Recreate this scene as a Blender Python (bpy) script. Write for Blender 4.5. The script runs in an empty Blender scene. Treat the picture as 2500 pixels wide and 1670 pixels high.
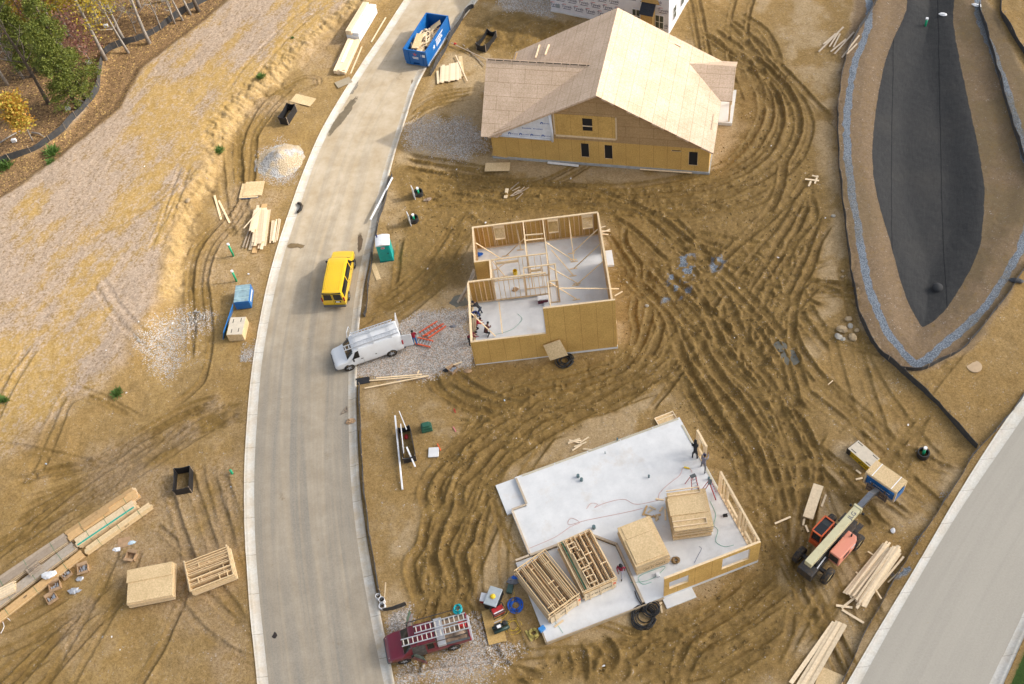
import bpy, math, random
import numpy as np
from mathutils import Vector, Matrix, Quaternion
random.seed(7); RNG = np.random.default_rng(11)
scene = bpy.context.scene
COL = scene.collection
R = math.radians
PI = math.pi
# ------------------------------------------------------------------ camera
PW, PH, FPX, CAMH = 2500.0, 1670.0, 2600.0, 68.0
PITCH, ROLL = 0.9209078, -0.1686037
def _rot():
    c, s = math.cos(PITCH), math.sin(PITCH)
    fwd = np.array([0, c, -s]); right = np.array([1.0, 0, 0]); up = np.array([0, s, c])
    cr, sr = math.cos(ROLL), math.sin(ROLL)
    return np.array([cr*right+sr*up, sr*right-cr*up, fwd])
RM = _rot()
cam_d = bpy.data.cameras.new('camera'); cam = bpy.data.objects.new('camera', cam_d); COL.objects.link(cam)
cam_d.sensor_width = 36; cam_d.lens = 36*FPX/PW; cam_d.clip_end = 3000; cam_d.clip_start = 1
mw = Matrix.Identity(4)
for i in range(3):
    mw[i][0] = RM[0][i]; mw[i][1] = -RM[1][i]; mw[i][2] = -RM[2][i]
mw[2][3] = CAMH
cam.matrix_world = mw
scene.camera = cam
# ------------------------------------------------------------------ light
SUN_EL = 33.0
world = bpy.data.worlds.new('World'); scene.world = world; world.use_nodes = True
wn = world.node_tree.nodes; wl = world.node_tree.links
sky = wn.new('ShaderNodeTexSky'); sky.sky_type = 'NISHITA'; sky.sun_disc = False
sky.sun_elevation = R(SUN_EL); sky.sun_rotation = R(90); sky.dust_density = 4.0; sky.air_density = 1.0
bg = wn['Background']; bg.inputs['Strength'].default_value = 0.15
hs = wn.new('ShaderNodeHueSaturation'); hs.inputs['Saturation'].default_value = .45; wl.new(sky.outputs[0], hs.inputs['Color']); wl.new(hs.outputs[0], bg.inputs[0])
sun_d = bpy.data.lights.new('sun', 'SUN'); sun_d.energy = 2.2; sun_d.angle = R(1.5); sun_d.color = (1, .95, .87)
sun = bpy.data.objects.new('sun', sun_d); COL.objects.link(sun)
sdir = Vector((math.cos(R(SUN_EL)), -0.02, math.sin(R(SUN_EL))))
sun.rotation_euler = sdir.to_track_quat('Z', 'Y').to_euler(); sun.location = sdir*200
vs = scene.view_settings
scene.display_settings.display_device = 'sRGB'
vs.view_transform = 'Standard'; vs.look = 'None'; vs.gamma = 1; vs.exposure = 0.75; vs.use_curve_mapping = False
# ------------------------------------------------------------------ photo survey -> ground plan
def G(px, py, z=0.0):
    d = RM.T @ np.array([(px-PW/2)/FPX, (py-PH/2)/FPX, 1.0])
    t = (z-CAMH)/d[2]
    return np.array([d[0]*t, d[1]*t, z])
def OV(pts):      # points read off the overview print
    return [G(a*1.06519, b*1.06519)[:2] for a, b in pts]
def GP(pts):
    return [G(a, b)[:2] for a, b in pts]
class Frame:      # a building's own axes: x along its front, y to its back
    def __init__(s, px, th): s.o = G(*px); s.th = th; s.c, s.s = math.cos(th), math.sin(th)
    def l(s, px, py, z):
        g = G(px, py, z)-s.o
        return (g[0]*s.c+g[1]*s.s, -g[0]*s.s+g[1]*s.c)
    def w(s, x, y): return (s.o[0]+x*s.c-y*s.s, s.o[1]+x*s.s+y*s.c)
    def wall(s, px, py, y):   # where a sight line meets the upright plane y
        d = RM.T @ np.array([(px-PW/2)/FPX, (py-PH/2)/FPX, 1.0])
        n = np.array([-s.s, s.c, 0]); o = np.array([s.o[0], s.o[1], 0])
        t = (y - n @ (np.array([0, 0, CAMH])-o))/(n @ d)
        p = np.array([0, 0, CAMH])+t*d-o
        return (p[0]*s.c+p[1]*s.s, p[2])
FM = Frame((1163, 891), -0.064833)      # house with open stud walls
FS = Frame((1329.11, 1580.0), 0.20797)  # bare slab
FF = Frame((1729.5, 424), -0.347721)    # house with sheathed roof
# ------------------------------------------------------------------ bookkeeping
def tag(o, label=None, cat=None, group=None, kind=None):
    if label: o['label'] = label
    if cat: o['category'] = cat
    if group: o['group'] = group
    if kind: o['kind'] = kind
    return o
def thing(name, label, cat, loc=(0, 0, 0), rz=0, group=None):
    o = bpy.data.objects.new(name, None); COL.objects.link(o)
    o.empty_display_size = .2
    o.location = loc; o.rotation_euler = (0, 0, rz)
    return tag(o, label, cat, group)
def dup(o, loc=None, rz=None, label=None, parent=None):
    c = o.copy(); COL.objects.link(c)
    if parent: c.parent = parent
    if loc is not None: c.location = loc
    if rz is not None: c.rotation_euler = (0, 0, rz)
    if label: c['label'] = label
    for ch in list(o.children): dup(ch, parent=c)
    return c
class MB:
    def __init__(s): s.v = []; s.f = []; s.m = []; s.uv = None
    def add(s, vs, fs, mi=0):
        n = len(s.v); s.v += [tuple(map(float, p)) for p in vs]
        s.f += [tuple(n+i for i in f) for f in fs]; s.m += [mi]*len(fs); return s
    def box(s, x0, x1, y0, y1, z0, z1, mi=0, M=None):
        vs = [Vector((x, y, z)) for z in (z0, z1) for y in (y0, y1) for x in (x0, x1)]
        if M is not None: vs = [M @ p for p in vs]
        return s.add(vs, [(0, 2, 3, 1), (4, 5, 7, 6), (0, 1, 5, 4), (2, 6, 7, 3), (0, 4, 6, 2), (1, 3, 7, 5)], mi)
    def beam(s, p, q, w, h, up=(0, 0, 1), mi=0):
        p = Vector(p); q = Vector(q); d = (q-p); L = d.length
        if L < 1e-5: return s
        d /= L; u = Vector(up)
        if abs(d.dot(u)) > .98: u = Vector((1, 0, 0)) if abs(d.x) < .9 else Vector((0, 1, 0))
        sx = d.cross(u).normalized(); uu = sx.cross(d)
        M = Matrix((( d.x, sx.x, uu.x, p.x), (d.y, sx.y, uu.y, p.y), (d.z, sx.z, uu.z, p.z), (0, 0, 0, 1)))
        return s.box(0, L, -w/2, w/2, -h/2, h/2, mi, M)
    def tube(s, pts, r, n=8, mi=0, cap=True):
        pts = [Vector(p) for p in pts]; rr = r if isinstance(r, (list, tuple)) else [r]*len(pts)
        rings = []; ref = None
        for i, p in enumerate(pts):
            d = (pts[min(i+1, len(pts)-1)]-pts[max(i-1, 0)])
            d = d.normalized() if d.length > 1e-9 else Vector((0, 0, 1))
            if ref is None: ref = Vector((1, 0, 0)) if abs(d.x) < .8 else Vector((0, 1, 0))
            a = d.cross(ref)
            if a.length < 1e-4: a = d.orthogonal()
            a.normalize(); b = d.cross(a).normalized()
            rings.append([p+(a*math.cos(2*PI*k/n)+b*math.sin(2*PI*k/n))*rr[i] for k in range(n)])
        vs = [v for g in rings for v in g]; fs = []
        for i in range(len(pts)-1):
            for k in range(n):
                k2 = (k+1) % n; fs.append((i*n+k, i*n+k2, (i+1)*n+k2, (i+1)*n+k))
        if cap: fs += [tuple(range(n-1, -1, -1)), tuple((len(pts)-1)*n+k for k in range(n))]
        return s.add(vs, fs, mi)
    def ring(s, c, r0, r1, h, n=20, mi=0):     # open upright pipe with wall thickness
        c = Vector(c); vs = []
        for r, z in ((r0, 0), (r0, h), (r1, h), (r1, 0)):
            vs += [c+Vector((r*math.cos(2*PI*k/n), r*math.sin(2*PI*k/n), z)) for k in range(n)]
        fs = []
        for i in range(4):
            j = (i+1) % 4
            for k in range(n):
                k2 = (k+1) % n; fs.append((i*n+k, i*n+k2, j*n+k2, j*n+k))
        return s.add(vs, fs, mi)
    def prism(s, poly, z0, z1, mi=0, M=None):   # polygon in x,y pulled up in z
        n = len(poly); A = sum(poly[i][0]*poly[(i+1) % n][1]-poly[(i+1) % n][0]*poly[i][1] for i in range(n))
        if A < 0: poly = poly[::-1]
        vs = [Vector((p[0], p[1], z)) for z in (z0, z1) for p in poly]
        if M is not None: vs = [M @ v for v in vs]
        fs = [tuple(range(n-1, -1, -1)), tuple(range(n, 2*n))]+[(i, (i+1) % n, n+(i+1) % n, n+i) for i in range(n)]
        return s.add(vs, fs, mi)
    def plate(s, pts, t, mi=0):   # flat polygon anywhere, given thickness t against its normal
        pts = [Vector(p) for p in pts]; n = len(pts)
        nn = Vector((0, 0, 0))
        for i in range(n): nn += (pts[i]-pts[0]).cross(pts[(i+1) % n]-pts[0])
        nn.normalize(); lo = [p-nn*t for p in pts]
        return s.add(pts+lo, [tuple(range(n)), tuple(range(2*n-1, n-1, -1))]+[(i, n+i, n+(i+1) % n, (i+1) % n) for i in range(n)], mi)
    def grid(s, g, mi=0, close=False):
        ni, nj = len(g), len(g[0]); vs = [p for row in g for p in row]; fs = []
        for i in range(ni-1):
            for j in range(nj if close else nj-1):
                j2 = (j+1) % nj; fs.append((i*nj+j, i*nj+j2, (i+1)*nj+j2, (i+1)*nj+j))
        return s.add(vs, fs, mi)
    def ball(s, c, r, n=10, m=6, sc=(1, 1, 1), mi=0, jit=0, rnd=random):
        g = []
        for i in range(m+1):
            a = PI*i/m; row = []
            for k in range(n):
                b = 2*PI*k/n; q = r*(1+(rnd.uniform(-jit, jit) if jit and 0 < i < m else 0))
                row.append((c[0]+q*sc[0]*math.sin(a)*math.cos(b), c[1]+q*sc[1]*math.sin(a)*math.sin(b), c[2]+q*sc[2]*math.cos(a)))
            g.append(row)
        n0 = len(s.f); s.grid(g, mi, True)
        for i in range(n0, len(s.f)): s.f[i] = s.f[i][::-1]
        return s
    def build(s, name, m=None, parent=None, smooth=False, bevel=0, auto=None):
        me = bpy.data.meshes.new(name); me.from_pydata(s.v, [], s.f)
        for x in (m if isinstance(m, (list, tuple)) else [m]):
            if x: me.materials.append(x)
        if any(s.m): me.polygons.foreach_set('material_index', s.m)
        if smooth: me.polygons.foreach_set('use_smooth', [True]*len(s.f))
        me.validate(); me.update()
        o = bpy.data.objects.new(name, me); COL.objects.link(o)
        if parent: o.parent = parent
        if bevel:
            b = o.modifiers.new('bevel', 'BEVEL'); b.width = bevel; b.segments = 2; b.limit_method = 'ANGLE'
        return o
# ------------------------------------------------------------------ materials
def srgb(r, g, b):
    f = lambda c: (c/255/12.92 if c/255 <= .04045 else ((c/255+.055)/1.055)**2.4)
    return (f(r), f(g), f(b), 1)
_M = {}
class NT:
    def __init__(s, name):
        s.m = bpy.data.materials.new(name); s.m.use_nodes = True; s.n = s.m.node_tree.nodes; s.l = s.m.node_tree.links
        s.b = s.n['Principled BSDF']; s.tc = None
    def new(s, t, **k):
        x = s.n.new('ShaderNode'+t)
        for a, b in k.items(): setattr(x, a, b)
        return x
    def co(s, kind='Object', sc=None):
        if not s.tc: s.tc = s.new('TexCoord')
        o = s.tc.outputs[kind]
        if sc is not None:
            mp = s.new('Mapping'); mp.inputs['Scale'].default_value = sc; s.l.new(o, mp.inputs[0]); o = mp.outputs[0]
        return o
    def noise(s, scale, co=None, detail=4, rough=.6, dist=0):
        x = s.new('TexNoise'); x.inputs['Scale'].default_value = scale; x.inputs['Detail'].default_value = detail
        x.inputs['Roughness'].default_value = rough; x.inputs['Distortion'].default_value = dist
        s.l.new(co or s.co(), x.inputs['Vector']); return x.outputs['Fac']
    def ramp(s, fac, a, b, c0=(0, 0, 0, 1), c1=(1, 1, 1, 1)):
        x = s.new('ValToRGB'); x.color_ramp.elements[0].position = a; x.color_ramp.elements[1].position = b
        x.color_ramp.elements[0].color = c0; x.color_ramp.elements[1].color = c1
        s.l.new(fac, x.inputs[0]); return x.outputs[0]
    def mix(s, fac, a, b, mode='MIX'):
        x = s.new('MixRGB'); x.blend_type = mode
        for i, v in ((0, fac), (1, a), (2, b)):
            if isinstance(v, (int, float)): x.inputs[i].default_value = v
            elif isinstance(v, (tuple, list)): x.inputs[i].default_value = v if len(v) == 4 else (*v, 1)
            else: s.l.new(v, x.inputs[i])
        return x.outputs[0]
    def math(s, op, a, b=0.5, c=None, clamp=False):
        x = s.new('Math', operation=op, use_clamp=clamp)
        for i, v in enumerate((a, b, c)):
            if v is None: continue
            if isinstance(v, (int, float)): x.inputs[i].default_value = v
            else: s.l.new(v, x.inputs[i])
        return x.outputs[0]
    def bump(s, h, st=.3, d=.02):
        x = s.new('Bump'); x.inputs['Strength'].default_value = st; x.inputs['Distance'].default_value = d
        s.l.new(h, x.inputs['Height']); s.l.new(x.outputs[0], s.b.inputs['Normal'])
    def out(s, col, rough=.8, metal=0, spec=None):
        if isinstance(col, (tuple, list)): s.b.inputs['Base Color'].default_value = col if len(col) == 4 else (*col, 1)
        else: s.l.new(col, s.b.inputs['Base Color'])
        if isinstance(rough, (int, float)): s.b.inputs['Roughness'].default_value = rough
        else: s.l.new(rough, s.b.inputs['Roughness'])
        s.b.inputs['Metallic'].default_value = metal
        if spec is not None: s.b.inputs['Specular IOR Level'].default_value = spec
        return s.m
def plain(name, c, rough=.7, metal=0, var=.12, sc=3.0, coat=0):
    if name in _M: return _M[name]
    t = NT(name); k = t.ramp(t.noise(sc), .3, .7, (1-var, 1-var, 1-var, 1), (1+var*.6, 1+var*.6, 1+var*.6, 1))
    m = t.out(t.mix(1, c, k, 'MULTIPLY'), rough, metal)
    if coat: t.b.inputs['Coat Weight'].default_value = coat; t.b.inputs['Coat Roughness'].default_value = .08
    _M[name] = m; return m
def dirty(name, c, dirt, amt=.4, rough=.5, metal=0, sc=2.5, coat=0):   # paint with mud film patches
    if name in _M: return _M[name]
    t = NT(name); k = t.ramp(t.noise(sc, detail=6, rough=.7), .45, .75)
    m = t.out(t.mix(t.math('MULTIPLY', k, amt), c, dirt), rough, metal)
    if coat: t.b.inputs['Coat Weight'].default_value = coat; t.b.inputs['Coat Roughness'].default_value = .1
    _M[name] = m; return m
def wood(name, c, var=.3, sc=(2, 2, 2)):
    if name in _M: return _M[name]
    t = NT(name); g = t.new('NewGeometry'); oi = t.new('ObjectInfo')
    r = t.math('FRACT', t.math('ADD', g.outputs['Random Per Island'], oi.outputs['Random']))
    a = tuple(x*(1-var) for x in c[:3]); b = (min(1, c[0]*(1+var*.5)), min(1, c[1]*(1+var*.45)), min(1, c[2]*(1+var*.4)))
    k = t.mix(r, (*a, 1), (*b, 1)); n = t.ramp(t.noise(6, detail=5), .3, .75, (.82, .78, .72, 1), (1.06, 1.05, 1.03, 1))
    m = t.out(t.mix(1, k, n, 'MULTIPLY'), .75); _M[name] = m; return m
def osb(name, c, seam=None, fl=9.0):   # strand board; seam = (sheet width, sheet height) using UV in metres
    if name in _M: return _M[name]
    t = NT(name); v = t.new('TexVoronoi'); v.inputs['Scale'].default_value = fl*1.6
    t.l.new(t.co('Object'), v.inputs['Vector'])
    n = t.noise(fl, detail=6, rough=.75); big = t.noise(.6, detail=3)
    d = (c[0]*.75, c[1]*.70, c[2]*.60, 1); h = (min(1, c[0]*1.16), min(1, c[1]*1.16), min(1, c[2]*1.2), 1)
    k = t.mix(t.ramp(n, .32, .68), d, h)
    k = t.mix(.35, k, t.mix(v.outputs['Color'], (.85, .78, .6, 1), (1.1, 1.05, 1, 1)), 'MULTIPLY')
    k = t.mix(1, k, t.ramp(big, .35, .7, (.9, .88, .84, 1), (1.05, 1.05, 1.05, 1)), 'MULTIPLY')
    if seam:
        b = t.new('TexBrick'); b.inputs['Color1'].default_value = (1, 1, 1, 1); b.inputs['Color2'].default_value = (.94, .93, .91, 1)
        b.inputs['Mortar'].default_value = (.6, .52, .42, 1); b.inputs['Scale'].default_value = 1
        b.inputs['Brick Width'].default_value = seam[0]; b.inputs['Row Height'].default_value = seam[1]
        b.inputs['Mortar Size'].default_value = .014; b.offset = seam[2] if len(seam) > 2 else .5
        t.l.new(t.co('UV'), b.inputs['Vector']); k = t.mix(1, k, b.outputs[0], 'MULTIPLY')
        if len(seam) > 3:
            b2 = t.new('TexBrick'); b2.inputs['Color1'].default_value = (1, 1, 1, 1); b2.inputs['Color2'].default_value = (1, 1, 1, 1)
            b2.inputs['Mortar'].default_value = (.8, .72, .62, 1); b2.inputs['Scale'].default_value = 1; b2.offset = .37
            b2.inputs['Brick Width'].default_value = seam[3]; b2.inputs['Row Height'].default_value = seam[4]; b2.inputs['Mortar Size'].default_value = .011
            t.l.new(t.co('UV'), b2.inputs['Vector']); k = t.mix(.8, k, b2.outputs[0], 'MULTIPLY')
    m = t.out(k, .8); _M[name] = m; return m
def set_uv(o, fn):      # fn(vertex, face normal) -> metres
    me = o.data; uv = me.uv_layers.new(name='UVMap')
    for p in me.polygons:
        for li in p.loop_indices: uv.data[li].uv = fn(me.vertices[me.loops[li].vertex_index].co, p.normal)
    return o
def uv_wall(co, n): return (co.x+co.y, co.z)
MUD = srgb(128, 98, 52)
PINE = wood('pine', (.86, .68, .44, 1), .2); PINE2 = wood('pale_pine', (.88, .72, .50, 1), .22); OLDW = wood('weathered_wood', (.42, .34, .26, 1), .35)
OSBY = osb('strand_board', (.56, .385, .15, 1)); OSBP = osb('pale_strand_board', (.70, .54, .32, 1))
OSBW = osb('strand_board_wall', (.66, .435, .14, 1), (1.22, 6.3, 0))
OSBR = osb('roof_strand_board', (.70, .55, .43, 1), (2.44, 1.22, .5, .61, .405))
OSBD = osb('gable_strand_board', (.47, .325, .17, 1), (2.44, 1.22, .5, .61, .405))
CONC = None
BLACKF = plain('black_fabric', (.018, .018, .02, 1), .55, var=.3, sc=6)
FENCEF = dirty('silt_fabric', (.04, .044, .05, 1), (.16, .12, .08, 1), .5, .6, sc=3)
STEEL = plain('aluminium', (.62, .63, .64, 1), .35, .6, .1); DKMET = dirty('dark_metal', (.03, .03, .032, 1), MUD, .5, .5, sc=4)
WHITEP = plain('white_plastic', (.8, .8, .8, 1), .45); RUBBER = dirty('tyre_rubber', (.022, .022, .022, 1), MUD, .75, .85, sc=5)
GLASS = plain('dark_glass', (.012, .014, .016, 1), .06, var=.05); GREENP = plain('green_pipe', (.015, .36, .17, 1), .4)
BLUEW = dirty('blue_wrap', (.008, .14, .42, 1), (.05, .2, .4, 1), .5, .4, sc=2); CARD = plain('cardboard', (.42, .27, .15, 1), .85, var=.25)
REDP = plain('red_plastic', (.45, .02, .02, 1), .4); ORANGE = plain('orange_plastic', (.75, .12, .03, 1), .4)
YELP = plain('yellow_plastic', (.8, .55, .02, 1), .4); BLUEP = plain('blue_hose', (.01, .12, .55, 1), .4); TEAL = plain('teal_hose', (.0, .38, .42, 1), .5)
INK = plain('black_ink', (.02, .02, .02, 1), .7); WHITEI = plain('white_ink', (.85, .85, .85, 1), .6); DARKH = plain('dark_interior', (.015, .013, .012, 1), .9)
# ------------------------------------------------------------------ unseen cloud, added and shaped to shade the low part of the site
def make_shade_cloud():
    edge = [(-75, 40), (-40, 54), (-15, 59), (-6, 66), (14, 66), (27, 74), (36, 92), (60, 120), (160, 140), (160, -80), (-75, -80)]
    t = 300/sdir.z; off = sdir*t; mb = MB(); n, m = 26, 44; ctr = Vector((40, 28, 0)); rd = np.random.default_rng(4); lum = rd.random((m, n))
    P = [Vector((*p, 0)) for p in edge]; L = [0]
    for i in range(len(P)): L.append(L[-1]+(P[(i+1) % len(P)]-P[i]).length)
    def outline(u):
        s_ = u*L[-1]
        for i in range(len(P)):
            if s_ <= L[i+1]: return P[i].lerp(P[(i+1) % len(P)], (s_-L[i])/(L[i+1]-L[i]))
        return P[0]
    for sgn in (1, -1):
        g = []
        for j in range(m):
            o = outline(j/m); row = []
            for i in range(n):
                f = i/(n-1); q = ctr.lerp(o, f); h = sgn*(16 if sgn > 0 else 5)*math.sqrt(max(0, 1-f**2.5))*(.75+.5*lum[j][i]); row.append(q+off+Vector((0, 0, h)))
            g.append(row)
        g.append(g[0]); mb.grid(g if sgn > 0 else [r[::-1] for r in g])
    tm = NT('shade_cloud_mat'); tr = tm.new('BsdfTransparent'); df = tm.new('BsdfDiffuse'); df.inputs[0].default_value = (.9, .9, .9, 1); mx = tm.new('MixShader'); mx.inputs[0].default_value = .52
    tm.l.new(tr.outputs[0], mx.inputs[1]); tm.l.new(df.outputs[0], mx.inputs[2]); tm.l.new(mx.outputs[0], tm.n['Material Output'].inputs[0])
    o = mb.build('shade_cloud', tm.m, smooth=True); o['kind'] = 'structure'
make_shade_cloud()
# ------------------------------------------------------------------ ground
def vnoise(x, y, sc, seed):
    r = np.random.default_rng(seed); n = 257; lat = r.random((n, n))
    u = x/sc+seed*13.7; v = y/sc+seed*7.3
    i = np.floor(u).astype(int); j = np.floor(v).astype(int); fu = u-i; fv = v-j
    fu = fu*fu*(3-2*fu); fv = fv*fv*(3-2*fv); i0 = i % n; i1 = (i+1) % n; j0 = j % n; j1 = (j+1) % n
    return (lat[i0, j0]*(1-fu)+lat[i1, j0]*fu)*(1-fv)+(lat[i0, j1]*(1-fu)+lat[i1, j1]*fu)*fv
def fbm(x, y, sc, seed, o=4):
    t = 0; a = .5; w = 0
    for k in range(o):
        t = t+a*vnoise(x, y, sc/2**k, seed+k); w += a; a *= .5
    return t/w
def sstep(a, b, x):
    t = np.clip((x-a)/(b-a), 0, 1); return t*t*(3-2*t)
def sdist(x, y, poly):           # signed distance to a closed outline, + inside
    x, y = np.asarray(x, float), np.asarray(y, float)
    if x.size > 5000:
        P = np.array(poly); lo, hi = P.min(0)-7, P.max(0)+7; m = (x > lo[0]) & (x < hi[0]) & (y > lo[1]) & (y < hi[1]); out = np.full(x.shape, -9.)
        if m.sum() < x.size: out[m] = _sdist(x[m], y[m], poly); return out
    return _sdist(x, y, poly)
def closed(pts, step=1.2):
    p = list(pts); q = smooth(p[-3:]+p+p[:3], step); c = np.array(p); k0 = np.argmin(np.hypot(*(q-c[0]).T)); 
    n = len(q); half = [i for i in range(n) if np.hypot(*(q[i]-c[0])) < 1e-6]; return q[half[0]:half[-1]]
def _sdist(x, y, poly):
    d = np.full(np.shape(x), 1e9); ins = np.zeros(np.shape(x), bool); n = len(poly)
    for k in range(n):
        ax, ay = poly[k]; bx, by = poly[(k+1) % n]
        ex, ey = bx-ax, by-ay; t = np.clip(((x-ax)*ex+(y-ay)*ey)/(ex*ex+ey*ey+1e-9), 0, 1)
        d = np.minimum(d, np.hypot(x-ax-t*ex, y-ay-t*ey))
        if ay != by:
            c = ((ay > y) != (by > y)) & (x < (bx-ax)*(y-ay)/(by-ay)+ax); ins ^= c
    return np.where(ins, d, -d)
def smooth(pts, step=.5):        # rounded, evenly spaced course through surveyed points
    p = np.array(pts, float); n = len(p); q = []
    for k in range(n-1):
        a, b, c, d = p[max(k-1, 0)], p[k], p[k+1], p[min(k+2, n-1)]
        m = max(2, int(np.hypot(*(c-b))/step)+1)
        for t in np.linspace(0, 1, m, endpoint=False):
            q.append(.5*((2*b)+(-a+c)*t+(2*a-5*b+4*c-d)*t*t+(-a+3*b-3*c+d)*t**3))
    q.append(p[-1]); return np.array(q)
def ext(pts, y0, y1):            # carry a street edge on past the picture
    p = sorted([tuple(a) for a in pts], key=lambda a: a[1]); y = np.array([a[1] for a in p]); x = np.array([a[0] for a in p])
    s0 = (x[2]-x[0])/(y[2]-y[0]); s1 = (x[-1]-x[-3])/(y[-1]-y[-3])
    yy = np.concatenate([[y0], y, [y1]]); xx = np.concatenate([[x[0]+s0*(y0-y[0])], x, [x[-1]+s1*(y1-y[-1])]])
    gy = np.arange(y0, y1, .75); gx = np.interp(gy, yy, xx); k = np.hanning(13); k /= k.sum()
    gx = np.convolve(np.pad(gx, 6, mode='edge'), k, 'valid'); return gy, gx
LKO = GP([(987, 0), (935, 82), (887, 150), (838, 228), (785, 315), (741, 418), (702, 528), (669, 629), (642, 739), (625, 840), (614, 902), (600, 1067), (596, 1176), (595.5, 1250), (602, 1377), (611.5, 1514), (625, 1624), (628, 1670)])
LKI = GP([(1004, 0), (951, 84), (903, 152), (855, 230), (803, 316), (762, 410), (727, 520), (693, 618), (664, 739), (646, 840), (636, 902), (621, 1121), (620, 1250), (625, 1363), (634, 1473), (645, 1569), (655.6, 1670)])
RKI = GP([(1150, 0), (1110, 50), (1060, 110), (1004, 195), (974, 302), (948, 375), (933, 430), (908, 528), (890, 602), (878, 657), (867, 712), (857, 802), (850, 905), (850, 984), (851, 1039), (854, 1149), (863, 1250), (875, 1350), (891.5, 1432), (905, 1514), (921.6, 1596), (938, 1670)])
RKO = GP([(1168, 0), (1128, 50), (1078, 112), (1022, 196), (988, 302), (964, 375), (950, 430), (926, 528), (910, 602), (897, 657), (885, 725), (876, 802), (871, 905), (870, 984), (872, 1039), (876, 1149), (886, 1250), (897, 1322), (910.6, 1404), (924, 1473), (935, 1528), (949, 1591), (964, 1670)])
S2A = GP([(2500, 960), (2408, 1094), (2331.6, 1217), (2225, 1404.5), (2134, 1550), (2068, 1670)])
S2B = GP([(2500, 1017), (2351, 1231), (2266, 1371.6), (2148, 1577), (2101, 1670)])
S2C = GP([(2500, 1492), (2415, 1670)]); S2C = [S2C[0], (S2C[0]+S2C[1])/2, S2C[1]]
S2D = GP([(2500, 1555), (2449.5, 1670)]); S2D = [S2D[0], (S2D[0]+S2D[1])/2, S2D[1]]
Y0, Y1 = -30., 190.
ry, lko = ext(LKO, Y0, Y1); _, lki = ext(LKI, Y0, Y1); _, rki = ext(RKI, Y0, Y1); _, rko = ext(RKO, Y0, Y1)
sy, s2a = ext(S2A, Y0, 130); _, s2b = ext(S2B, Y0, 130); _, s2c = ext(S2C, Y0, 130); _, s2d = ext(S2D, Y0, 130)
HILL = OV([(1500, -900), (860, 0), (760, 60), (700, 110), (640, 165), (560, 235), (500, 310), (470, 400), (438, 450), (400, 530), (385, 640), (375, 690), (325, 750), (300, 820), (230, 890), (120, 970), (0, 1060), (-600, 1400), (-2500, 400), (-1200, -900)])
LINER = OV([(2085, -60), (2075, 20), (2040, 100), (2015, 190), (2000, 300), (1998, 385), (2010, 460), (2040, 560), (2068, 660), (2105, 738), (2122, 748), (2165, 715), (2215, 640), (2250, 560), (2260, 440), (2245, 330), (2215, 190), (2190, 60), (2180, -60)])
BASIN = OV([(1985, -80), (1950, 60), (1925, 170), (1915, 300), (1925, 420), (1945, 580), (1965, 700), (2000, 790), (2055, 845), (2110, 853), (2190, 820), (2290, 720), (2347, 600), (2420, 480), (2380, 250), (2260, 0), (2240, -80)])
GRING = OV([(2010, -60), (1990, 60), (1955, 165), (1940, 290), (1945, 400), (1965, 520), (1990, 660), (2030, 760), (2080, 825), (2105, 838), (2150, 805), (2240, 725), (2310, 625), (2350, 540), (2360, 430), (2320, 260), (2280, 140), (2240, 40), (2225, -60)])
LINER, BASIN, GRING = closed(LINER), closed(BASIN), closed(GRING)
LOT = OV([(1090, 10), (1010, 150), (930, 290), (880, 420), (845, 620), (815, 790), (815, 900), (825, 1100), (845, 1250), (880, 1420), (900, 1568), (1000, 1750), (1800, 1750), (1950, 1568), (2100, 1320), (2230, 1050), (2000, 800), (1940, 560), (1915, 300), (1935, 130), (2000, -20), (1600, -60)])
MUDZ = OV([(900, 370), (1110, 410), (1500, 430), (1650, 380), (1700, 300), (1690, 210), (1600, 120), (1540, 60), (1600, 0), (1760, 60), (1830, 200), (1870, 330), (1900, 480), (1850, 700), (1830, 850), (1900, 1020), (1880, 1100), (1800, 1150), (1760, 1300), (1860, 1400), (1750, 1568), (1100, 1568), (1260, 1510), (1700, 1350), (1740, 1250), (1600, 960), (1520, 880), (1350, 950), (1160, 1070), (1070, 1330), (1060, 1440), (940, 1420), (930, 1300), (990, 1080), (1120, 950), (980, 870), (1090, 850), (1440, 800), (1420, 640), (1380, 490), (1080, 520), (1060, 650), (850, 720), (930, 560), (900, 440)])
GRAV = [(OV([(820, 860), (828, 790), (880, 760), (960, 720), (1070, 712), (1080, 835), (1010, 850), (980, 862)]), .6, 1), (OV([(930, 285), (1000, 262), (1115, 300), (1120, 345), (1040, 365), (930, 345)]), .9, .75), (OV([(1130, -20), (1270, -20), (1270, 45), (1150, 22)]), .6, .8),
        (OV([(880, 1420), (940, 1385), (945, 1440), (890, 1460)]), .4, .9), (OV([(920, 1568), (960, 1510), (1090, 1490), (1130, 1500), (1100, 1568)]), .8, .85), (OV([(1090, 1420), (1120, 1440), (1190, 1490), (1160, 1520), (1060, 1510)]), .8, .7),
        (OV([(600, 350), (640, 325), (685, 345), (690, 390), (650, 420), (605, 400)]), .8, .6), (OV([(315, 790), (400, 705), (490, 720), (430, 800), (420, 850), (350, 860)]), 1.2, .55), (OV([(550, 800), (590, 790), (580, 830), (552, 825)]), .4, .7)]
BLUEG = [OV([(1515, 690), (1530, 620), (1590, 570), (1600, 610), (1560, 680)]), OV([(1620, 600), (1665, 580), (1660, 620), (1630, 625)]), OV([(1780, 760), (1800, 750), (1805, 800), (1785, 800)]), OV([(2040, 1340), (2060, 1290), (2110, 1270), (2090, 1310)])]
WOOD = OV([(510, -40), (440, 35), (290, 118), (240, 155), (228, 230), (150, 320), (60, 375), (-60, 400), (-500, 300), (-300, -300), (500, -300)])
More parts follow.
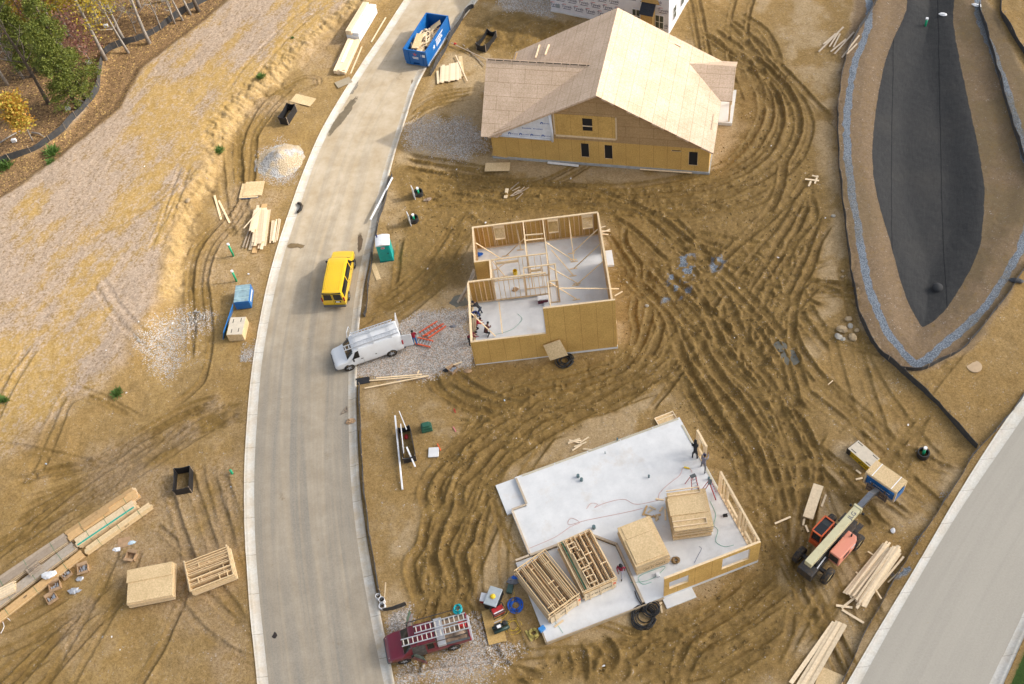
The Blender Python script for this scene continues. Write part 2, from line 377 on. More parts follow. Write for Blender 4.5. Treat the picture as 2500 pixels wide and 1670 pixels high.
VERGE = OV([(590, -40), (480, 55), (330, 170), (280, 260), (150, 370), (30, 455), (-60, 520), (-60, 400), (60, 375), (150, 320), (228, 230), (240, 155), (290, 118), (440, 35), (510, -40)])
LDIRT = OV([(860, 20), (760, 260), (660, 420), (600, 620), (580, 760), (570, 900), (558, 1020), (558, 1568), (0, 1568), (-40, 1090), (120, 1060), (330, 985), (320, 780), (400, 560), (500, 330), (640, 170), (760, 60)])
BANK = OV([(860, 0), (740, 85), (640, 190), (570, 260), (515, 330), (500, 420), (450, 470), (430, 600), (395, 700), (370, 690), (385, 600), (405, 520), (440, 440), (470, 390), (480, 310), (545, 220), (640, 150), (740, 60), (830, 0)])
def inmask(x, y, poly, fade):
    return sstep(-fade, fade, sdist(x, y, poly)+ (fbm(x, y, 1.6, 31, 3)-.5)*2.2*fade)
def base_z(x, y):
    x = np.asarray(x, float); y = np.asarray(y, float)
    f = np.where(y > 62, 1.6, np.where(y < 50, 6., 1.6+(62-y)/12*4.4))
    d = sdist(x, y, HILL); z = .85*sstep(-f, 0.3, d+(vnoise(x, y, 1.1, 5)-.5)*.7)
    z = z-.32*sstep(0, 1.2, sdist(x, y, VERGE)+.3)-.12*sstep(0, 2, sdist(x, y, WOOD))
    b = sdist(x, y, BASIN); z = z+.28*sstep(-2.5, .8, b)*(1-sstep(2, 4, b)); z = z-.7*sstep(.2, 3.2, sdist(x, y, LINER))-.25*sstep(-3, 1.5, sdist(x, y, LINER))
    l = np.interp(y, ry, lko); r = np.interp(y, ry, rko); away = np.maximum(l-x, x-r)
    z = z*sstep(0.2, 3.0, away)
    if np.ndim(z) == 0: return float(z)
    return z
def PT(px, py, h=0.0):          # ground point under a surveyed mark, allowing for the slope
    z = 0.0
    for _ in range(4):
        g = G(px, py, z+h); z = float(base_z(g[0], g[1]))
    return Vector((g[0], g[1], z))
def bands(Lp, Rp, n, w=.3, d=.13, jit=.12, seed=0, sub=None):
    r = random.Random(seed); Lp, Rp = smooth(OV(Lp), 1.0), smooth(OV(Rp), 1.0); out = []; m = 60; n = int(round(n*.8)); w *= .95; d *= .85; jit = max(jit, .14)
    Li = np.array([[np.interp(t, np.linspace(0, 1, len(Lp)), Lp[:, k]) for k in (0, 1)] for t in np.linspace(0, 1, m)])
    Ri = np.array([[np.interp(t, np.linspace(0, 1, len(Rp)), Rp[:, k]) for k in (0, 1)] for t in np.linspace(0, 1, m)])
    for k in range(n):
        f0 = (k+.5)/n+r.uniform(-jit, jit); f1 = (k+.5)/n+r.uniform(-jit, jit); a = r.uniform(0, .18) if r.random() < .6 else 0; b = 1-r.uniform(0, .25) if r.random() < .6 else 1
        ts = np.linspace(0, 1, m); f = f0+(f1-f0)*ts+.03*np.sin(ts*r.uniform(3, 9)+r.uniform(0, 6)); c = Li*(1-f[:, None])+Ri*f[:, None]
        out.append((c[int(a*m):int(b*m)], w*r.uniform(.75, 1.35), d*r.uniform(.5, 1.25)))
    return out
TR = []
TR += bands([(1520, 790), (1420, 835), (1290, 870), (1150, 900), (1080, 960), (1020, 1040), (975, 1150), (945, 1260), (935, 1350), (945, 1420)], [(1580, 870), (1450, 915), (1330, 955), (1230, 1010), (1160, 1070), (1120, 1150), (1080, 1240), (1060, 1320), (1065, 1400), (1075, 1440)], 10, seed=1)
TR += bands([(985, 858), (1030, 895), (1100, 915), (1200, 915), (1300, 890)], [(1010, 870), (1050, 930), (1120, 960), (1200, 950), (1310, 930)], 4, d=.1, seed=2)
TR += bands([(1395, 560), (1440, 640), (1500, 700), (1530, 780), (1580, 860), (1640, 960), (1690, 1060), (1740, 1160), (1760, 1260), (1770, 1330)], [(1560, 640), (1660, 720), (1740, 830), (1800, 900), (1850, 980), (1880, 1060), (1870, 1150), (1850, 1250), (1830, 1330)], 9, d=.16, seed=3)
TR += bands([(1000, 395), (1200, 425), (1400, 430), (1560, 410), (1680, 370), (1740, 300), (1755, 240), (1730, 170), (1650, 120), (1590, 80)], [(960, 490), (1150, 485), (1300, 480), (1450, 500), (1600, 500), (1720, 460), (1830, 390), (1870, 300), (1840, 220), (1760, 140), (1650, 60)], 11, d=.14, seed=4)
TR += bands([(1820, 440), (1760, 510), (1690, 590), (1640, 690), (1610, 800)], [(1900, 480), (1885, 560), (1850, 660), (1815, 740), (1820, 850), (1850, 930)], 7, d=.14, seed=5)
TR += bands([(1560, 590), (1640, 660), (1720, 760), (1790, 880)], [(1600, 570), (1700, 650), (1800, 760), (1860, 880)], 4, d=.12, seed=6)
TR += bands([(1720, 1290), (1650, 1370), (1560, 1430), (1450, 1470), (1340, 1500), (1260, 1520)], [(1860, 1400), (1770, 1460), (1650, 1530), (1520, 1560), (1400, 1600)], 9, d=.14, seed=7)
TR += bands([(1260, 1490), (1290, 1520), (1270, 1568)], [(1480, 1480), (1470, 1530), (1400, 1590)], 6, w=.4, d=.2, jit=.2, seed=17)
TR += bands([(575, 890), (450, 925), (330, 985), (230, 1040), (120, 1060), (0, 1090)], [(570, 985), (480, 990), (370, 1055), (280, 1115), (170, 1195), (40, 1300)], 10, d=.14, seed=8)
TR += bands([(620, 200), (560, 270), (540, 350), (545, 430), (520, 490), (450, 560), (430, 640), (435, 760), (420, 850), (330, 930)], [(710, 180), (605, 290), (590, 370), (580, 440), (550, 510), (500, 570), (480, 650), (490, 760), (470, 870), (400, 930)], 6, d=.11, seed=9)
TR += bands([(1060, 470), (980, 580), (900, 660), (850, 700)], [(1090, 520), (1050, 600), (960, 690), (870, 730)], 6, d=.12, seed=10)
TR += bands([(930, 350), (1050, 372), (1180, 395)], [(920, 385), (1040, 410), (1180, 420)], 4, w=.35, d=.16, jit=.2, seed=11)
TR += bands([(1700, 20), (1760, 60), (1800, 130)], [(1620, 80), (1690, 140), (1730, 210)], 5, d=.1, seed=12)
TR += bands([(560, 240), (700, 172), (740, 190), (650, 215)], [(570, 260), (690, 185), (722, 195), (650, 225)], 2, w=.25, d=.08, seed=13)
TR += bands([(330, 960), (180, 900), (120, 980), (60, 1100)], [(350, 980), (200, 930), (150, 1000), (90, 1120)], 3, w=.25, d=.06, seed=14)
TR += bands([(930, 300), (1000, 250), (1100, 230)], [(930, 260), (1000, 215), (1100, 200)], 5, w=.3, d=.12, jit=.15, seed=15)
TR += bands([(400, 1060), (440, 1180), (430, 1250)], [(520, 1040), (540, 1180), (530, 1250)], 4, w=.25, d=.04, seed=16)
TR += bands([(1900, 1010), (1990, 900), (2030, 860)], [(2130, 1060), (2080, 960), (2040, 900)], 5, w=.25, d=.04, jit=.2, seed=18)
TR += bands([(1860, 1480), (1950, 1380), (1990, 1260)], [(1750, 1530), (1800, 1440), (1830, 1380)], 5, w=.28, d=.08, jit=.2, seed=19)
def strays(n, poly, seed, dmul=1.0):     # lone passes that cut across the main lanes
    r = random.Random(seed); P = np.array(OV(poly)); lo, hi = P.min(0), P.max(0); pts = np.concatenate([c[:-1] for c, w, d in TR if len(c) > 2]); dr = np.concatenate([np.diff(c, axis=0) for c, w, d in TR if len(c) > 2]); out = []; tries = 0
    while len(out) < n and tries < n*30:
        tries += 1; p = np.array([r.uniform(lo[0], hi[0]), r.uniform(lo[1], hi[1])])
        if sdist(p[:1], p[1:], P)[0] < 0: continue
        k = np.argmin(((pts-p)**2).sum(1)); a = math.atan2(dr[k][1], dr[k][0])+r.gauss(0, .45); cv = r.gauss(0, .035); L = r.uniform(7, 24); q = p.copy(); c = [q.copy()]; gauge = r.choice((0, 0, 1.75, .9))
        for _ in range(int(L/.8)): a += cv*.8+r.gauss(0, .01); q = q+.8*np.array([math.cos(a), math.sin(a)]); c.append(q.copy())
        c = np.array(c); nn = np.stack([-np.gradient(c[:, 1]), np.gradient(c[:, 0])], -1)/.8; w = r.uniform(.2, .34); d = r.uniform(.06, .13)*dmul
        out.append((c, w, d))
        if gauge: out.append((c+nn*gauge, w, d*r.uniform(.7, 1.2)))
    return out
TR = strays(55, [(900, 370), (1110, 410), (1500, 430), (1700, 300), (1690, 210), (1600, 120), (1760, 60), (1870, 330), (1900, 480), (1850, 700), (1830, 850), (1900, 1020), (1800, 1150), (1760, 1300), (1860, 1400), (1750, 1568), (1260, 1510), (1740, 1250), (1600, 960), (1520, 880), (1350, 950), (1160, 1070), (1060, 1440), (940, 1420), (990, 1080), (1090, 850), (1440, 800), (1420, 640), (1380, 490), (1080, 520), (1060, 650), (850, 720), (900, 440)], 5)+strays(26, [(1420, 560), (1560, 540), (1900, 500), (1840, 860), (1560, 860)], 6, 1.2)+TR+strays(30, [(0, 1100), (330, 985), (560, 880), (555, 1200), (400, 1568), (0, 1568)], 7, .8)+strays(14, [(640, 20), (330, 420), (0, 900), (250, 820), (380, 560), (600, 200)], 8, .45)+strays(14, [(1950, 860), (2200, 1060), (2000, 1500), (1880, 1450), (1900, 1000)], 9, .5)
def lane(F_, pts, w, d): return (smooth([G(*F_(*p))[:2] for p in pts], .7), w, d)
zc = lambda a, b: (1074+a/1.3576, 366+b/1.3576)
y23 = lambda a, b: (620+a/3.647, 820+b/3.647)
y24 = lambda a, b: (620+a/3.647, 1240+b/3.647)
y33 = lambda a, b: (1240+a/3.647, 820+b/3.647)
y34 = lambda a, b: (1240+a/3.647, 1240+b/3.647)
LN = [(zc, [(0, 140), (120, 160), (250, 190), (330, 185), (450, 180), (560, 190), (700, 215), (800, 210), (900, 195), (1000, 190), (1080, 160), (1130, 100)], .3, .12), (zc, [(300, 110), (420, 120), (520, 135), (620, 170), (700, 210), (770, 260), (840, 320)], .3, .13), (zc, [(560, 220), (620, 250), (680, 300), (730, 350), (770, 380)], .25, .12), (zc, [(530, 250), (570, 300), (610, 360), (650, 420), (680, 460)], .25, .1), (zc, [(620, 240), (610, 290), (630, 340), (660, 380), (660, 440)], .25, .12),
 (zc, [(1300, 240), (1260, 300), (1230, 390), (1190, 460), (1170, 560), (1170, 660), (1200, 760), (1210, 800)], .3, .12), (zc, [(1140, 30), (1130, 120), (1100, 190), (1040, 260), (980, 320), (930, 370), (880, 440)], .32, .13), (zc, [(1220, 80), (1180, 150), (1100, 220), (1020, 290), (960, 340), (900, 400), (870, 420)], .32, .12), (zc, [(1000, 330), (1060, 350), (1110, 420), (1120, 500), (1080, 560), (1000, 590)], .2, .06), (zc, [(1020, 380), (1080, 400), (1085, 480), (1050, 540), (980, 560)], .2, .06), (zc, [(1230, 150), (1240, 230), (1180, 300), (1150, 380), (1160, 420)], .28, .1),
 (zc, [(700, 500), (690, 570), (660, 650), (610, 720), (540, 760), (430, 790), (330, 820), (240, 896)], .3, .11), (zc, [(740, 540), (730, 600), (700, 670), (650, 740), (560, 790), (460, 830), (360, 896)], .3, .11), (zc, [(780, 640), (760, 700), (700, 770), (600, 840), (500, 880)], .3, .1), (zc, [(650, 480), (640, 540), (650, 600), (630, 660), (600, 700)], .24, .1), (zc, [(40, 730), (120, 790), (220, 830), (290, 840)], .3, .11), (zc, [(0, 780), (60, 830), (150, 870), (220, 890)], .3, .12),
 (zc, [(650, 430), (700, 480), (740, 520), (770, 590), (800, 690), (840, 760), (890, 830), (930, 896)], .36, .15), (zc, [(730, 470), (800, 560), (850, 620), (880, 700), (930, 760), (1000, 830), (1040, 896)], .34, .15), (zc, [(860, 480), (890, 550), (930, 640), (990, 720), (1060, 800), (1080, 820)], .36, .16), (zc, [(900, 430), (960, 510), (990, 590), (1040, 660), (1110, 740), (1150, 800), (1220, 880)], .34, .13),
 (y33, [(1500, 0), (1540, 150), (1640, 350), (1750, 550), (1850, 700), (1950, 850), (2070, 1100), (2130, 1360)], .36, .15), (y33, [(1720, 0), (1780, 200), (1900, 380), (2050, 560), (2150, 700), (2300, 900), (2400, 1020)], .36, .15), (y33, [(1800, 60), (1900, 200), (2050, 350), (2250, 540)], .38, .15), (y33, [(1560, 430), (1700, 640), (1840, 840), (1990, 1000), (2060, 1100)], .28, .12), (y33, [(2060, 60), (2200, 220), (2334, 400), (2420, 600), (2460, 800)], .3, .11), (y33, [(2000, 760), (2150, 960), (2260, 1150), (2330, 1400)], .3, .11),
 (y33, [(1440, 60), (1400, 180), (1250, 300), (1000, 430), (700, 600), (400, 700), (150, 830), (0, 980)], .3, .11), (y33, [(1470, 150), (1450, 280), (1300, 400), (1000, 540), (800, 640), (500, 790), (250, 950), (0, 1110)], .32, .11), (y33, [(1100, 100), (1000, 240), (800, 330), (500, 430), (200, 470)], .26, .09), (y33, [(1250, 200), (1100, 330), (800, 450), (450, 620), (200, 700), (0, 800)], .28, .1),
 (y23, [(1580, 320), (1650, 470), (1800, 570), (2000, 640), (2150, 720)], .34, .13), (y23, [(1700, 420), (1850, 520), (2050, 590), (2300, 640)], .3, .11), (y23, [(2334, 680), (2150, 780), (1950, 900), (1750, 1050), (1600, 1200), (1500, 1400), (1560, 1568)], .32, .13), (y23, [(2334, 780), (2200, 850), (2080, 950), (1900, 1080), (1750, 1200), (1650, 1300), (1640, 1420), (1690, 1568)], .32, .13), (y23, [(2334, 900), (2150, 1000), (2050, 1120), (1900, 1260), (1830, 1400), (1850, 1568)], .32, .13), (y23, [(2334, 1050), (2220, 1150), (2100, 1300), (2080, 1420), (2000, 1568)], .3, .12),
 (y24, [(1560, 0), (1530, 150), (1500, 330), (1400, 450), (1390, 560), (1420, 700), (1490, 860)], .34, .15), (y24, [(1700, 0), (1640, 200), (1600, 330), (1590, 480), (1620, 600), (1610, 760)], .34, .15), (y24, [(1870, 0), (1800, 160), (1720, 300), (1700, 400), (1750, 560), (1780, 700), (1730, 850)], .34, .15), (y24, [(2020, 0), (1960, 150), (1920, 300), (1850, 400), (1880, 560), (1900, 700), (1830, 850)], .3, .14),
 (y34, [(2400, 560), (2200, 720), (2000, 900), (1800, 1040), (1600, 1180), (1520, 1400), (1500, 1568)], .34, .14), (y34, [(2500, 700), (2300, 860), (2050, 1040), (1850, 1150), (1640, 1330), (1560, 1568)], .34, .13), (y34, [(1560, 1130), (1400, 1110), (1250, 1180), (1130, 1300), (1000, 1290)], .28, .14), (y34, [(780, 1140), (900, 1240), (930, 1340), (900, 1460)], .4, .2), (y34, [(420, 1200), (400, 1330), (440, 1430)], .4, .18), (y34, [(560, 1180), (640, 1300), (660, 1450), (620, 1568)], .42, .2), (y34, [(0, 1430), (200, 1480), (340, 1500)], .3, .15), (y34, [(2334, 1240), (2100, 1380), (1900, 1500), (1780, 1600)], .3, .1)]
TR += [lane(*q) for q in LN]
FLAT = [[FM.w(*p) for p in ((-.3, -.3), (11.9, -.3), (11.9, 12.4), (.3, 12.4), (.3, 6.4), (-.3, 6.4))], [FS.w(*p) for p in ((.0, -.5), (15.9, -.5), (15.9, 12.9), (.6, 12.9), (.6, 6.5), (0, 6.5))], [FF.w(*p) for p in ((-19.9, -.3), (1.5, -.3), (1.5, 12), (-19.9, 12))]]
def make_ground():
    xs = np.concatenate([[-900, -400, -200, -120, -80, -64], np.arange(-56, 60, .112), [66, 80, 120, 200, 400, 900]])
    ys = np.concatenate([[-300, -100, -40, 0, 8], np.arange(13, 56, .095), np.arange(56, 118, .14), [124, 140, 180, 260, 450, 900]])
    X, Y = np.meshgrid(xs, ys); ny, nx = X.shape
    far = (X < -57) | (X > 60) | (Y < 12) | (Y > 119)
    Z = base_z(X, Y)
    lot = inmask(X, Y, LOT, .5); mudz = inmask(X, Y, MUDZ, .9); ld = inmask(X, Y, LDIRT, 1.0); bank = inmask(X, Y, BANK, .7); hill = inmask(X, Y, HILL, 1.2)
    wood_ = inmask(X, Y, WOOD, .4); verge = inmask(X, Y, VERGE, .4); basin = inmask(X, Y, BASIN, .35); ring = sdist(X, Y, GRING); liner = sdist(X, Y, LINER)
    n1 = fbm(X, Y, 2.2, 3); n2 = fbm(X, Y, .7, 9, 3); n3 = fbm(X, Y, 8, 21, 3); n4 = vnoise(X, Y, .3, 41); n5 = vnoise(X, Y, .17, 43)
    Z += (n1-.5)*.16*(1-basin*.6)+(n2-.5)*.05+(n4-.5)*.035
    Z += mudz*((n2-.5)*.07+(n4-.5)*.03+np.clip(n5-.66, 0, 1)*.25*sstep(.5, .7, n1))
    rill = np.abs(fbm((X*.51+Y*.86)*1.5, (Y*.51-X*.86)*.45, .7, 51, 4)-.5)*2
    Z -= bank*.2*sstep(.3, 0, rill); Z += bank*((n2-.5)*.3+(n4-.5)*.12)
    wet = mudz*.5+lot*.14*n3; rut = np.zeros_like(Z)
    for c, w, d in TR:
        lo = c.min(0)-2.5*w-.3; hi = c.max(0)+2.5*w+.3
        D = None; i0, i1 = np.searchsorted(ys, (lo[1], hi[1])); j0, j1 = np.searchsorted(xs, (lo[0], hi[0]))
        if i1 <= i0 or j1 <= j0: continue
        D = np.full((i1-i0, j1-j0), 9.); A = np.zeros_like(D); sx = X[i0:i1, j0:j1]; sy_ = Y[i0:i1, j0:j1]; s = 0
        for k in range(len(c)-1):
            p, q = c[k], c[k+1]; L = np.hypot(*(q-p)); pad = 2.2*w+.3
            a0, a1 = np.searchsorted(ys[i0:i1], (min(p[1], q[1])-pad, max(p[1], q[1])+pad)); b0, b1 = np.searchsorted(xs[j0:j1], (min(p[0], q[0])-pad, max(p[0], q[0])+pad))
            if L < 1e-6 or a1 <= a0 or b1 <= b0: s += L; continue
            gx = sx[a0:a1, b0:b1]-p[0]; gy = sy_[a0:a1, b0:b1]-p[1]; e = (q-p)/L
            t = np.clip(gx*e[0]+gy*e[1], 0, L); dd = np.hypot(gx-t*e[0], gy-t*e[1]); v = D[a0:a1, b0:b1]; m = dd < v
            v[m] = dd[m]; A[a0:a1, b0:b1][m] = (s+t)[m]; s += L
        D = D+(n1[i0:i1, j0:j1]-.5)*.22+(n2[i0:i1, j0:j1]-.5)*.03+(n5[i0:i1, j0:j1]-.5)*.03
        q4 = n4[i0:i1, j0:j1]; q5 = n5[i0:i1, j0:j1]
        d = d*1.15; g = -d*np.clip(1-(np.abs(D)/w)**5, 0, 1); b = d*1.25*np.exp(-((np.abs(D)-1.2*w)/(.24*w+.045))**2)*(.75+.5*(q5-.5))*(.8+.5*(q4-.5))
        tread = .012*np.sin(A*2*PI/.44)*(np.abs(D) < w*.7)*(np.sin(A*.35+w*90) > .25)
        ends = sstep(0, 1.2, A)*sstep(0, 1.2, s-A)
        zz = rut[i0:i1, j0:j1]; hit = D < 1.05*w
        rut[i0:i1, j0:j1] = np.where(hit, np.minimum(zz*.35, 0)+(g+tread)*ends, zz+b*ends*.8)
        W = wet[i0:i1, j0:j1]; W += (np.exp(-(D/(1.5*w))**2)*.18+np.exp(-((np.abs(D)-w)/.10)**2)*.95*(.55+.6*q4))*ends*min(1, d/.1)  # damp lane floor, plus crevice shade painted dark along the rut edges
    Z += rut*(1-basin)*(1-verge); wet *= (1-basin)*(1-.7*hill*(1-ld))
    fl = np.zeros_like(Z)
    for P in FLAT: fl = np.maximum(fl, sstep(-.8, .1, sdist(X, Y, P)))
    Z = Z*(1-fl)-.02*fl
    l = np.interp(Y, ry, lko); r = np.interp(Y, ry, rko); inr = np.minimum(X-l, r-X)
    Z = np.where(inr > -1.2, Z*sstep(.0, 1.2, -inr)+.035*(1-sstep(0, 1.2, -inr)), Z); Z = np.where(inr > .12, -.3, Z)
    l2 = np.interp(Y, sy, s2a); r2 = np.interp(Y, sy, s2d); in2 = np.minimum(X-l2, r2-X)
    Z = np.where(in2 > -1.2, Z*sstep(0, 1.2, -in2)+.035*(1-sstep(0, 1.2, -in2)), Z); Z = np.where(in2 > .12, -.3, Z)
    for (px, py, rad, dep) in PUDDLES:
        c = G(px, py); Z -= dep*sstep(rad*1.25, rad*.4, np.hypot((X-c[0]), (Y-c[1])*1.1)+(n1-.5)*1.2)
    Z = np.where(far, np.minimum(base_z(X, Y), 1), Z)
    Z = np.where(far & ((inr > -.5) | (in2 > -.5)), -.3, Z)
    grav = np.zeros_like(Z)
    for P, fd, am in GRAV: grav = np.maximum(grav, am*inmask(X, Y, P, fd))
    blue = np.zeros_like(Z)
    for P in BLUEG: blue = np.maximum(blue, .8*inmask(X, Y, P, .7)*sstep(.36, .56, n2*.6+n4*.4))
    blue = np.maximum(blue, sstep(-.1, .1, .31-np.abs(ring+(n2-.5)*.35)))
    straw = np.maximum(hill*(1-bank)*(1-wood_)*(1-verge), basin)*sstep(.0, .12, -inr)
    straw = np.maximum(straw, .36*ld*sstep(.5, .66, .6*n3+.4*n1)); right = sstep(.5, 2.5, X-np.interp(Y, *zip(*sorted([(q[1], q[0]) for q in OV([(2230, 1050), (2110, 853), (2300, 700), (2347, 590)])]))))
    green = sstep(.0, .6, X-r2)*1.0; green = np.maximum(green, basin*.55*sstep(.5, .75, n3))
    green = np.maximum(green, verge*.4*sstep(.4, .6, n1))
    leaf = np.maximum(wood_, verge*.9); ca, sa = math.cos(1.03), math.sin(1.03); ns = fbm((X*ca+Y*sa)*.28, -X*sa+Y*ca, 1.5, 61, 5); clay = np.maximum(hill*sstep(.40, .62, .55*n3+.45*ns), bank*.55); clay = np.maximum(clay, ld*.3*sstep(.4, .6, n1))*(1-verge)*(1-wood_)
    dry = np.clip(bank*.7+(1-mudz)*lot*sstep(.42, .56, n1*.55+n3*.45), 0, 1)
    HEAP = OV([(1075, 75), (1115, 38), (1180, 25), (1260, 42), (1300, 62), (1195, 125), (1110, 115), (1050, 120)]); hp = inmask(X, Y, HEAP, .7); wet = np.maximum(wet, hp*1.0); dry *= 1-hp; Z = Z+hp*(.1+.5*np.clip(n1-.42, 0, 1)+.22*np.clip(n2-.5, 0, 1))*(1-fl)
    a0, a1 = G(2222, 0), G(2262, 797); xc = np.interp(Y, [a1[1], a0[1]], [a1[0], a0[0]]); green = np.maximum(green, basin*sstep(1, 4, X-xc)*.62*sstep(.3, .6, n1)); wet = np.maximum(wet, .35*sstep(.5, .62, n3)*lot*(1-mudz)*(dry < .3))
    me = bpy.data.meshes.new('ground'); nv = nx*ny
    me.vertices.add(nv); me.vertices.foreach_set('co', np.stack([X, Y, Z], -1).astype(np.float32).ravel())
    idx = np.arange(nv).reshape(ny, nx); q = np.stack([idx[:-1, :-1], idx[:-1, 1:], idx[1:, 1:], idx[1:, :-1]], -1).reshape(-1, 4)
    me.loops.add(q.size); me.loops.foreach_set('vertex_index', q.ravel().astype(np.int32))
    me.polygons.add(len(q)); me.polygons.foreach_set('loop_start', (np.arange(len(q))*4).astype(np.int32)); me.polygons.foreach_set('loop_total', np.full(len(q), 4, np.int32))
    me.polygons.foreach_set('use_smooth', np.ones(len(q), bool)); me.update(calc_edges=True)
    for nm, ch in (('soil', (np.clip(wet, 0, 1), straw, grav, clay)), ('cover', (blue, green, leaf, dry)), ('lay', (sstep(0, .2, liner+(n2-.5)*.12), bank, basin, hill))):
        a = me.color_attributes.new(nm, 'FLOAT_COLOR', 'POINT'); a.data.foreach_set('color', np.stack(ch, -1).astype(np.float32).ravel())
    me.materials.append(ground_mat()); o = bpy.data.objects.new('ground', me); COL.objects.link(o); o['kind'] = 'structure'
    return o
def ground_mat():
    t = NT('soil_and_straw'); at = {}
    for nm in ('soil', 'cover', 'lay'):
        a = t.new('Attribute', attribute_name=nm); sp = t.new('SeparateColor'); t.l.new(a.outputs['Color'], sp.inputs[0]); at[nm] = (sp.outputs[0], sp.outputs[1], sp.outputs[2], a.outputs['Alpha'])
    co = t.co('Object'); fine = t.noise(4.5, co, 7, .75); mid = t.noise(1.1, co, 7, .68); big = t.noise(.14, co, 5, .6); spk = t.noise(13, co, 4, .75)
    def turned(ang, sx, sy_):
        r_ = t.new('Mapping'); r_.inputs['Rotation'].default_value = (0, 0, -ang); t.l.new(co, r_.inputs[0]); m_ = t.new('Mapping'); m_.inputs['Scale'].default_value = (sx, sy_, 1); t.l.new(r_.outputs[0], m_.inputs[0]); return m_.outputs[0]
    along = turned(1.03, .3, 1.0); streak = t.noise(2.6, along, 7, .72, .5)
    S = lambda a, b: t.math('MULTIPLY', a, b)
    def cen(x, k): return t.math('MULTIPLY', t.math('SUBTRACT', x, .5), k)
    dirt = t.mix(t.ramp(mid, .3, .7), (.25, .163, .064), (.37, .255, .115))
    dirt = t.mix(S(t.ramp(big, .35, .65), .6), dirt, (.31, .19, .06))
    dirt = t.mix(S(at['cover'][3], .7), dirt, t.mix(t.ramp(mid, .3, .7), (.37, .27, .15), (.54, .42, .275)))
    clay = t.mix(t.ramp(mid, .25, .75), (.39, .245, .07), (.52, .36, .15))
    k = t.mix(S(at['soil'][3], .85), dirt, clay)
    wet_shade_c = t.mix(t.ramp(mid, .28, .72), (.145, .086, .021), (.28, .178, .052))
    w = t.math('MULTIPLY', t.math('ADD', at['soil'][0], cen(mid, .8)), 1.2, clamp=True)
    k = t.mix(w, k, wet_shade_c)
    grit = t.ramp(t.mix(.5, fine, spk), .38, .62, (.60, .56, .48, 1), (1.28, 1.27, 1.24, 1)); k = t.mix(1, k, grit, 'MULTIPLY')
    k = t.mix(t.ramp(spk, .66, .72), k, (.40, .32, .21))
    st = t.mix(t.ramp(t.mix(.5, fine, spk), .38, .62), (.20, .145, .10), (.49, .37, .265)); st = t.mix(t.ramp(streak, .38, .62), st, t.mix(t.ramp(spk, .35, .65), (.33, .245, .175), (.52, .405, .30)))
    st = t.mix(S(t.ramp(streak, .6, .7), .8), st, t.mix(fine, (.14, .10, .06), (.30, .22, .14)))
    st = t.mix(1, st, t.ramp(fine, .36, .62, (.74, .72, .7, 1), (1.14, 1.14, 1.14, 1)), 'MULTIPLY')
    st = t.mix(at['lay'][2], st, t.mix(t.ramp(t.mix(.5, fine, spk), .36, .64), (.11, .075, .04), (.29, .20, .12)))
    cut = t.math('ADD', t.math('ADD', t.math('ADD', .55, cen(streak, .8)), cen(mid, .7)), t.math('ADD', cen(fine, 1.3), S(at['soil'][3], -.34)))
    sf = S(at['soil'][1], t.ramp(cut, .2, .48)); k = t.mix(sf, k, st)
    v = t.new('TexVoronoi'); v.inputs['Scale'].default_value = 13; t.l.new(co, v.inputs['Vector'])
    sep = t.new('SeparateColor'); t.l.new(v.outputs['Color'], sep.inputs[0])
    stone = t.mix(sep.outputs[0], (.27, .235, .20), (.60, .56, .51)); stone = t.mix(t.ramp(sep.outputs[1], .75, .8), stone, (.48, .35, .25)); stone = t.mix(t.ramp(v.outputs['Distance'], .45, .9), stone, (.17, .14, .11))
    gf = t.ramp(t.math('ADD', at['soil'][2], t.math('ADD', cen(sep.outputs[2], .9), cen(mid, .5))), .42, .52)
    k = t.mix(gf, k, stone)
    v2 = t.new('TexVoronoi'); v2.inputs['Scale'].default_value = 10; t.l.new(co, v2.inputs['Vector'])
    k = t.mix(t.ramp(t.math('ADD', at['cover'][0], cen(fine, .6)), .35, .6), k, t.mix(t.ramp(v2.outputs['Distance'], .2, .7), (.26, .295, .335), (.11, .13, .155)))
    gr = t.mix(t.ramp(t.mix(.5, fine, spk), .3, .7), (.012, .03, .004), (.045, .095, .012)); gr2 = t.mix(t.ramp(fine, .3, .7), (.07, .052, .018), (.19, .14, .06))
    k = t.mix(t.math('MAXIMUM', S(at['cover'][1], t.ramp(fine, .35, .6)), t.ramp(at['cover'][1], .9, .97)), k, t.mix(t.ramp(at['cover'][1], .6, .9), gr2, gr))
    vl = t.new('TexVoronoi'); vl.inputs['Scale'].default_value = 9; t.l.new(co, vl.inputs['Vector']); sl = t.new('SeparateColor'); t.l.new(vl.outputs['Color'], sl.inputs[0])
    lf = t.mix(sl.outputs[0], (.11, .06, .026), (.31, .185, .09)); lf = t.mix(t.ramp(sl.outputs[1], .9, .94), lf, (.55, .36, .12)); lf = t.mix(t.ramp(sl.outputs[2], .84, .92), lf, (.065, .038, .018))
    k = t.mix(S(at['cover'][2], t.ramp(fine, .2, .5)), k, lf)
    a0, a1 = G(2293, 41), G(2312, 684); dd = (a1-a0)[:2]/np.hypot(*(a1-a0)[:2]); sp = t.new('SeparateXYZ'); t.l.new(co, sp.inputs[0])
    u = t.math('ADD', S(sp.outputs[0], float(dd[1])/4.2), S(sp.outputs[1], -float(dd[0])/4.2)); off = float((a0[0]*dd[1]-a0[1]*dd[0])/4.2)
    fr = t.math('ABSOLUTE', t.math('SUBTRACT', t.math('FRACT', t.math('ADD', t.math('SUBTRACT', u, off-.5), cen(t.noise(.3, co, 3), .05))), .5))
    wr = t.noise(5, turned(math.atan2(dd[1], dd[0]), .25, 1.4), 5, .7)
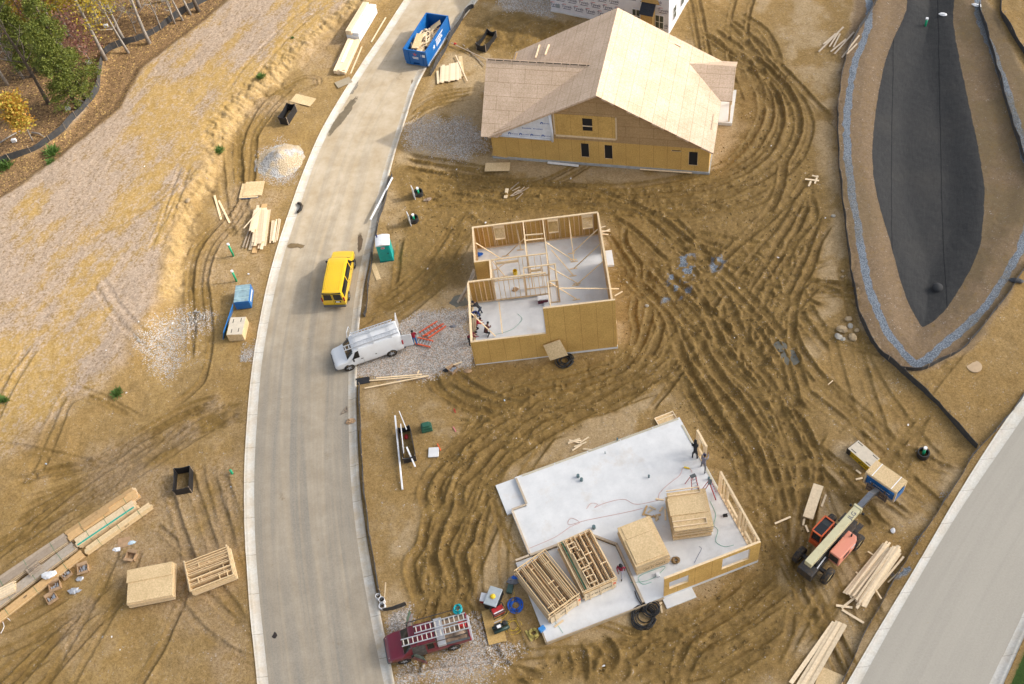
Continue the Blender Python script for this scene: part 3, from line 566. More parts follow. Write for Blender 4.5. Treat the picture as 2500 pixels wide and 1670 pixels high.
    ln = t.mix(t.ramp(t.mix(.5, spk, wr), .3, .7), (.024, .025, .026), (.054, .053, .051)); ln = t.mix(S(t.ramp(t.noise(2.4, co, 8, .82), .62, .74), .8), ln, (.15, .12, .085)); ln = t.mix(S(t.ramp(big, .5, .7), .35), ln, (.075, .068, .058)); ln = t.mix(S(t.ramp(fr, .008, .016), -1) if False else t.ramp(fr, .006, .014), (.014, .015, .016), ln)
    k = t.mix(t.ramp(at['lay'][0], .35, .65), k, ln)
    m = t.out(k, t.mix(w, (.9,)*3, (.66,)*3), spec=.3)
    t.bump(t.mix(.45, fine, t.mix(.5, spk, mid)), .8, .1)
    return m
PUDDLES = [(1124, 733, 1.25, .16), (1930, 872, .5, .12), (1905, 845, .35, .1)]
ground = make_ground()
def strip(name, gy, cols, m, zs, uvscale=None):
    mb = MB(); g = []
    for i, y in enumerate(gy): g.append([(c[i], y, z) for c, z in zip(cols, zs)])
    mb.grid([r[::-1] for r in g][::1]); o = mb.build(name, m, smooth=True)
    for p in o.data.polygons:
        if p.normal.z < 0: p.flip()
    L = np.concatenate([[0], np.cumsum(np.hypot(np.diff(gy), np.diff(cols[0])))]); me = o.data; uv = me.uv_layers.new(name='UVMap'); n = len(cols)
    lu = np.empty(len(me.loops), np.int32); me.loops.foreach_get('vertex_index', lu)
    acr = np.array([[0]+list(np.cumsum([abs(cols[j+1][i]-cols[j][i]) for j in range(n-1)])) for i in range(len(gy))])[:, ::-1]
    U = np.stack([acr.ravel(), np.repeat(L, n)], -1)[lu]; uv.data.foreach_set('uv', U.astype(np.float32).ravel())
    o['kind'] = 'structure'; return o
def road_mat(name, dusty):
    t = NT(name); uv = t.co('UV'); ob = t.co('Object'); S = lambda a, b: t.math('MULTIPLY', a, b)
    mp = t.new('Mapping'); mp.inputs['Scale'].default_value = (1.15, .026, 1); t.l.new(uv, mp.inputs[0]); st = t.noise(1.2, mp.outputs[0], 6, .62, .5); st2 = t.noise(.55, mp.outputs[0], 4, .6, .3)
    mid = t.noise(.55, ob, 7, .7); fine = t.noise(8, ob, 5, .78); blot = t.noise(.16, ob, 5, .6)
    k = t.mix(t.ramp(fine, .28, .72), (.215, .19, .15), (.345, .31, .255))
    k = t.mix(S(t.ramp(t.math('ADD', S(st2, .6), S(blot, .4)), .46, .62), .3), k, t.mix(fine, (.125, .113, .095), (.205, .188, .16)))
    f = t.ramp(t.math('ADD', S(st, .8), S(mid, .2)), .38, .68)
    if dusty:
        sp = t.new('SeparateXYZ'); t.l.new(ob, sp.inputs[0]); far = t.math('MULTIPLY', t.math('SUBTRACT', sp.outputs[1], 46), .03, clamp=True)
        k = t.mix(t.math('ADD', S(f, .72), S(far, .8), clamp=True), k, t.mix(t.ramp(mid, .3, .7), (.40, .30, .18), (.54, .45, .33)))
        k = t.mix(S(t.ramp(t.noise(.35, ob, 6, .75), .64, .70), .6), k, (.22, .16, .085))
    else: k = t.mix(S(f, .4), k, t.mix(mid, (.40, .35, .27), (.48, .44, .37))); k = t.mix(.5, k, (.50, .465, .395))
    k = t.mix(S(t.ramp(t.noise(2.2, ob, 6, .82), .64, .74), .6), k, (.44, .29, .13))
    t.bump(fine, .4, .03); return t.out(k, .9)
def kerb_mat(name, amt):
    t = NT(name); ob = t.co('Object'); mid = t.noise(.8, ob, 6, .7); fine = t.noise(7, ob, 4, .7)
    uv = t.co('UV'); b = t.new('TexBrick'); b.inputs['Color1'].default_value = (1, 1, 1, 1); b.inputs['Color2'].default_value = (.95, .95, .93, 1); b.inputs['Mortar'].default_value = (.55, .5, .45, 1)
    b.inputs['Scale'].default_value = 1; b.inputs['Brick Width'].default_value = 40; b.inputs['Row Height'].default_value = 3.05; b.inputs['Mortar Size'].default_value = .02; t.l.new(uv, b.inputs['Vector'])
    k = t.mix(t.ramp(fine, .3, .7), (.50, .48, .43), (.64, .62, .57)); k = t.mix(t.math('MULTIPLY', t.ramp(mid, .5-.18*amt, .72), .85*amt), k, (.44, .31, .16)); k = t.mix(1, k, b.outputs[0], 'MULTIPLY'); t.bump(fine, .25, .02); return t.out(k, .88)
street_m = road_mat('dusty_asphalt', True); side_m = road_mat('grey_asphalt', False)
strip('road', ry, [lki-.05, lki*.7+rki*.3, lki*.3+rki*.7, rki+.05], street_m, [-.004, .03, .03, -.004])
strip('road', sy, [s2b-.05, (s2b+s2c)/2, s2c+.05], side_m, [-.004, .03, -.004])
def kerb(gy, inn, outr, m):
    f = [0, .5, .62, .8, 1, 1.0]; z = [0, .004, .07, .10, .10, -.3]
    if inn[0] > outr[0]: return strip('kerb', gy, [outr*a+inn*(1-a) for a in f[::-1]], m, z[::-1])
    return strip('kerb', gy, [inn*(1-a)+outr*a for a in f], m, z)
kerb(ry, lki, lko, kerb_mat('pale_kerb', .75)); kerb(ry, rki, rko, kerb_mat('muddy_kerb', .95)); kerb(sy, s2b, s2a, kerb_mat('clean_kerb', .35)); kerb(sy, s2c, s2d, kerb_mat('clean_kerb_far', .35))
wat = NT('muddy_water'); wat.out(wat.mix(wat.noise(.6), (.10, .09, .06), (.17, .16, .13)), .08)
for px, py, rad, dep in PUDDLES:
    c = G(px, py); mb = MB(); mb.add([(c[0]+rad*1.5*math.cos(a), c[1]+rad*1.5*math.sin(a), -dep*.5) for a in np.linspace(0, 2*PI, 24, False)], [tuple(range(24))]); o = mb.build('puddle', wat.m); o['kind'] = 'structure'

# ------------------------------------------------------------------ wet and muddy stains on the street, thin films of their own
def street_z(x, y): l, r = np.interp(y, ry, lki)-.05, np.interp(y, ry, rki)+.05; return float(np.interp((x-l)/(r-l), [0, .3, .7, 1], [-.004, .03, .03, -.004]))
def stain(poly, c, rough, seed):
    P = np.array(GP(poly)); q = closed(P, .35); rd = np.random.default_rng(seed); n = np.stack([np.gradient(q[:, 1]), -np.gradient(q[:, 0])], -1); n /= np.hypot(*n.T)[:, None]+1e-9
    j = rd.normal(0, 1, len(q)); j = np.convolve(np.concatenate([j[-2:], j, j[:2]]), [.2, .6, 1, .6, .2], 'valid')*.09; q = q+n*j[:, None]; cen = q.mean(0); mb = MB(); rows = []
    for f in np.linspace(0, 1, 6): rows.append([(x, y, street_z(x, y)+.004) for x, y in cen+(q-cen)*f])
    mb.grid(rows, 0, True); t = NT('stain_film'); m = t.out(t.mix(t.ramp(t.noise(1.6, None, 6, .7), .3, .7), tuple(v*.75 for v in c), tuple(v*1.2 for v in c)), rough); o = mb.build('road_stain', m, smooth=True)
    at = o.data.attributes.new('film', 'FLOAT', 'POINT'); at.data.foreach_set('value', np.repeat([1, 1, .9, .7, .4, 0], len(q)).astype(np.float32)); a = t.new('Attribute', attribute_name='film'); tr = t.new('BsdfTransparent'); mx = t.new('MixShader')
    t.l.new(t.math('MULTIPLY', t.ramp(t.math('ADD', a.outputs['Fac'], t.math('MULTIPLY', t.math('SUBTRACT', t.noise(1.3, None, 7, .75), .5), 1.7)), .25, .6), .85), mx.inputs[0]); t.l.new(tr.outputs[0], mx.inputs[1]); t.l.new(t.b.outputs[0], mx.inputs[2]); t.l.new(mx.outputs[0], t.n['Material Output'].inputs[0])
    for p in o.data.polygons:
        if p.normal.z < 0: p.flip()
    o['kind'] = 'structure'
z21 = lambda a, b: (620+a/3.647, b/3.647)
z22 = lambda a, b: (620+a/3.647, 410+b/3.647)
for k, (F_, pts, c, r_) in enumerate(((z21, [(940, 815), (955, 850), (900, 940), (800, 1060), (720, 1180), (650, 1260), (640, 1230), (700, 1090), (790, 960), (860, 860)], (.20, .155, .095), .6), (z21, [(1400, 690), (1445, 720), (1420, 830), (1370, 890), (1360, 860), (1395, 780)], (.19, .13, .07), .7), (z21, [(860, 680), (940, 690), (945, 760), (870, 850), (800, 830), (800, 770)], (.30, .26, .20), .9), (z22, [(300, 675), (400, 680), (445, 700), (430, 730), (330, 715), (290, 705)], (.22, .15, .07), .9), (z22, [(945, 575), (975, 580), (960, 680), (935, 780), (915, 770), (922, 660)], (.13, .085, .045), .7), (y24, [(170, 1120), (205, 1140), (200, 1175), (180, 1160)], (.03, .02, .018), .6))): stain([F_(*p) for p in pts], c, r_, k)
# ------------------------------------------------------------------ buildings
def conc_mat():
    t = NT('new_concrete'); a = t.noise(.9, None, 6, .65); b = t.noise(9, None, 5, .7)
    k = t.mix(t.ramp(a, .3, .72), (.60, .605, .60), (.74, .74, .73)); k = t.mix(t.math('MULTIPLY', t.ramp(b, .62, .75), .35), k, (.34, .31, .27)); k = t.mix(t.math('MULTIPLY', t.ramp(t.noise(.5, None, 5, .7), .56, .72), .35), k, (.52, .42, .30))
    t.bump(b, .15, .01); return t.out(k, .85)
CONC = conc_mat()
def text(s, size, m, parent, M, name='lettering', ext=.004, align='CENTER'):
    c = bpy.data.curves.new(name, 'FONT'); c.body = s; c.size = size; c.extrude = ext; c.align_x = align; c.align_y = 'CENTER'; c.resolution_u = 2
    t = bpy.data.objects.new(name, c); me = bpy.data.meshes.new_from_object(t); bpy.data.objects.remove(t); bpy.data.curves.remove(c)
    me.transform(M); me.name = name; me.materials.clear(); me.materials.append(m); o = bpy.data.objects.new(name, me); COL.objects.link(o); o.parent = parent; return o
def axes(o, x, y):      # matrix that lays text flat: x = reading direction, y = up of the letters
    x = Vector(x).normalized(); y = Vector(y); y = (y-x*y.dot(x)).normalized(); z = x.cross(y)
    return Matrix(((x.x, y.x, z.x, o[0]), (x.y, y.y, z.y, o[1]), (x.z, y.z, z.z, o[2]), (0, 0, 0, 1)))
def join_meshes(objs, name):
    mb = MB(); mi = objs[0].data.materials[0]
    for o in objs: mb.add([v.co for v in o.data.vertices], [tuple(p.vertices) for p in o.data.polygons])
    par = objs[0].parent
    for o in objs: bpy.data.objects.remove(o)
    return mb.build(name, mi, par)
def stud_wall(parent, p0, p1, z0, h, out=0, openings=(), cover=(), t=.14, step=.406, seam=OSBW, name='stud_wall'):
    # p0,p1 plan ends; out = +1/-1 side (left/right of p0->p1) that carries sheathing; cover = spans left bare
    p0 = Vector((*p0, 0)); p1 = Vector((*p1, 0)); L = (p1-p0).length; d = (p1-p0)/L; nrm = Vector((-d.y, d.x, 0))
    M = Matrix(((d.x, nrm.x, 0, p0.x), (d.y, nrm.y, 0, p0.y), (0, 0, 1, z0), (0, 0, 0, 1)))
    mb = MB(); bx = lambda a, b, z, zz, mi=0: mb.box(a, b, -t/2, t/2, z, zz, mi, M)
    bx(0, L, 0, .045); bx(0, L, h-.045, h); bx(0, L, h-.094, h-.049)
    ss = list(np.arange(.02, L-.06, step))+[L-.045]
    for s in ss:
        if any(a-.02 < s < b for a, b, _, _ in openings): continue
        bx(s, s+.045, .045, h-.094)
    for a, b, za, zb in openings:
        for s in (a-.05, b): bx(s, s+.045, .045, h-.094)
        if za > .1:
            bx(a, b, za-.045, za)
            for s in np.arange(a+.1, b-.05, step): bx(s, s+.045, .045, za-.045)
        bx(a, b, zb, zb+.24)
    o = mb.build(name, PINE, parent)
    if out:
        sb = MB(); o0, o1 = (t/2+.001, t/2+.014) if out > 0 else (-t/2-.014, -t/2-.001)
        cuts = sorted(openings, key=lambda q: q[0]); s = -.01 if not cover else 0
        def pan(a, b, z, zz): sb.box(a, b, o0, o1, z, zz, 0, M)
        for a, b, za, zb in cuts:
            if a > s: pan(s, a, -.03, h-.02)
            if za > .1: pan(a, b, -.03, za)
            if zb < h-.3: pan(a, b, zb, h-.02)
            s = b
        if s < L: pan(s, L+.01, -.03, h-.02)
        q = sb.build('sheathing', seam, o); set_uv(q, uv_wall)
    return o
def house_thing(name, label, F): return thing(name, label, 'house' if 'house' in name else 'foundation', (F.o[0], F.o[1], 0), F.th)
r1 = lambda a, b: (1130+a/5.85, 500+b/5.85)
r2 = lambda a, b: (1130+a/5.85, 660+b/5.85)
r3 = lambda a, b: (1560+a/6.876, 1000+b/6.876)
r4 = lambda a, b: (1200+a/6.876, 1240+b/6.876)
r5 = lambda a, b: (1540+a/6.876, 1180+b/6.876)
qq = lambda x0, y0: (lambda a, b: (x0+a/3.647, y0+b/3.647))
q11, q21, q31, q41 = qq(0, 0), qq(620, 0), qq(1240, 0), qq(1860, 0); q12, q22, q32, q42 = qq(0, 410), qq(620, 410), qq(1240, 410), qq(1860, 410)
q13, q23, q33, q43 = qq(0, 820), qq(620, 820), qq(1240, 820), qq(1860, 820); q14, q24, q34, q44 = qq(0, 1240), qq(620, 1240), qq(1240, 1240), qq(1860, 1240)
# ---- framed house
def framed_house():
    T = house_thing('framed_house', 'roofless house shell of bare stud walls and yellow strand board on a concrete slab', FM)
    mb = MB(); mb.prism([(0, 6.2), (.6, 6.2), (.6, 12.12), (11.27, 12.12), (11.27, .02), (5.86, .02), (5.86, 6.2)], -.3, .25); mb.build('house_slab', CONC, T)
    mb = MB(); mb.box(-.05, 5.858, -.02, 6.198, -.3, .1); mb.build('garage_slab', CONC, T)
    mb = MB(); mb.box(11.29, 12.05, 8.5, 10.15, -.2, .22); mb.build('stoop', CONC, T, bevel=.02)
    W = lambda a, b: (max(0, FM.wall(*r1(*a), 11.98)[0]-.6), FM.wall(*r1(*b), 11.98)[0]-.6)
    ops = []
    for a, b in (((440, 330), (585, 330)), ((1215, 240), (1355, 240)), ((1705, 190), (1850, 190))):
        s, e = W(a, b); ops.append((s, e, .95, 2.35))
    stud_wall(T, (.6, 12.05), (11.2, 12.05), .25, 2.75, 1, ops)
    stud_wall(T, (.67, 8.27), (.67, 11.97), .25, 2.75, 1); stud_wall(T, (.6, 8.2), (1.9, 8.2), .25, 2.75, -1)
    stud_wall(T, (1.9, 8.12), (1.9, 6.25), .25, 2.75, 0, [(.5, 1.4, 0, 2.1)])
    stud_wall(T, (0, 6.15), (1.9, 6.15), .25, 2.75, 1); stud_wall(T, (1.98, 6.15), (6.33, 6.15), .25, 2.75, 0)
    stud_wall(T, (0, .15), (0, 6.07), .1, 2.9, 0, [(.45, 5.5, 0, 2.45)]); stud_wall(T, (-.07, .07), (5.79, .07), .1, 2.9, -1)
    stud_wall(T, (5.8, .10), (11.2, .10), .25, 5.8, -1); stud_wall(T, (11.2, .18), (11.2, 11.97), .25, 2.75, -1, [(8.6, 9.6, 0, 2.1)])
    for a, b, op in (((4.92, 8.28), (4.92, 11.97), [(1.2, 2.1, 0, 2.1)]), ((6.58, 8.28), (6.58, 11.97), [(1.8, 2.6, 0, 2.1)]), ((1.98, 8.2), (6.65, 8.2), [(.4, 2.2, 0, 2.1)]), ((4.54, 6.95), (7.2, 6.95), [(.6, 1.4, 0, 2.1)]), ((7.15, 5.27), (7.15, 6.87), []), ((6.45, 5.2), (7.22, 5.2), []), ((6.38, .2), (6.38, 5.1), []), ((6.55, 7.03), (6.55, 8.1), []), ((4.54, 6.23), (4.54, 6.87), [])):
        stud_wall(T, a, b, .25, 2.75, 0, op, t=.09, step=.5)
    for a, b in (((885, 435), (1150, 415)), ((890, 510), (1155, 482))):
        p = FM.l(*r1(*a), 2.9); q = FM.l(*r1(*b), 2.9); mb = MB(); mb.beam((p[0], p[1], 2.9), (q[0], q[1], 2.9), .09, .09); mb.build('header', PINE, T)
    B1 = [((185, 545), (530, 760)), ((870, 490), (620, 725)), ((1190, 540), (1600, 805)), ((1925, 350), (1560, 690)), ((1965, 555), (1590, 905)), ((2005, 805), (1620, 1145)), ((1265, 645), (1580, 1010)), ((1230, 890), (1640, 1120)), ((1235, 1105), (1630, 1350)), ((415, 790), (600, 1020)), ((665, 790), (480, 920)), ((765, 270), (830, 640)), ((1515, 190), (1585, 780))]
    for k, (a, b) in enumerate(B1):
        zt = 2.45 if k not in (6,) else 1.2
        p = FM.l(*r1(*a), zt); q = FM.l(*r1(*b), .3); mb = MB(); mb.beam((p[0], p[1], zt), (q[0], q[1], .3), .09, .045); mb.box(q[0]-.35, q[0]+.25, q[1]-.05, q[1]+.05, .252, .29); mb.build('brace', PINE, T)
    for a, za, b, zb in ((r2(120, 615), 2.6, r2(465, 940), .2), (r2(565, 900), 2.9, r2(515, 450), .3), (r1(1390, 1190), 2.5, r1(2230, 1200), 2.5), (r2(2170, 365), 3.0, r2(2280, 300), 3.0), (r2(165, 640), 2.4, r2(150, 980), .2), (r2(185, 640), 2.4, r2(175, 985), .2)):
        p = FM.l(*a, za); q = FM.l(*b, zb); mb = MB(); mb.beam((p[0], p[1], za), (q[0], q[1], zb), .1, .045); mb.build('brace', PINE, T)
    return T
framed_house()
# ---- bare slab
def slab_house():
    T = house_thing('slab_foundation', 'white concrete house slab with its first low stud walls raised', FS); zs = .3
    mb = MB(); mb.prism([(7.3, .15), (15.55, .15), (15.55, 12.6), (2.45, 12.6), (2.45, 10.05), (1.3, 10.05), (1.3, 6.45), (5.75, 6.45), (7.3, 4.9)], -.35, zs); mb.build('house_slab', CONC, T)
    mb = MB(); mb.prism([(.27, .2), (7.1, .2), (7.1, 4.8), (5.66, 6.3), (.27, 6.3)], -.35, .16); mb.build('garage_slab', CONC, T)
    mb = MB(); mb.box(.95, 2.448, 10.054, 12.62, -.3, .14); mb.build('porch_slab', CONC, T, bevel=.015)
    mb = MB(); mb.box(8.5, 10.65, -.6, .148, -.3, .1); mb.build('porch_step', CONC, T, bevel=.015)
    sill = MB(); zc = zs+.045
    for a, b in (((.3, 6.38), (1.38, 6.38)), ((1.38, 6.30), (1.38, 10.1)), ((1.38, 10.17), (2.48, 10.17)), ((2.52, 10.25), (2.52, 12.45))): sill.beam((*a, zc), (*b, zc), .14, .09)
    for a, b in (((1.45, 6.38), (5.7, 6.38)), ((5.74, 6.33), (7.22, 4.84)), ((7.2, 4.8), (7.2, .3))): sill.beam((*a, zc-.02), (*b, zc-.02), .16, .12)
    sill.build('sill_plate', wood('sill_wood', (.60, .50, .38, 1), .25), T)
    rim = MB(); rim.beam((.23, .1, .15), (7.2, .1, .15), .06, .4); rim.beam((.2, .1, .1), (.2, 1.3, .1), .08, .34); rim.beam((7.2, .1, .12), (8.6, .1, .12), .05, .34); rim.build('form_board', wood('form_wood', (.52, .42, .29, 1), .2), T)
    br = MB()
    for x in np.arange(3, 15.3, 2.6): br.beam((x, 12.5, zs+.02), (min(x+2.5, 15.4), 12.5, zs+.02), .13, .03)
    for y in (5.95, 8.2, 9.9): br.beam((15.44, y, zs+.02), (15.44, y+2.0, zs+.02), .13, .03)
    br.build('sill_gasket', wood('wet_sill', (.58, .54, .42, 1), .15), T)
    stud_wall(T, (8.64, .24), (15.5, .24), zs, 2.72, -1, [(.35, 1.75, .85, 1.95), (4.15, 6.15, .75, 2.35)])
    stud_wall(T, (15.46, .33), (15.46, 5.95), zs, 2.72, 0, [(.55, 1.7, .9, 2.3), (2.7, 4.3, .9, 2.3)])
    stud_wall(T, (15.46, 8.1), (15.46, 9.6), zs, 2.72, 0, [(.35, 1.0, .9, 2.2)], name='new_stud_wall')
    for px in (q34(620, 1), q34(0, 0)): pass
    for p, r in ((q33(625, 1248), .11), (q33(655, 1280), .11), (q33(1255, 1250), .07), (q33(1788, 1270), .08), (q34(765, 172), .13), (q33(975, 920), .06), (q33(865, 1040), .03)):
        l = FS.l(*p, zs+.15); MB().tube([(l[0], l[1], zs), (l[0], l[1], zs+.3)], r, 10).build('pipe_stub', plain('pipe_grey', (.10, .16, .17, 1), .5), T)
    return T
slab_house()
# ---- sheathed house
def roofed_house():
    T = house_thing('sheathed_house', 'large gabled house wholly clad in tan strand board roof sheets, not yet shingled', FF)
    XL, D, ZE, ZR, XR = -19.6, 11.4, 2.75, 8.35, -9.72
    mb = MB(); mb.box(XL-.1, .1, -.1, D+.1, -.3, .2); mb.build('foundation', plain('old_concrete', (.40, .41, .41, 1), .9, var=.2), T)
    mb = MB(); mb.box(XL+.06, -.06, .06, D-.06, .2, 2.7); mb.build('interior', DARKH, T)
    sl = (ZR-ZE)/(-XR+.35)
    def open_wall(name, m, poly_z, ops, y0, y1):     # front wall between x-spans with true openings
        mb = MB(); s = XL
        for a, b, za, zb in sorted(ops):
            mb.box(s, a, y0, y1, .2, poly_z); mb.box(a, b, y0, y1, .2, za); mb.box(a, b, y0, y1, zb, poly_z); s = b
        mb.box(s, 0, y0, y1, .2, poly_z); o = mb.build(name, m, T); return set_uv(o, uv_wall)
    ops = []
    for a, b in (((645, 1275), (728, 1405)), ((855, 1290), (935, 1420)), ((1455, 1335), (1543, 1355)), ((1610, 1350), (1688, 1478))):
        p = FF.wall(*q31(*a), 0); q = FF.wall(*q31(*b), 0); ops.append((p[0], q[0], max(.3, q[1]), min(2.7, p[1])))
    open_wall('front_wall', OSBW, 2.9, ops, 0, .05)
    for a, b, za, zb in ops:
        mb = MB()
        for x in (a, b-.04): mb.box(x, x+.04, .052, .14, za, zb)
        mb.box(a+.042, b-.042, .052, .14, za, za+.04); mb.build('window_opening', PINE, T)
    for n, bx_ in (('end_wall', (0-.05, 0, .052, D)), ('end_wall', (XL, XL+.05, .052, D)), ('rear_wall', (XL+.06, -.06, D-.05, D))):
        mb = MB(); mb.box(*bx_, .2, 2.9); set_uv(mb.build(n, OSBW, T), uv_wall)
    zx = lambda x: ZE+(.35-abs(x-XR)+(-XR))*sl - .12
    pts = [(XL+.1, 2.902), (-.02, 2.902), (-.02, max(2.93, zx(-.02))), (XR, zx(XR)), (XL+.1, max(2.93, zx(XL+.1)))]
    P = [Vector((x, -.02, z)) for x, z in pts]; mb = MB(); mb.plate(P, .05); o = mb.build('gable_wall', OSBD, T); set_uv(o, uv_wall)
    p = FF.wall(*q31(410, 1012), -.05); q = FF.wall(*q31(960, 1240), -.05); w0 = FF.wall(*q31(660, 1052), -.06); w1 = FF.wall(*q31(755, 1168), -.06)
    mb = MB(); x0, x1, z1, z0 = p[0], q[0], p[1], q[1]+.1; ya, yb = -.075, -.024
    mb.box(x0, w0[0], ya, yb, z0, z1); mb.box(w1[0], x1, ya, yb, z0, z1); mb.box(w0[0], w1[0], ya, yb, z0, w1[1]); mb.box(w0[0], w1[0], ya, yb, w0[1], z1); o = mb.build('bay_panel', OSBW, T); set_uv(o, uv_wall)
    mb = MB(); mb.box(w0[0]+.002, w1[0]-.002, -.04, -.022, w1[1], w0[1]); o = mb.build('window_opening', DARKH, T); zm = w1[1]+(w0[1]-w1[1])*.38; mb = MB(); mb.box(w0[0], w1[0], -.09, -.042, zm-.04, zm+.04); mb.build('rail', PINE, o)
    tr = MB(); tr.box(x0-.13, x0-.002, -.09, -.022, z0, z1); tr.box(x1+.002, x1+.13, -.09, -.022, z0-.15, z1); tr.box(x0, x1, -.11, -.022, z0-.2, z0-.002); tr.build('trim', PINE, T)
    # lapped wrap left of the bay
    wr = plain('house_wrap', (.78, .80, .84, 1), .6, var=.15, sc=2); zl = 2.85
    xl = FF.wall(*(1219, 334), -.05)[0]; xr = x0-.25
    mb = MB(); mb.plate([Vector((xl, -.03, zl)), Vector((xr, -.03, zl)), Vector((xr, -.03, zx(xr)-.05)), Vector((xl, -.03, max(zl+.05, zx(xl)-.05)))], .006); wo = mb.build('house_wrap', wr, T)
    mb = MB(); mb.tube([(xr-.1, -.1, zl-.25), (xr-.05, -.1, zl+1.0), (xr-.2, -.1, zx(xr)-.3)], [.12, .1, .12], 8); mb.beam((xl-.3, -.08, zl-.05), (xr, -.08, zl-.1), .02, .22); mb.build('loose_flap', wr, wo, True)
    bl = plain('blue_print', (.05, .12, .38, 1), .6); L = []
    for r_, z in enumerate((zl+.28, zl+1.05, zl+1.75)):
        for k in range(6):
            x = xl+.35+k*1.02+(r_ % 2)*.25
            if x > xr-.35 or z > zx(x-.3)-.35: continue
            L.append(text('Brookfield', .2 if r_ == 1 else .13, bl, wo, axes((x+(.12 if r_ != 1 else 0), -.042, z), (1, 0, 0), (0, 0, 1))))
            if r_ != 1:
                g = MB(); g.plate([Vector((x-.5, -.042, z-.1)), Vector((x-.5, -.042, z+.06)), Vector((x-.36, -.042, z+.16)), Vector((x-.22, -.042, z+.06)), Vector((x-.22, -.042, z-.1)), Vector((x-.3, -.042, z-.1)), Vector((x-.3, -.042, z+.02)), Vector((x-.42, -.042, z+.02)), Vector((x-.42, -.042, z-.1))][::-1], .003); L.append(g.build('lettering', bl, wo))
    if L: join_meshes(L, 'lettering')
    # roof planes
    def roof(pts, name='roof_plane', th=.16):
        pts = [Vector(p) for p in pts]; e = (pts[1]-pts[0]).normalized(); n = (pts[1]-pts[0]).cross(pts[2]-pts[0]).normalized(); u2 = n.cross(e)
        mb = MB(); mb.plate(pts, th); o = mb.build(name, OSBR, T); p0 = pts[0].copy()
        return set_uv(o, lambda co, nn: ((co-p0).dot(e), (co-p0).dot(u2)))
    yf, yb = -.3, D+.3
    roof([(.35, yf, ZE), (.35, yb, ZE), (XR, yb, ZR), (XR, yf, ZR)])
    roof([(XL-.2, yb, ZE-.02), (XL-.2, yf, ZE-.02), (XR-.004, yf, ZR), (XR-.004, yb, ZR)])
    yr, zr = 4.62, 7.62; xv = lambda z: XR-(ZR-z)/sl; ms = (zr-ZE)/(yr+.3)
    roof([(-20.45, -.3, ZE), (xv(ZE)+.9, -.3, ZE+.01), (xv(zr)+.25, yr, zr+.02), (-20.45, yr, zr)])
    roof([(xv(ZE)+.9, 2*yr+.3, ZE), (-20.45, 2*yr+.3, ZE), (-20.45, yr-.02, zr-.03), (xv(zr)+.25, yr-.02, zr-.03)])
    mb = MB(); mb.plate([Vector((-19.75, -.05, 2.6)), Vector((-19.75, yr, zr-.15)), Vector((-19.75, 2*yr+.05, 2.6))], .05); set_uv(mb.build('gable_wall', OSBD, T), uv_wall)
    mb = MB(); vm = []
    for k in range(13):
        x = -20.3+k*.75; mb.beam((x, yr-.16, zr-.06), (x+.66, yr-.16, zr-.06), .05, .06)
    mb.build('ridge_vent', DARKH, T)
    # porch roof on the right end
    pr, pz = 9.2, 4.5; pm = (pz-ZE)/(pr-6.45); xr_ = lambda z: XR+(ZR-z)/sl
    roof([(xr_(ZE)-.35, 6.45, ZE+.06), (1.3, 6.45, ZE+.06), (1.3, pr, pz), (xr_(pz)-.3, pr, pz+.05)])
    roof([(1.3, 2*pr-6.45, ZE+.06), (xr_(ZE)-.35, 2*pr-6.45, ZE+.06), (xr_(pz)-.3, pr+.02, pz+.04), (1.3, pr+.02, pz-.01)])
    mb = MB(); mb.box(.05, 1.45, 6.4, 11, -.2, .3); mb.build('porch_floor', CONC, T)
    for y in (6.6, 8.9, 10.9): mb = MB(); mb.box(1.08, 1.22, y, y+.14, .302, ZE-.1); mb.build('porch_post', PINE, T)
    mb = MB(); mb.box(1.06, 1.24, 6.5, 11.1, ZE-.095, ZE+.02); mb.build('porch_beam', PINE, T)
    mb = MB(); mb.box(.02, .06, 6.8, 11, .302, 2.7); mb.build('porch_wall', OSBP, T)
    return T
roofed_house()
def on_roof(px, zref):
    return FF.l(*px, zref)
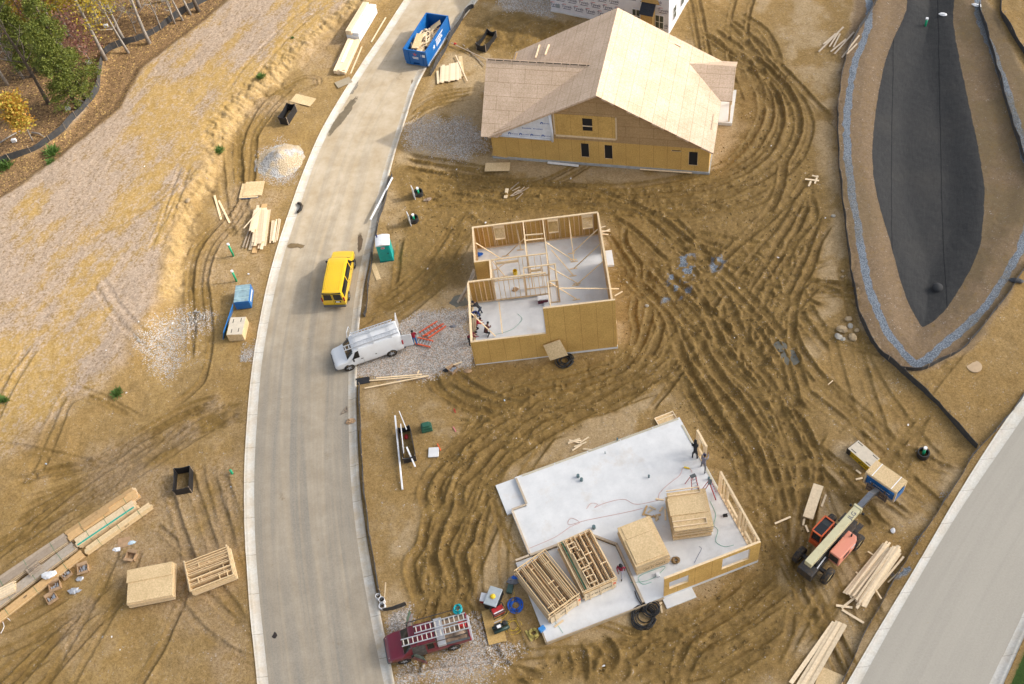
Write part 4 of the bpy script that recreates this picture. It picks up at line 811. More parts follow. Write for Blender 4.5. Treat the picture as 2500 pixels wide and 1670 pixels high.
# ---- wrapped house at the top edge
def wrapped_house():
    T = thing('wrapped_house', 'white house-wrap covered house at the top edge with printed lettering and sash windows', 'house', (20.59, 86.48, 0), R(-32.5))
    wr = plain('white_wrap', (.70, .71, .76, 1), .65, var=.08, sc=1.2); wall = MB(); Wd, Dp, Hh = 12.8, 11, 5.6
    wall.box(-Wd, 0, 0, Dp, .15, Hh); w = wall.build('wrapped_wall', wr, T)
    mb = MB(); mb.box(-Wd-.05, .05, -.05, Dp+.05, -.3, .148); mb.build('foundation', CONC, T)
    mb = MB(); mb.plate([Vector((-Wd-.3, -.4, Hh)), Vector((.3, -.4, Hh)), Vector((.3, Dp/2, Hh+2.6)), Vector((-Wd-.3, Dp/2, Hh+2.6))], .15); mb.plate([Vector((.3, Dp+.4, Hh)), Vector((-Wd-.3, Dp+.4, Hh)), Vector((-Wd-.3, Dp/2+.01, Hh+2.6)), Vector((.3, Dp/2+.01, Hh+2.6))], .15); mb.build('roof', plain('slate_shingle', (.03, .034, .045, 1), .85, var=.4, sc=8), T)
    fr = Frame((1240+1430/3.647, 305/3.647), R(-32.5)); tm = plain('dark_print', (.06, .07, .14, 1), .6); rm = plain('red_print', (.55, .06, .06, 1), .6); L = []; Rr = MB(); G2 = MB()
    for r_ in range(6):
        for k in range(10):
            x = -12.3+k*1.3+(r_ % 2)*.62; z = .95+r_*.86
            if x > -.35 or (-4.9 < x < -.9 and z < 3.0): continue
            L.append(text('Tyvek', .46, tm, w, axes((x, -.012, z), (1, 0, 0), (0, 0, 1)))); Rr.box(x-.45, x-.05, -.012, -.004, z+.24, z+.29); G2.box(x-.42, x+.45, -.012, -.004, z-.32, z-.26)
    join_meshes(L, 'lettering'); Rr.build('logo_bar', rm, w); G2.build('small_print', tm, w)
    def window(M, wd, h):
        o = MB().box(-wd/2, wd/2, -.06, 0, 0, h, 0, M); o = o.build('window', WHITEP, T)
        g = MB()
        for i in range(2):
            for j in range(2): g.box(-wd/2+.08+i*(wd/2-.04), -wd/2+.08+i*(wd/2-.04)+wd/2-.12, -.075, -.062, .08+j*(h/2-.04), .08+j*(h/2-.04)+h/2-.12, 0, M)
        g.build('pane', plain('sky_glass', (.06, .08, .07, 1), .1), o)
    a = fr.wall(*q31(1320, 155), 0); b = fr.wall(*q31(1380, 275), 0); window(Matrix.Translation((( a[0]+b[0])/2, 0, max(.5, b[1]))), .95, 1.6)
    a = fr.wall(*q31(1105, 110), 0); window(Matrix.Translation((a[0]+.45, 0, .7)), .9, 1.6)
    S = Matrix.Rotation(PI/2, 4, 'Z')
    for y in (1.6, 3.9, 4.95, 7.6):
        for z in (.75, 3.4): window(Matrix.Translation((0, y, z)) @ S, .95, 1.55)
    bp = fr.wall(*q31(1290, 240), -.6); x1 = bp[0]; x0 = x1-1.25
    mb = MB(); mb.box(x0, x1, -.75, -.002, .3, 2.6); mb.build('bay', OSBY, T)
    mb = MB(); mb.plate([Vector((x0-.1, -.95, 2.45)), Vector((x1+.1, -.95, 2.45)), Vector((x1+.1, -.02, 3.3)), Vector((x0-.1, -.02, 3.3))], .06); mb.build('bay_roof', plain('slate_shingle', (.03, .034, .045, 1)), T)
    mb = MB(); mb.plate([Vector((x0-.2, -.1, 3.32)), Vector((x1+.5, -.1, 3.32)), Vector((x1+.3, -.02, 3.75)), Vector((x0+.1, -.02, 3.7))], .03); mb.build('bay_flashing', OSBY, T)
    mb = MB(); p = fr.wall(*q31(445, 50), 0); mb.box(p[0]-.2, p[0]+.2, -.05, -.002, p[1]-.25, p[1]+.2); mb.build('vent_block', plain('vent_grey', (.3, .34, .36, 1)), T)
wrapped_house()
# ------------------------------------------------------------------ vehicles
class Shell:      # car body lofted through cross-sections; x forward, z up
    def __init__(s, secs): s.secs = sorted(secs)
    def ring(s, x):
        S = s.secs; k = 0
        while k < len(S)-2 and x > S[k+1][0]: k += 1
        a, b = S[k], S[k+1]; t = min(1, max(0, (x-a[0])/(b[0]-a[0])))
        zb, w, zbelt, wr, zr = [a[i]+(b[i]-a[i])*t for i in range(1, 6)]
        half = [(0, zb), (w*.9, zb), (w*.98, zb+.10), (w, (zb+zbelt)/2), (w*.985, zbelt), (wr+.03, zbelt+(zr-zbelt)*.82), (wr-.06, zr-.02), (wr*.5, zr+.018), (0, zr+.025)]
        return [Vector((x, y, z)) for y, z in half]+[Vector((x, -y, z)) for y, z in half[-2:0:-1]]
    def body(s, name, m, parent):
        xs = []
        for i in range(len(s.secs)-1):
            for t in np.linspace(0, 1, 3, endpoint=False): xs.append(s.secs[i][0]*(1-t)+s.secs[i+1][0]*t)
        xs.append(s.secs[-1][0]); g = [s.ring(x) for x in xs]; mb = MB(); mb.grid(g, 0, True); n = len(g[0])
        mb.f.append(tuple(range(n))); mb.m.append(0); mb.f.append(tuple((len(g)-1)*n+k for k in range(n-1, -1, -1))); mb.m.append(0)
        mb.f = [f[::-1] for f in mb.f]
        o = mb.build(name, m, parent, True)
        md = o.modifiers.new('edge', 'EDGE_SPLIT'); md.split_angle = R(38); return o
    def pt(s, x, j, off):
        r = s.ring(x); a = int(math.floor(j)); f = j-a; p = r[a].lerp(r[(a+1) % len(r)], f)
        r2 = s.ring(x+.02); dx = (r2[a].lerp(r2[(a+1) % len(r2)], f)-p); dj = r[(a+1) % len(r)]-r[a]; n = dj.cross(dx).normalized()
        return p+n*off
    def patch(s, name, m, parent, c, off=.008, ns=5):     # c = four (x, j) corners
        mb = MB(); g = []
        for i in range(ns+1):
            u = i/ns; row = []
            for k in range(ns+1):
                v = k/ns; x = (c[0][0]*(1-u)+c[1][0]*u)*(1-v)+(c[3][0]*(1-u)+c[2][0]*u)*v; j = (c[0][1]*(1-u)+c[1][1]*u)*(1-v)+(c[3][1]*(1-u)+c[2][1]*u)*v
                row.append(s.pt(x, j, off))
            g.append(row)
        mb.grid(g); return mb.build(name, m, parent, True)
RIMP = plain('rim_grey', (.34, .34, .35, 1), .45)
def wheel(parent, x, y, r, w, rim=RIMP, side=1):
    mb = MB(); n = 20; pr = [(r*.62, -w/2), (r*.93, -w/2), (r, -w*.3), (r, w*.3), (r*.93, w/2), (r*.62, w/2)]; g = [[(x+q*math.cos(2*PI*k/n), y+yy, r+q*math.sin(2*PI*k/n)) for k in range(n)] for q, yy in pr]
    mb.grid(g, 0, True); o = mb.build('wheel', RUBBER, parent, True)
    rb = MB(); f = y+side*w*.36; rb.tube([(x, y-side*w*.3, r), (x, f, r)], r*.63, 16); rb.tube([(x, f-.01, r), (x, f+side*.03, r)], r*.2, 8)
    for k in range(5):
        a = 2*PI*k/5; rb.beam((x+r*.15*math.cos(a), f+side*.008, r+r*.15*math.sin(a)), (x+r*.6*math.cos(a), f+side*.008, r+r*.6*math.sin(a)), .09, .02, up=(0, 1, 0))
    rb.build('rim', rim, o); return o
def arch(parent, x, y, r, side):
    mb = MB(); mb.tube([(x, y, r*1.02), (x, y+side*.012, r*1.02)], r*1.18, 20); mb.build('wheel_arch', DARKH, parent)
VAN = [(-2.84, .42, .96, 1.08, .80, 1.98), (-2.74, .36, .99, 1.12, .83, 2.07), (-1.4, .34, 1.0, 1.14, .85, 2.1), (.75, .34, 1.0, 1.14, .85, 2.08), (1.08, .34, 1.0, 1.14, .82, 2.0), (1.78, .34, 1.0, 1.12, .86, 1.24), (1.95, .34, .99, 1.06, .86, 1.17), (2.6, .36, .95, .96, .84, 1.05), (2.76, .40, .90, .86, .76, .95), (2.85, .48, .82, .74, .68, .80)]
def van(name, label, loc, rz, paint, windows, rear_open):
    T = thing(name, label, 'van', loc, rz); S = Shell(VAN); S.body('body', paint, T)
    S.patch('windshield', GLASS, T, [(1.74, 10.6), (1.16, 10.6), (1.16, 5.4), (1.74, 5.4)], .01, 8)
    for sd in (1, -1):
        J = (lambda j: j) if sd == 1 else (lambda j: 16-j)
        wnd = [((.75, 4.12), (1.42, 4.12), (.98, 5.0), (.72, 5.15))]
        if windows: wnd += [((-.85, 4.12), (.62, 4.12), (.58, 5.2), (-.85, 5.2)), ((-2.6, 4.12), (-.98, 4.12), (-.98, 5.2), (-2.55, 5.2))]
        for w in wnd:
            c = [(x, J(j)) for x, j in w]; S.patch('side_window', GLASS, T, c if sd == 1 else c[::-1], .01)
        mb = MB(); mb.ball((1.28, sd*1.16, 1.28), .13, 8, 6, (.6, 1.0, 1.1)); mb.beam((1.3, sd*.95, 1.2), (1.28, sd*1.1, 1.26), .05, .05); mb.build('mirror', plain('black_trim', (.02, .02, .02, 1), .4), T, True)
        for x in (-1.75, 1.8): arch(T, x, sd*.985, .36, sd); wheel(T, x, sd*.9, .36, .25, RIMP, sd)
        mb = MB(); mb.ball((2.74, sd*.66, .82), .14, 8, 6, (.5, 1.25, .7)); mb.build('headlight', plain('lamp_glass', (.6, .6, .55, 1), .15), T, True)
        mb = MB(); mb.box(-2.87, -2.76, sd*.93-.06, sd*.93+.06, 1.0, 1.45); mb.build('taillight', plain('tail_red', (.4, .01, .015, 1), .25), T, bevel=.02)
        mb = MB(); mb.box(.55, .68, sd*1.0-.02, sd*1.0+.025, 1.0, 1.05); mb.box(-.62, -.49, sd*1.0-.02, sd*1.0+.025, 1.0, 1.05); mb.build('door_handle', plain('black_trim', (.02, .02, .02, 1)), T)
        mb = MB()
        for x in ((.5, -.75) if windows else (.5,)): mb.box(x, x+.015, sd*.985-.012, sd*.985+.018, .5, 1.1)
        mb.build('door_seam', DARKH, T)
    mb = MB(); mb.box(-2.98, -2.8, -.95, .95, .36, .54); mb.build('rear_bumper', plain('grey_bumper', (.09, .09, .095, 1), .4), T, bevel=.04)
    mb = MB(); mb.box(2.72, 2.93, -.9, .9, .38, .58); mb.build('front_bumper', plain('grey_bumper', (.09, .09, .095, 1)), T, bevel=.05)
    mb = MB(); mb.box(2.78, 2.845, -.5, .5, .62, .86); mb.build('grille', DKMET, T, bevel=.02)
    if rear_open is None:
        for sd in (1, -1):
            mb = MB(); mb.plate([Vector((-2.85, sd*.08, 1.14)), Vector((-2.85, sd*.80, 1.14)), Vector((-2.85, sd*.72, 1.84)), Vector((-2.85, sd*.08, 1.84))][::-sd], .02); mb.build('rear_window', GLASS, T)
        mb = MB(); mb.box(-2.86, -2.75, -.8, .8, 1.9, 2.02); mb.build('rear_trim', plain('black_trim', (.02, .02, .02, 1)), T, bevel=.02)
        mb = MB(); mb.box(-2.875, -2.846, -.62, -.12, .86, 1.04); o = mb.build('plate_recess', INK, T); mb = MB(); mb.box(-2.885, -2.876, -.5, -.2, .88, 1.02); mb.build('licence_plate', WHITEI, o)
        mb = MB(); mb.box(-2.856, -2.84, -.006, .006, .6, 1.9); mb.build('door_seam', DARKH, T)
        mb = MB()
        for y in np.linspace(-.62, .62, 9): mb.box(-2.5, .5, y-.012, y+.012, 2.095, 2.118)
        mb.build('roof_rib', paint, T)
    return T, S
YPAINT = dirty('yellow_paint', (.80, .50, .012, 1), (.6, .38, .05, 1), .25, .3, coat=.6)
WPAINT = dirty('white_paint', (.72, .73, .74, 1), (.5, .45, .38, 1), .3, .3, sc=1.2, coat=.6)
MPAINT = dirty('maroon_paint', (.15, .005, .02, 1), (.14, .06, .05, 1), .15, .3, sc=1.5, coat=.7)
def head(a, b): return math.atan2(b[1]-a[1], b[0]-a[0])
ra, rb = G(820, 747, .3), G(839, 614, .92); hd = head(ra, rb); c = (ra+rb)/2
van('yellow_van', 'bright yellow passenger van with dark windows parked on the dusty street', (c[0], c[1], .02), hd, YPAINT, True, None)
fw, rw = G(853, 904, 0), G(961, 867, 0); hd = head(rw, fw); mid = (fw+rw)/2; ct = np.array([math.cos(hd), math.sin(hd)]); rt = np.array([math.sin(hd), -math.cos(hd)])
wv_c = mid[:2]+rt*.9-ct*.03
WV, WS = van('white_van', 'white work van with open rear doors backed onto the gravel drive', (wv_c[0], wv_c[1], .03), hd, WPAINT, False, 1)
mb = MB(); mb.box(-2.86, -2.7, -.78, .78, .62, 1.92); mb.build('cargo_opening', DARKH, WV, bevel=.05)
for sd, a in ((1, 100), (-1, 165)):
    M = Matrix.Translation((-2.84, sd*.86, .55)) @ Matrix.Rotation(R(-a*sd if sd == 1 else a), 4, 'Z')
    mb = MB(); mb.box(-.03, .03, -.8*sd if sd == 1 else 0, 0 if sd == 1 else .8, 0, 1.42, 0, M); o = mb.build('rear_door', WPAINT, WV, bevel=.03)
    mb = MB(); mb.box(.031 if sd == 1 else -.036, .036 if sd == 1 else -.031, (-.65 if sd == 1 else .15), (-.15 if sd == 1 else .65), .75, 1.3, 0, M); mb.build('door_pane', plain('door_grey', (.4, .41, .42, 1), .4), o)
M = Matrix.Translation((1.3, -1.0, .5)) @ Matrix.Rotation(R(62), 4, 'Z')
mb = MB(); mb.box(-1.0, 0, -.03, .03, 0, .66, 0, M); o = mb.build('front_door', WPAINT, WV, bevel=.02); mb = MB()
mb.beam(M @ Vector((0, 0, .66)), M @ Vector((-.35, 0, 1.4)), .05, .05); mb.beam(M @ Vector((-.35, 0, 1.4)), M @ Vector((-.95, 0, 1.4)), .05, .05); mb.beam(M @ Vector((-.95, 0, 1.4)), M @ Vector((-1, 0, .66)), .05, .05); mb.build('door_frame', WPAINT, o)
mb = MB()
for x in (-2.1, -.6, .7):
    mb.beam((x, -.82, 2.24), (x, .82, 2.24), .05, .05)
    for y in (-.78, .78): mb.beam((x, y, 2.02), (x, y, 2.24), .05, .05)
mb.build('roof_rack', STEEL, WV)
def ladder(name, label, a, b, side, w, mat, n, group=None, rung=STEEL, rail=.07, up=(0, 0, 1), cat='ladder', wide=.055):
    a, b = Vector(a), Vector(b); T = thing(name, label, cat, a, 0, group); d = (b-a); s = Vector(side).normalized()*w/2; z = Vector((0, 0, 0))
    for k in (1, -1): mb = MB(); mb.beam(z+s*k, d+s*k, wide, rail, up); mb.build('rail', mat, T)
    mb = MB()
    for k in range(n): p = d*((k+.5)/n); mb.beam(p-s, p+s, .06, .03, up)
    mb.build('rungs', rung, T); return T
def loc2w(loc, rz, p):
    c, s = math.cos(rz), math.sin(rz); return Vector((loc[0]+p[0]*c-p[1]*s, loc[1]+p[0]*s+p[1]*c, loc[2]+p[2]))
vl = lambda p: loc2w((wv_c[0], wv_c[1], .03), hd, p); vside = Vector((-math.sin(hd), math.cos(hd), 0))
ladder('extension_ladder', 'aluminium extension ladder on the near side of the white van roof', vl((-2.75, .52, 2.32)), vl((1.75, .52, 2.32)), vside, .42, STEEL, 15, 'ladders on the white van')
ladder('extension_ladder', 'aluminium extension ladder on the far side of the white van roof', vl((-2.6, -.52, 2.32)), vl((.9, -.52, 2.32)), vside, .42, STEEL, 13, 'ladders on the white van')
# ---- pickup
rw, fw = G(1121, 1581, 0), G(984, 1619, 0); hd2 = head(rw, fw); mid = (fw+rw)/2; ct = np.array([math.cos(hd2), math.sin(hd2)]); rt = np.array([math.sin(hd2), -math.cos(hd2)]); pc = mid[:2]+rt*.88; PL_ = (pc[0], pc[1], .02)
PK = [(-2.86, .55, .93, .9, .88, 1.02), (-.62, .48, .97, .95, .92, 1.04), (-.6, .45, .97, 1.08, .72, 1.82), (.75, .42, .98, 1.08, .74, 1.84), (1.0, .42, .98, 1.08, .72, 1.78), (1.62, .42, .98, 1.06, .84, 1.15), (2.1, .44, .97, 1.0, .84, 1.10), (2.55, .46, .93, .9, .80, 1.0), (2.75, .5, .86, .78, .7, .84)]
T = thing('pickup_truck', 'maroon extended cab pickup with open front doors and a ladder rack', 'pickup', PL_, hd2); S = Shell(PK); S.body('body', MPAINT, T)
S.patch('windshield', GLASS, T, [(1.58, 10.7), (1.06, 10.7), (1.06, 5.3), (1.58, 5.3)], .012, 8)
for sd in (1, -1):
    J = (lambda j: j) if sd == 1 else (lambda j: 16-j)
    for nm, w, m in (('rear_quarter_window', ((-.45, 4.15), (.0, 4.15), (.0, 5.1), (-.42, 5.1)), GLASS), ('door_opening', ((.12, 2.4), (1.15, 2.4), (.98, 5.0), (.12, 5.1)), plain('cab_interior', (.10, .085, .075, 1), .9, var=.5, sc=6))):
        cc = [(x, J(j)) for x, j in w]; S.patch(nm, m, T, cc if sd == 1 else cc[::-1], .01)
    for x in (-1.62, 1.75): arch(T, x, sd*.955, .38, sd); wheel(T, x, sd*.87, .38, .26, RIMP, sd)
    mb = MB(); mb.ball((2.6, sd*.68, .84), .13, 8, 6, (.6, 1.3, .7)); mb.build('headlight', plain('lamp_glass', (.6, .6, .55, 1)), T, True)
    mb = MB(); mb.box(-2.89, -2.78, sd*.86-.07, sd*.86+.07, .75, 1.0); mb.build('taillight', plain('tail_red', (.4, .01, .015, 1)), T, bevel=.02)
    M = Matrix.Translation((1.15, sd*.98, .5)) @ Matrix.Rotation(R(-36 if sd == 1 else 62), 4, 'Z')
    mb = MB(); mb.box(-1.05, 0, -.04, .04, 0, .6, 0, M); o = mb.build('front_door', MPAINT, T, bevel=.02); mb = MB()
    mb.box(-1.0, -.05, -.052*sd-.008, -.052*sd+.008, .03, .58, 0, M); mb.build('door_lining', plain('door_trim', (.25, .24, .24, 1), .8), o)
    mb = MB(); mb.plate([M @ Vector(p) for p in ((-.02, 0, .6), (-.4, 0, 1.22), (-1.0, 0, 1.22), (-1.05, 0, .6))], .02); mb.build('door_window', plain('green_glass', (.10, .16, .13, 1), .08), o)
    mb = MB(); mb.ball((1.1, sd*1.12, 1.18), .12, 8, 6, (.6, 1, 1)); mb.build('mirror', plain('black_trim', (.02, .02, .02, 1)), T, True)
mb = MB(); mb.box(-2.75, -.68, -.78, .78, 1.045, 1.058); mb.build('bed_lining', plain('bed_load', (.26, .18, .12, 1), .9, var=.5, sc=4), T)
for yy in (-.86, .86): mb = MB(); mb.box(-2.84, -.66, yy-.07, yy+.07, 1.03, 1.12); mb.build('bed_rail', plain('grey_trim', (.10, .105, .11, 1), .5), T, bevel=.02)
mb = MB(); mb.box(-2.86, -2.76, -.9, .9, .98, 1.12); mb.build('tailgate', MPAINT, T, bevel=.02)
mb = MB(); mb.box(-3.0, -2.84, -.9, .9, .5, .68); mb.build('rear_bumper', STEEL, T, bevel=.03)
mb = MB(); mb.box(2.62, 2.85, -.88, .88, .42, .66); mb.build('front_bumper', plain('grey_trim', (.10, .105, .11, 1)), T, bevel=.05)
mb = MB(); mb.box(-1.22, -.68, -.95, .95, 1.06, 1.34); mb.build('tool_box', STEEL, T, bevel=.02)
mb = MB()
for y in (-.9, .9):
    mb.beam((-2.8, y, 2.0), (1.15, y, 2.0), .05, .05)
    for x in (-2.7, -.66): mb.beam((x, y*.97, 1.05), (x, y, 2.0), .05, .05)
for x in (-2.7, -.66, .6): mb.beam((x, -.9, 2.0), (x, .9, 2.0), .05, .05)
mb.build('ladder_rack', DKMET, T)
pl = lambda p: loc2w(PL_, hd2, p); ps = Vector((-math.sin(hd2), math.cos(hd2), 0))
ladder('rung_ladder', 'long aluminium ladder lying over the maroon pickup roof and windshield', pl((-3.1, .42, 2.1)), pl((1.55, .42, 2.1)), ps, .45, STEEL, 15, 'ladders on the pickup rack', rung=wood('rung', (.7, .66, .58, 1), .1))
ladder('rung_ladder', 'shorter aluminium ladder lying over the pickup bed rack', pl((-2.9, -.22, 2.1)), pl((.6, -.22, 2.1)), ps, .45, STEEL, 11, 'ladders on the pickup rack', rung=wood('rung', (.7, .66, .58, 1)))
def coil(name, label, c, r, n, m, th=.025, cat='hose', sq=1, tilt=.02, seed=0, turns=14, spread=.42):
    rd = random.Random(seed); pts = []
    for k in range(turns*n):
        if k % turns == 0: dx, dy, rr, ph = rd.uniform(-.35, .35)*r, rd.uniform(-.35, .35)*r, r*rd.uniform(1-spread, 1+spread*.4), rd.uniform(.8, 1.2)
        a = 2*PI*k/turns; pts.append(Vector((dx*.6+rr*math.cos(a), (dy*.6+rr*math.sin(a))*sq*ph**.2, th+tilt*k/turns)))
    mb = MB(); mb.tube(pts, th, 6); o = mb.build(name, m, smooth=True); o.location = c; return tag(o, label, cat)
coil('hose_coil', 'teal air hose coil hung at the back of the pickup rack', pl((-2.5, -.78, 2.04)), .26, 9, TEAL, .03, seed=3, tilt=.03)
mb = MB(); mb.ball((0, 0, .16), .3, 12, 6, (1.3, .7, .55), jit=.15); o = mb.build('load_bag', plain('tan_bag', (.30, .22, .16, 1), .9), smooth=True); o.location = pl((-2.2, .45, 1.06)); tag(o, 'tan bundle lying in the pickup bed', 'bag')
mb = MB(); mb.box(-.25, .25, -.18, .18, 0, .26); o = mb.build('tool_case', REDP, bevel=.03); o.location = pl((-2.5, -.1, 1.06)); tag(o, 'red tool case in the pickup bed', 'case')
# ---- dumpster
A = [np.array(p) for p in ((-5.82, 88.73), (-3.69, 87.43), (-2.96, 93.95), (-.89, 92.81))]; dc = sum(A)/4; hd3 = head((A[0]+A[1])/2, (A[2]+A[3])/2); DL = (dc[0], dc[1], .06)
BLUEM = dirty('blue_steel', (.005, .11, .36, 1), (.05, .16, .33, 1), .4, .45, sc=1.6); L2, W2 = 2.95, 1.2
T = thing('roll_off_dumpster', 'blue open roll-off dumpster full of wood scraps on the street', 'dumpster', DL, hd3)
mb = MB(); mb.box(-L2, L2, -W2, W2, .12, .22); mb.build('floor_plate', BLUEM, T)
for sd in (1, -1):
    mb = MB(); mb.plate([Vector((-L2, sd*W2, .22)), Vector((L2, sd*W2, .22)), Vector((L2, sd*W2, 1.85)), Vector((-L2, sd*W2, 1.85))][::-sd], .05); o = mb.build('side_wall', BLUEM, T)
    mb = MB(); mb.beam((-L2-.02, sd*W2, 1.87), (L2+.02, sd*W2, 1.87), .14, .1); mb.build('top_rail', BLUEM, o, bevel=.02)
    mb = MB(); mb.beam((-L2, sd*(W2+.03), .17), (L2, sd*(W2+.03), .17), .1, .14); mb.build('bottom_rail', plain('worn_rail', (.5, .5, .48, 1), .6, var=.3), o)
    if sd == -1:
        st = MB(); R0 = .28; st.plate([Vector((-1.0+R0*(1 if k % 2 == 0 else .42)*math.cos(PI/2+k*PI/5), sd*(W2+.008), 1.05+R0*(1 if k % 2 == 0 else .42)*math.sin(PI/2+k*PI/5))) for k in range(10)], .006); st.build('star_emblem', WHITEI, o)
        tx = MB()
        for z, w in ((1.45, 1.7), (1.2, 1.25), (.98, 1.4), (.78, .9)):
            x = -.45
            while x < -.45+w: l = random.uniform(.08, .16); tx.box(x, x+l, sd*(W2+.012)-.004, sd*(W2+.012)+.004, z-.07, z+.07); x += l+.05
        tx.build('lettering', WHITEI, o)
for x, nm in ((-L2, 'front_end'), (L2, 'door_end')):
    mb = MB(); mb.box(x-.04, x+.04, -W2-.05, W2+.05, .6 if x < 0 else .22, 1.85)
    if x < 0: mb.prism([(-W2-.05, .6), (-W2+.25, .12), (-.35, .12), (-.35, .42), (.35, .42), (.35, .12), (W2-.25, .12), (W2+.05, .6)], -.04, .04, 0, Matrix(((0, 0, 1, x), (1, 0, 0, 0), (0, 1, 0, 0), (0, 0, 0, 1))))
    for y in (-.75, .75): mb.box(x-.1 if x < 0 else x, x if x < 0 else x+.1, y-.05, y+.05, .25, 1.8)
    mb.beam((x, -W2-.06, 1.87), (x, W2+.06, 1.87), .12, .1); o = mb.build(nm, BLUEM, T)
    if x < 0:
        fe = lambda y, z: Vector((x-.048, y, z)); mb = MB(); mb.plate([fe(-.25*(1 if k % 2 == 0 else .45)*math.cos(PI/2+k*PI/5), 1.45+.25*(1 if k % 2 == 0 else .45)*math.sin(PI/2+k*PI/5)) for k in range(10)], .006); mb.build('star_emblem', plain('faded_red', (.45, .12, .16, 1)), o)
        mb = MB(); mb.box(x-.056, x-.05, -.32, .32, 1.06, 1.14); mb.box(x-.056, x-.05, -.32, .26, .92, 1.0); mb.box(x-.07, x-.05, -1.1, -.65, 1.25, 1.55); mb.build('lettering', WHITEI, o)
for sd in (1, -1): mb = MB(); mb.tube([(-L2+.4, sd*.85, .1), (-L2+.4, sd*.65, .1)], .1, 12); mb.tube([(L2-.4, sd*.85, .1), (L2-.4, sd*.65, .1)], .1, 12); mb.build('roller', DKMET, T)
dl = lambda p: loc2w(DL, hd3, p); rd = random.Random(5)
for i, (x, y, z, a, t1, t2, w, l, lb) in enumerate(((1.7, -.3, 1.55, .5, .35, -.45, 1.2, 1.5, 'large strand board offcut propped against the dumpster far corner'), (-1.3, .35, 1.75, .12, -.12, .08, .75, 2.0, 'pale strand board sheet sticking up at the left of the dumpster'), (-.5, -.7, 1.35, .1, .15, .4, .5, 2.3, 'long strand board strip along the dumpster right wall'), (-1.7, -.1, 1.45, .3, .05, .1, .7, 1.6, 'pale panel offcut near the dumpster front end'))):
    mb = MB(); mb.box(-l/2, l/2, -w/2, w/2, -.008, .008); o = mb.build('board_offcut', OSBP); o.matrix_world = Matrix.Translation(dl((x, y, z))) @ Matrix.Rotation(hd3+a, 4, 'Z') @ Matrix.Rotation(t1, 4, 'Y') @ Matrix.Rotation(t2, 4, 'X'); tag(o, lb, 'board')
mb = MB(); g = [[(x, y, .75+.45*math.exp(-((x+.9)/1.6)**2)+rd.uniform(-.1, .1)) for y in np.linspace(-W2+.06, W2-.06, 9)] for x in np.linspace(-L2+.1, 1.9, 20)]; mb.grid([r[::-1] for r in g]); o = mb.build('rubble', plain('mixed_rubble', (.28, .20, .13, 1), .9, var=.7, sc=5)); o.location = DL; o.rotation_euler = (0, 0, hd3); tag(o, None, None, None, 'stuff')
for i in range(46):
    x, y = rd.uniform(-L2+.5, 1.5), rd.uniform(-.85, .85); z = 1.0+.5*math.exp(-((x+.9)/1.6)**2)+rd.uniform(0, .22); l = rd.uniform(.5, 1.5)
    a = rd.gauss(.1, .5); p = Vector((math.cos(a), math.sin(a), rd.uniform(-.25, .25)))*l/2
    x = min(max(x, -L2+.1+abs(p.x)), 2.7-abs(p.x)); y = min(max(y, -W2+.1+abs(p.y)), W2-.1-abs(p.y)) if abs(p.y) < W2-.1 else 0
    mb = MB(); c0 = Vector((x, y, z)); mb.beam(dl(c0-p), dl(c0+p), rd.choice((.09, .14, .09, .2)), .04, up=(rd.uniform(-.4, .4), rd.uniform(-.4, .4), 1)); tag(mb.build('scrap_board', PINE2 if rd.random() < .7 else PINE), 'loose scrap board lying in the blue dumpster', 'board', 'scrap boards in the dumpster')
# ---- telehandler
TL = (18.62, 29.55, 0); hd4 = R(36.5); CREAM = dirty('cream_paint', (.60, .55, .34, 1), (.40, .30, .15, 1), .45, .5); TORG = dirty('orange_paint', (.58, .095, .02, 1), (.35, .18, .08, 1), .4, .45); TPINK = dirty('faded_orange_paint', (.72, .27, .18, 1), (.6, .3, .2, 1), .4, .5)
T = thing('telehandler', 'orange telehandler with a long cream boom lifting a wrapped window bundle', 'telehandler', TL, hd4)
mb = MB(); mb.box(-2.3, 2.3, -.5, .5, .6, 1.15); mb.box(-2.75, -2.0, -.55, .55, .55, 1.35); mb.box(2.0, 2.75, -.35, .35, .5, 1.0); mb.beam((-1.6, -1.1, .75), (-1.6, 1.1, .75), .25, .25); mb.beam((1.65, -1.1, .75), (1.65, 1.1, .75), .25, .25); mb.box(-1.9, .5, -.28, .28, 1.15, 1.75); mb.build('chassis', DKMET, T, bevel=.03)
for x in (-1.65, 1.65):
    for sd in (1, -1): wheel(T, x, sd*1.12, .62, .42, plain('muddy_rim', (.42, .33, .17, 1), .8, var=.3), sd)
mb = MB(); mb.prism([(-.75, -1.25), (1.05, -1.25), (1.35, -1.05), (1.35, -.42), (-.75, -.42)], .8, 1.95); mb.build('engine_hood', TPINK, T, bevel=.06)
mb = MB(); mb.box(-.78, -.752, -1.15, -.5, 1.1, 1.8); mb.build('radiator_grille', DKMET, T); mb = MB()
for k in range(4): mb.box(-.3, .35, -1.262, -1.252, 1.25+k*.13, 1.3+k*.13)
mb.build('vent_slots', INK, T); mb = MB(); mb.box(.5, 1.0, -1.262, -1.252, 1.5, 1.68); mb.build('decal', WHITEI, T); mb = MB(); mb.tube([(1.1, -.8, 1.9), (1.1, -.8, 2.25)], .06, 8); mb.build('exhaust', INK, T)
mb = MB(); mb.box(-.55, 1.0, .42, 1.25, .75, 1.3); cab = mb.build('cab', TORG, T, bevel=.04)
mb = MB()
for x, y in ((-.5, .48), (-.5, 1.2), (.95, .48), (.95, 1.2)): mb.beam((x, y, 1.3), (x*.9, y*.97+.02, 2.45), .08, .08)
for y in (.47, 1.2): mb.beam((-.5, y, 2.48), (.9, y, 2.48), .09, .09)
for x in (-.5, .9): mb.beam((x, .47, 2.48), (x, 1.2, 2.48), .09, .09)
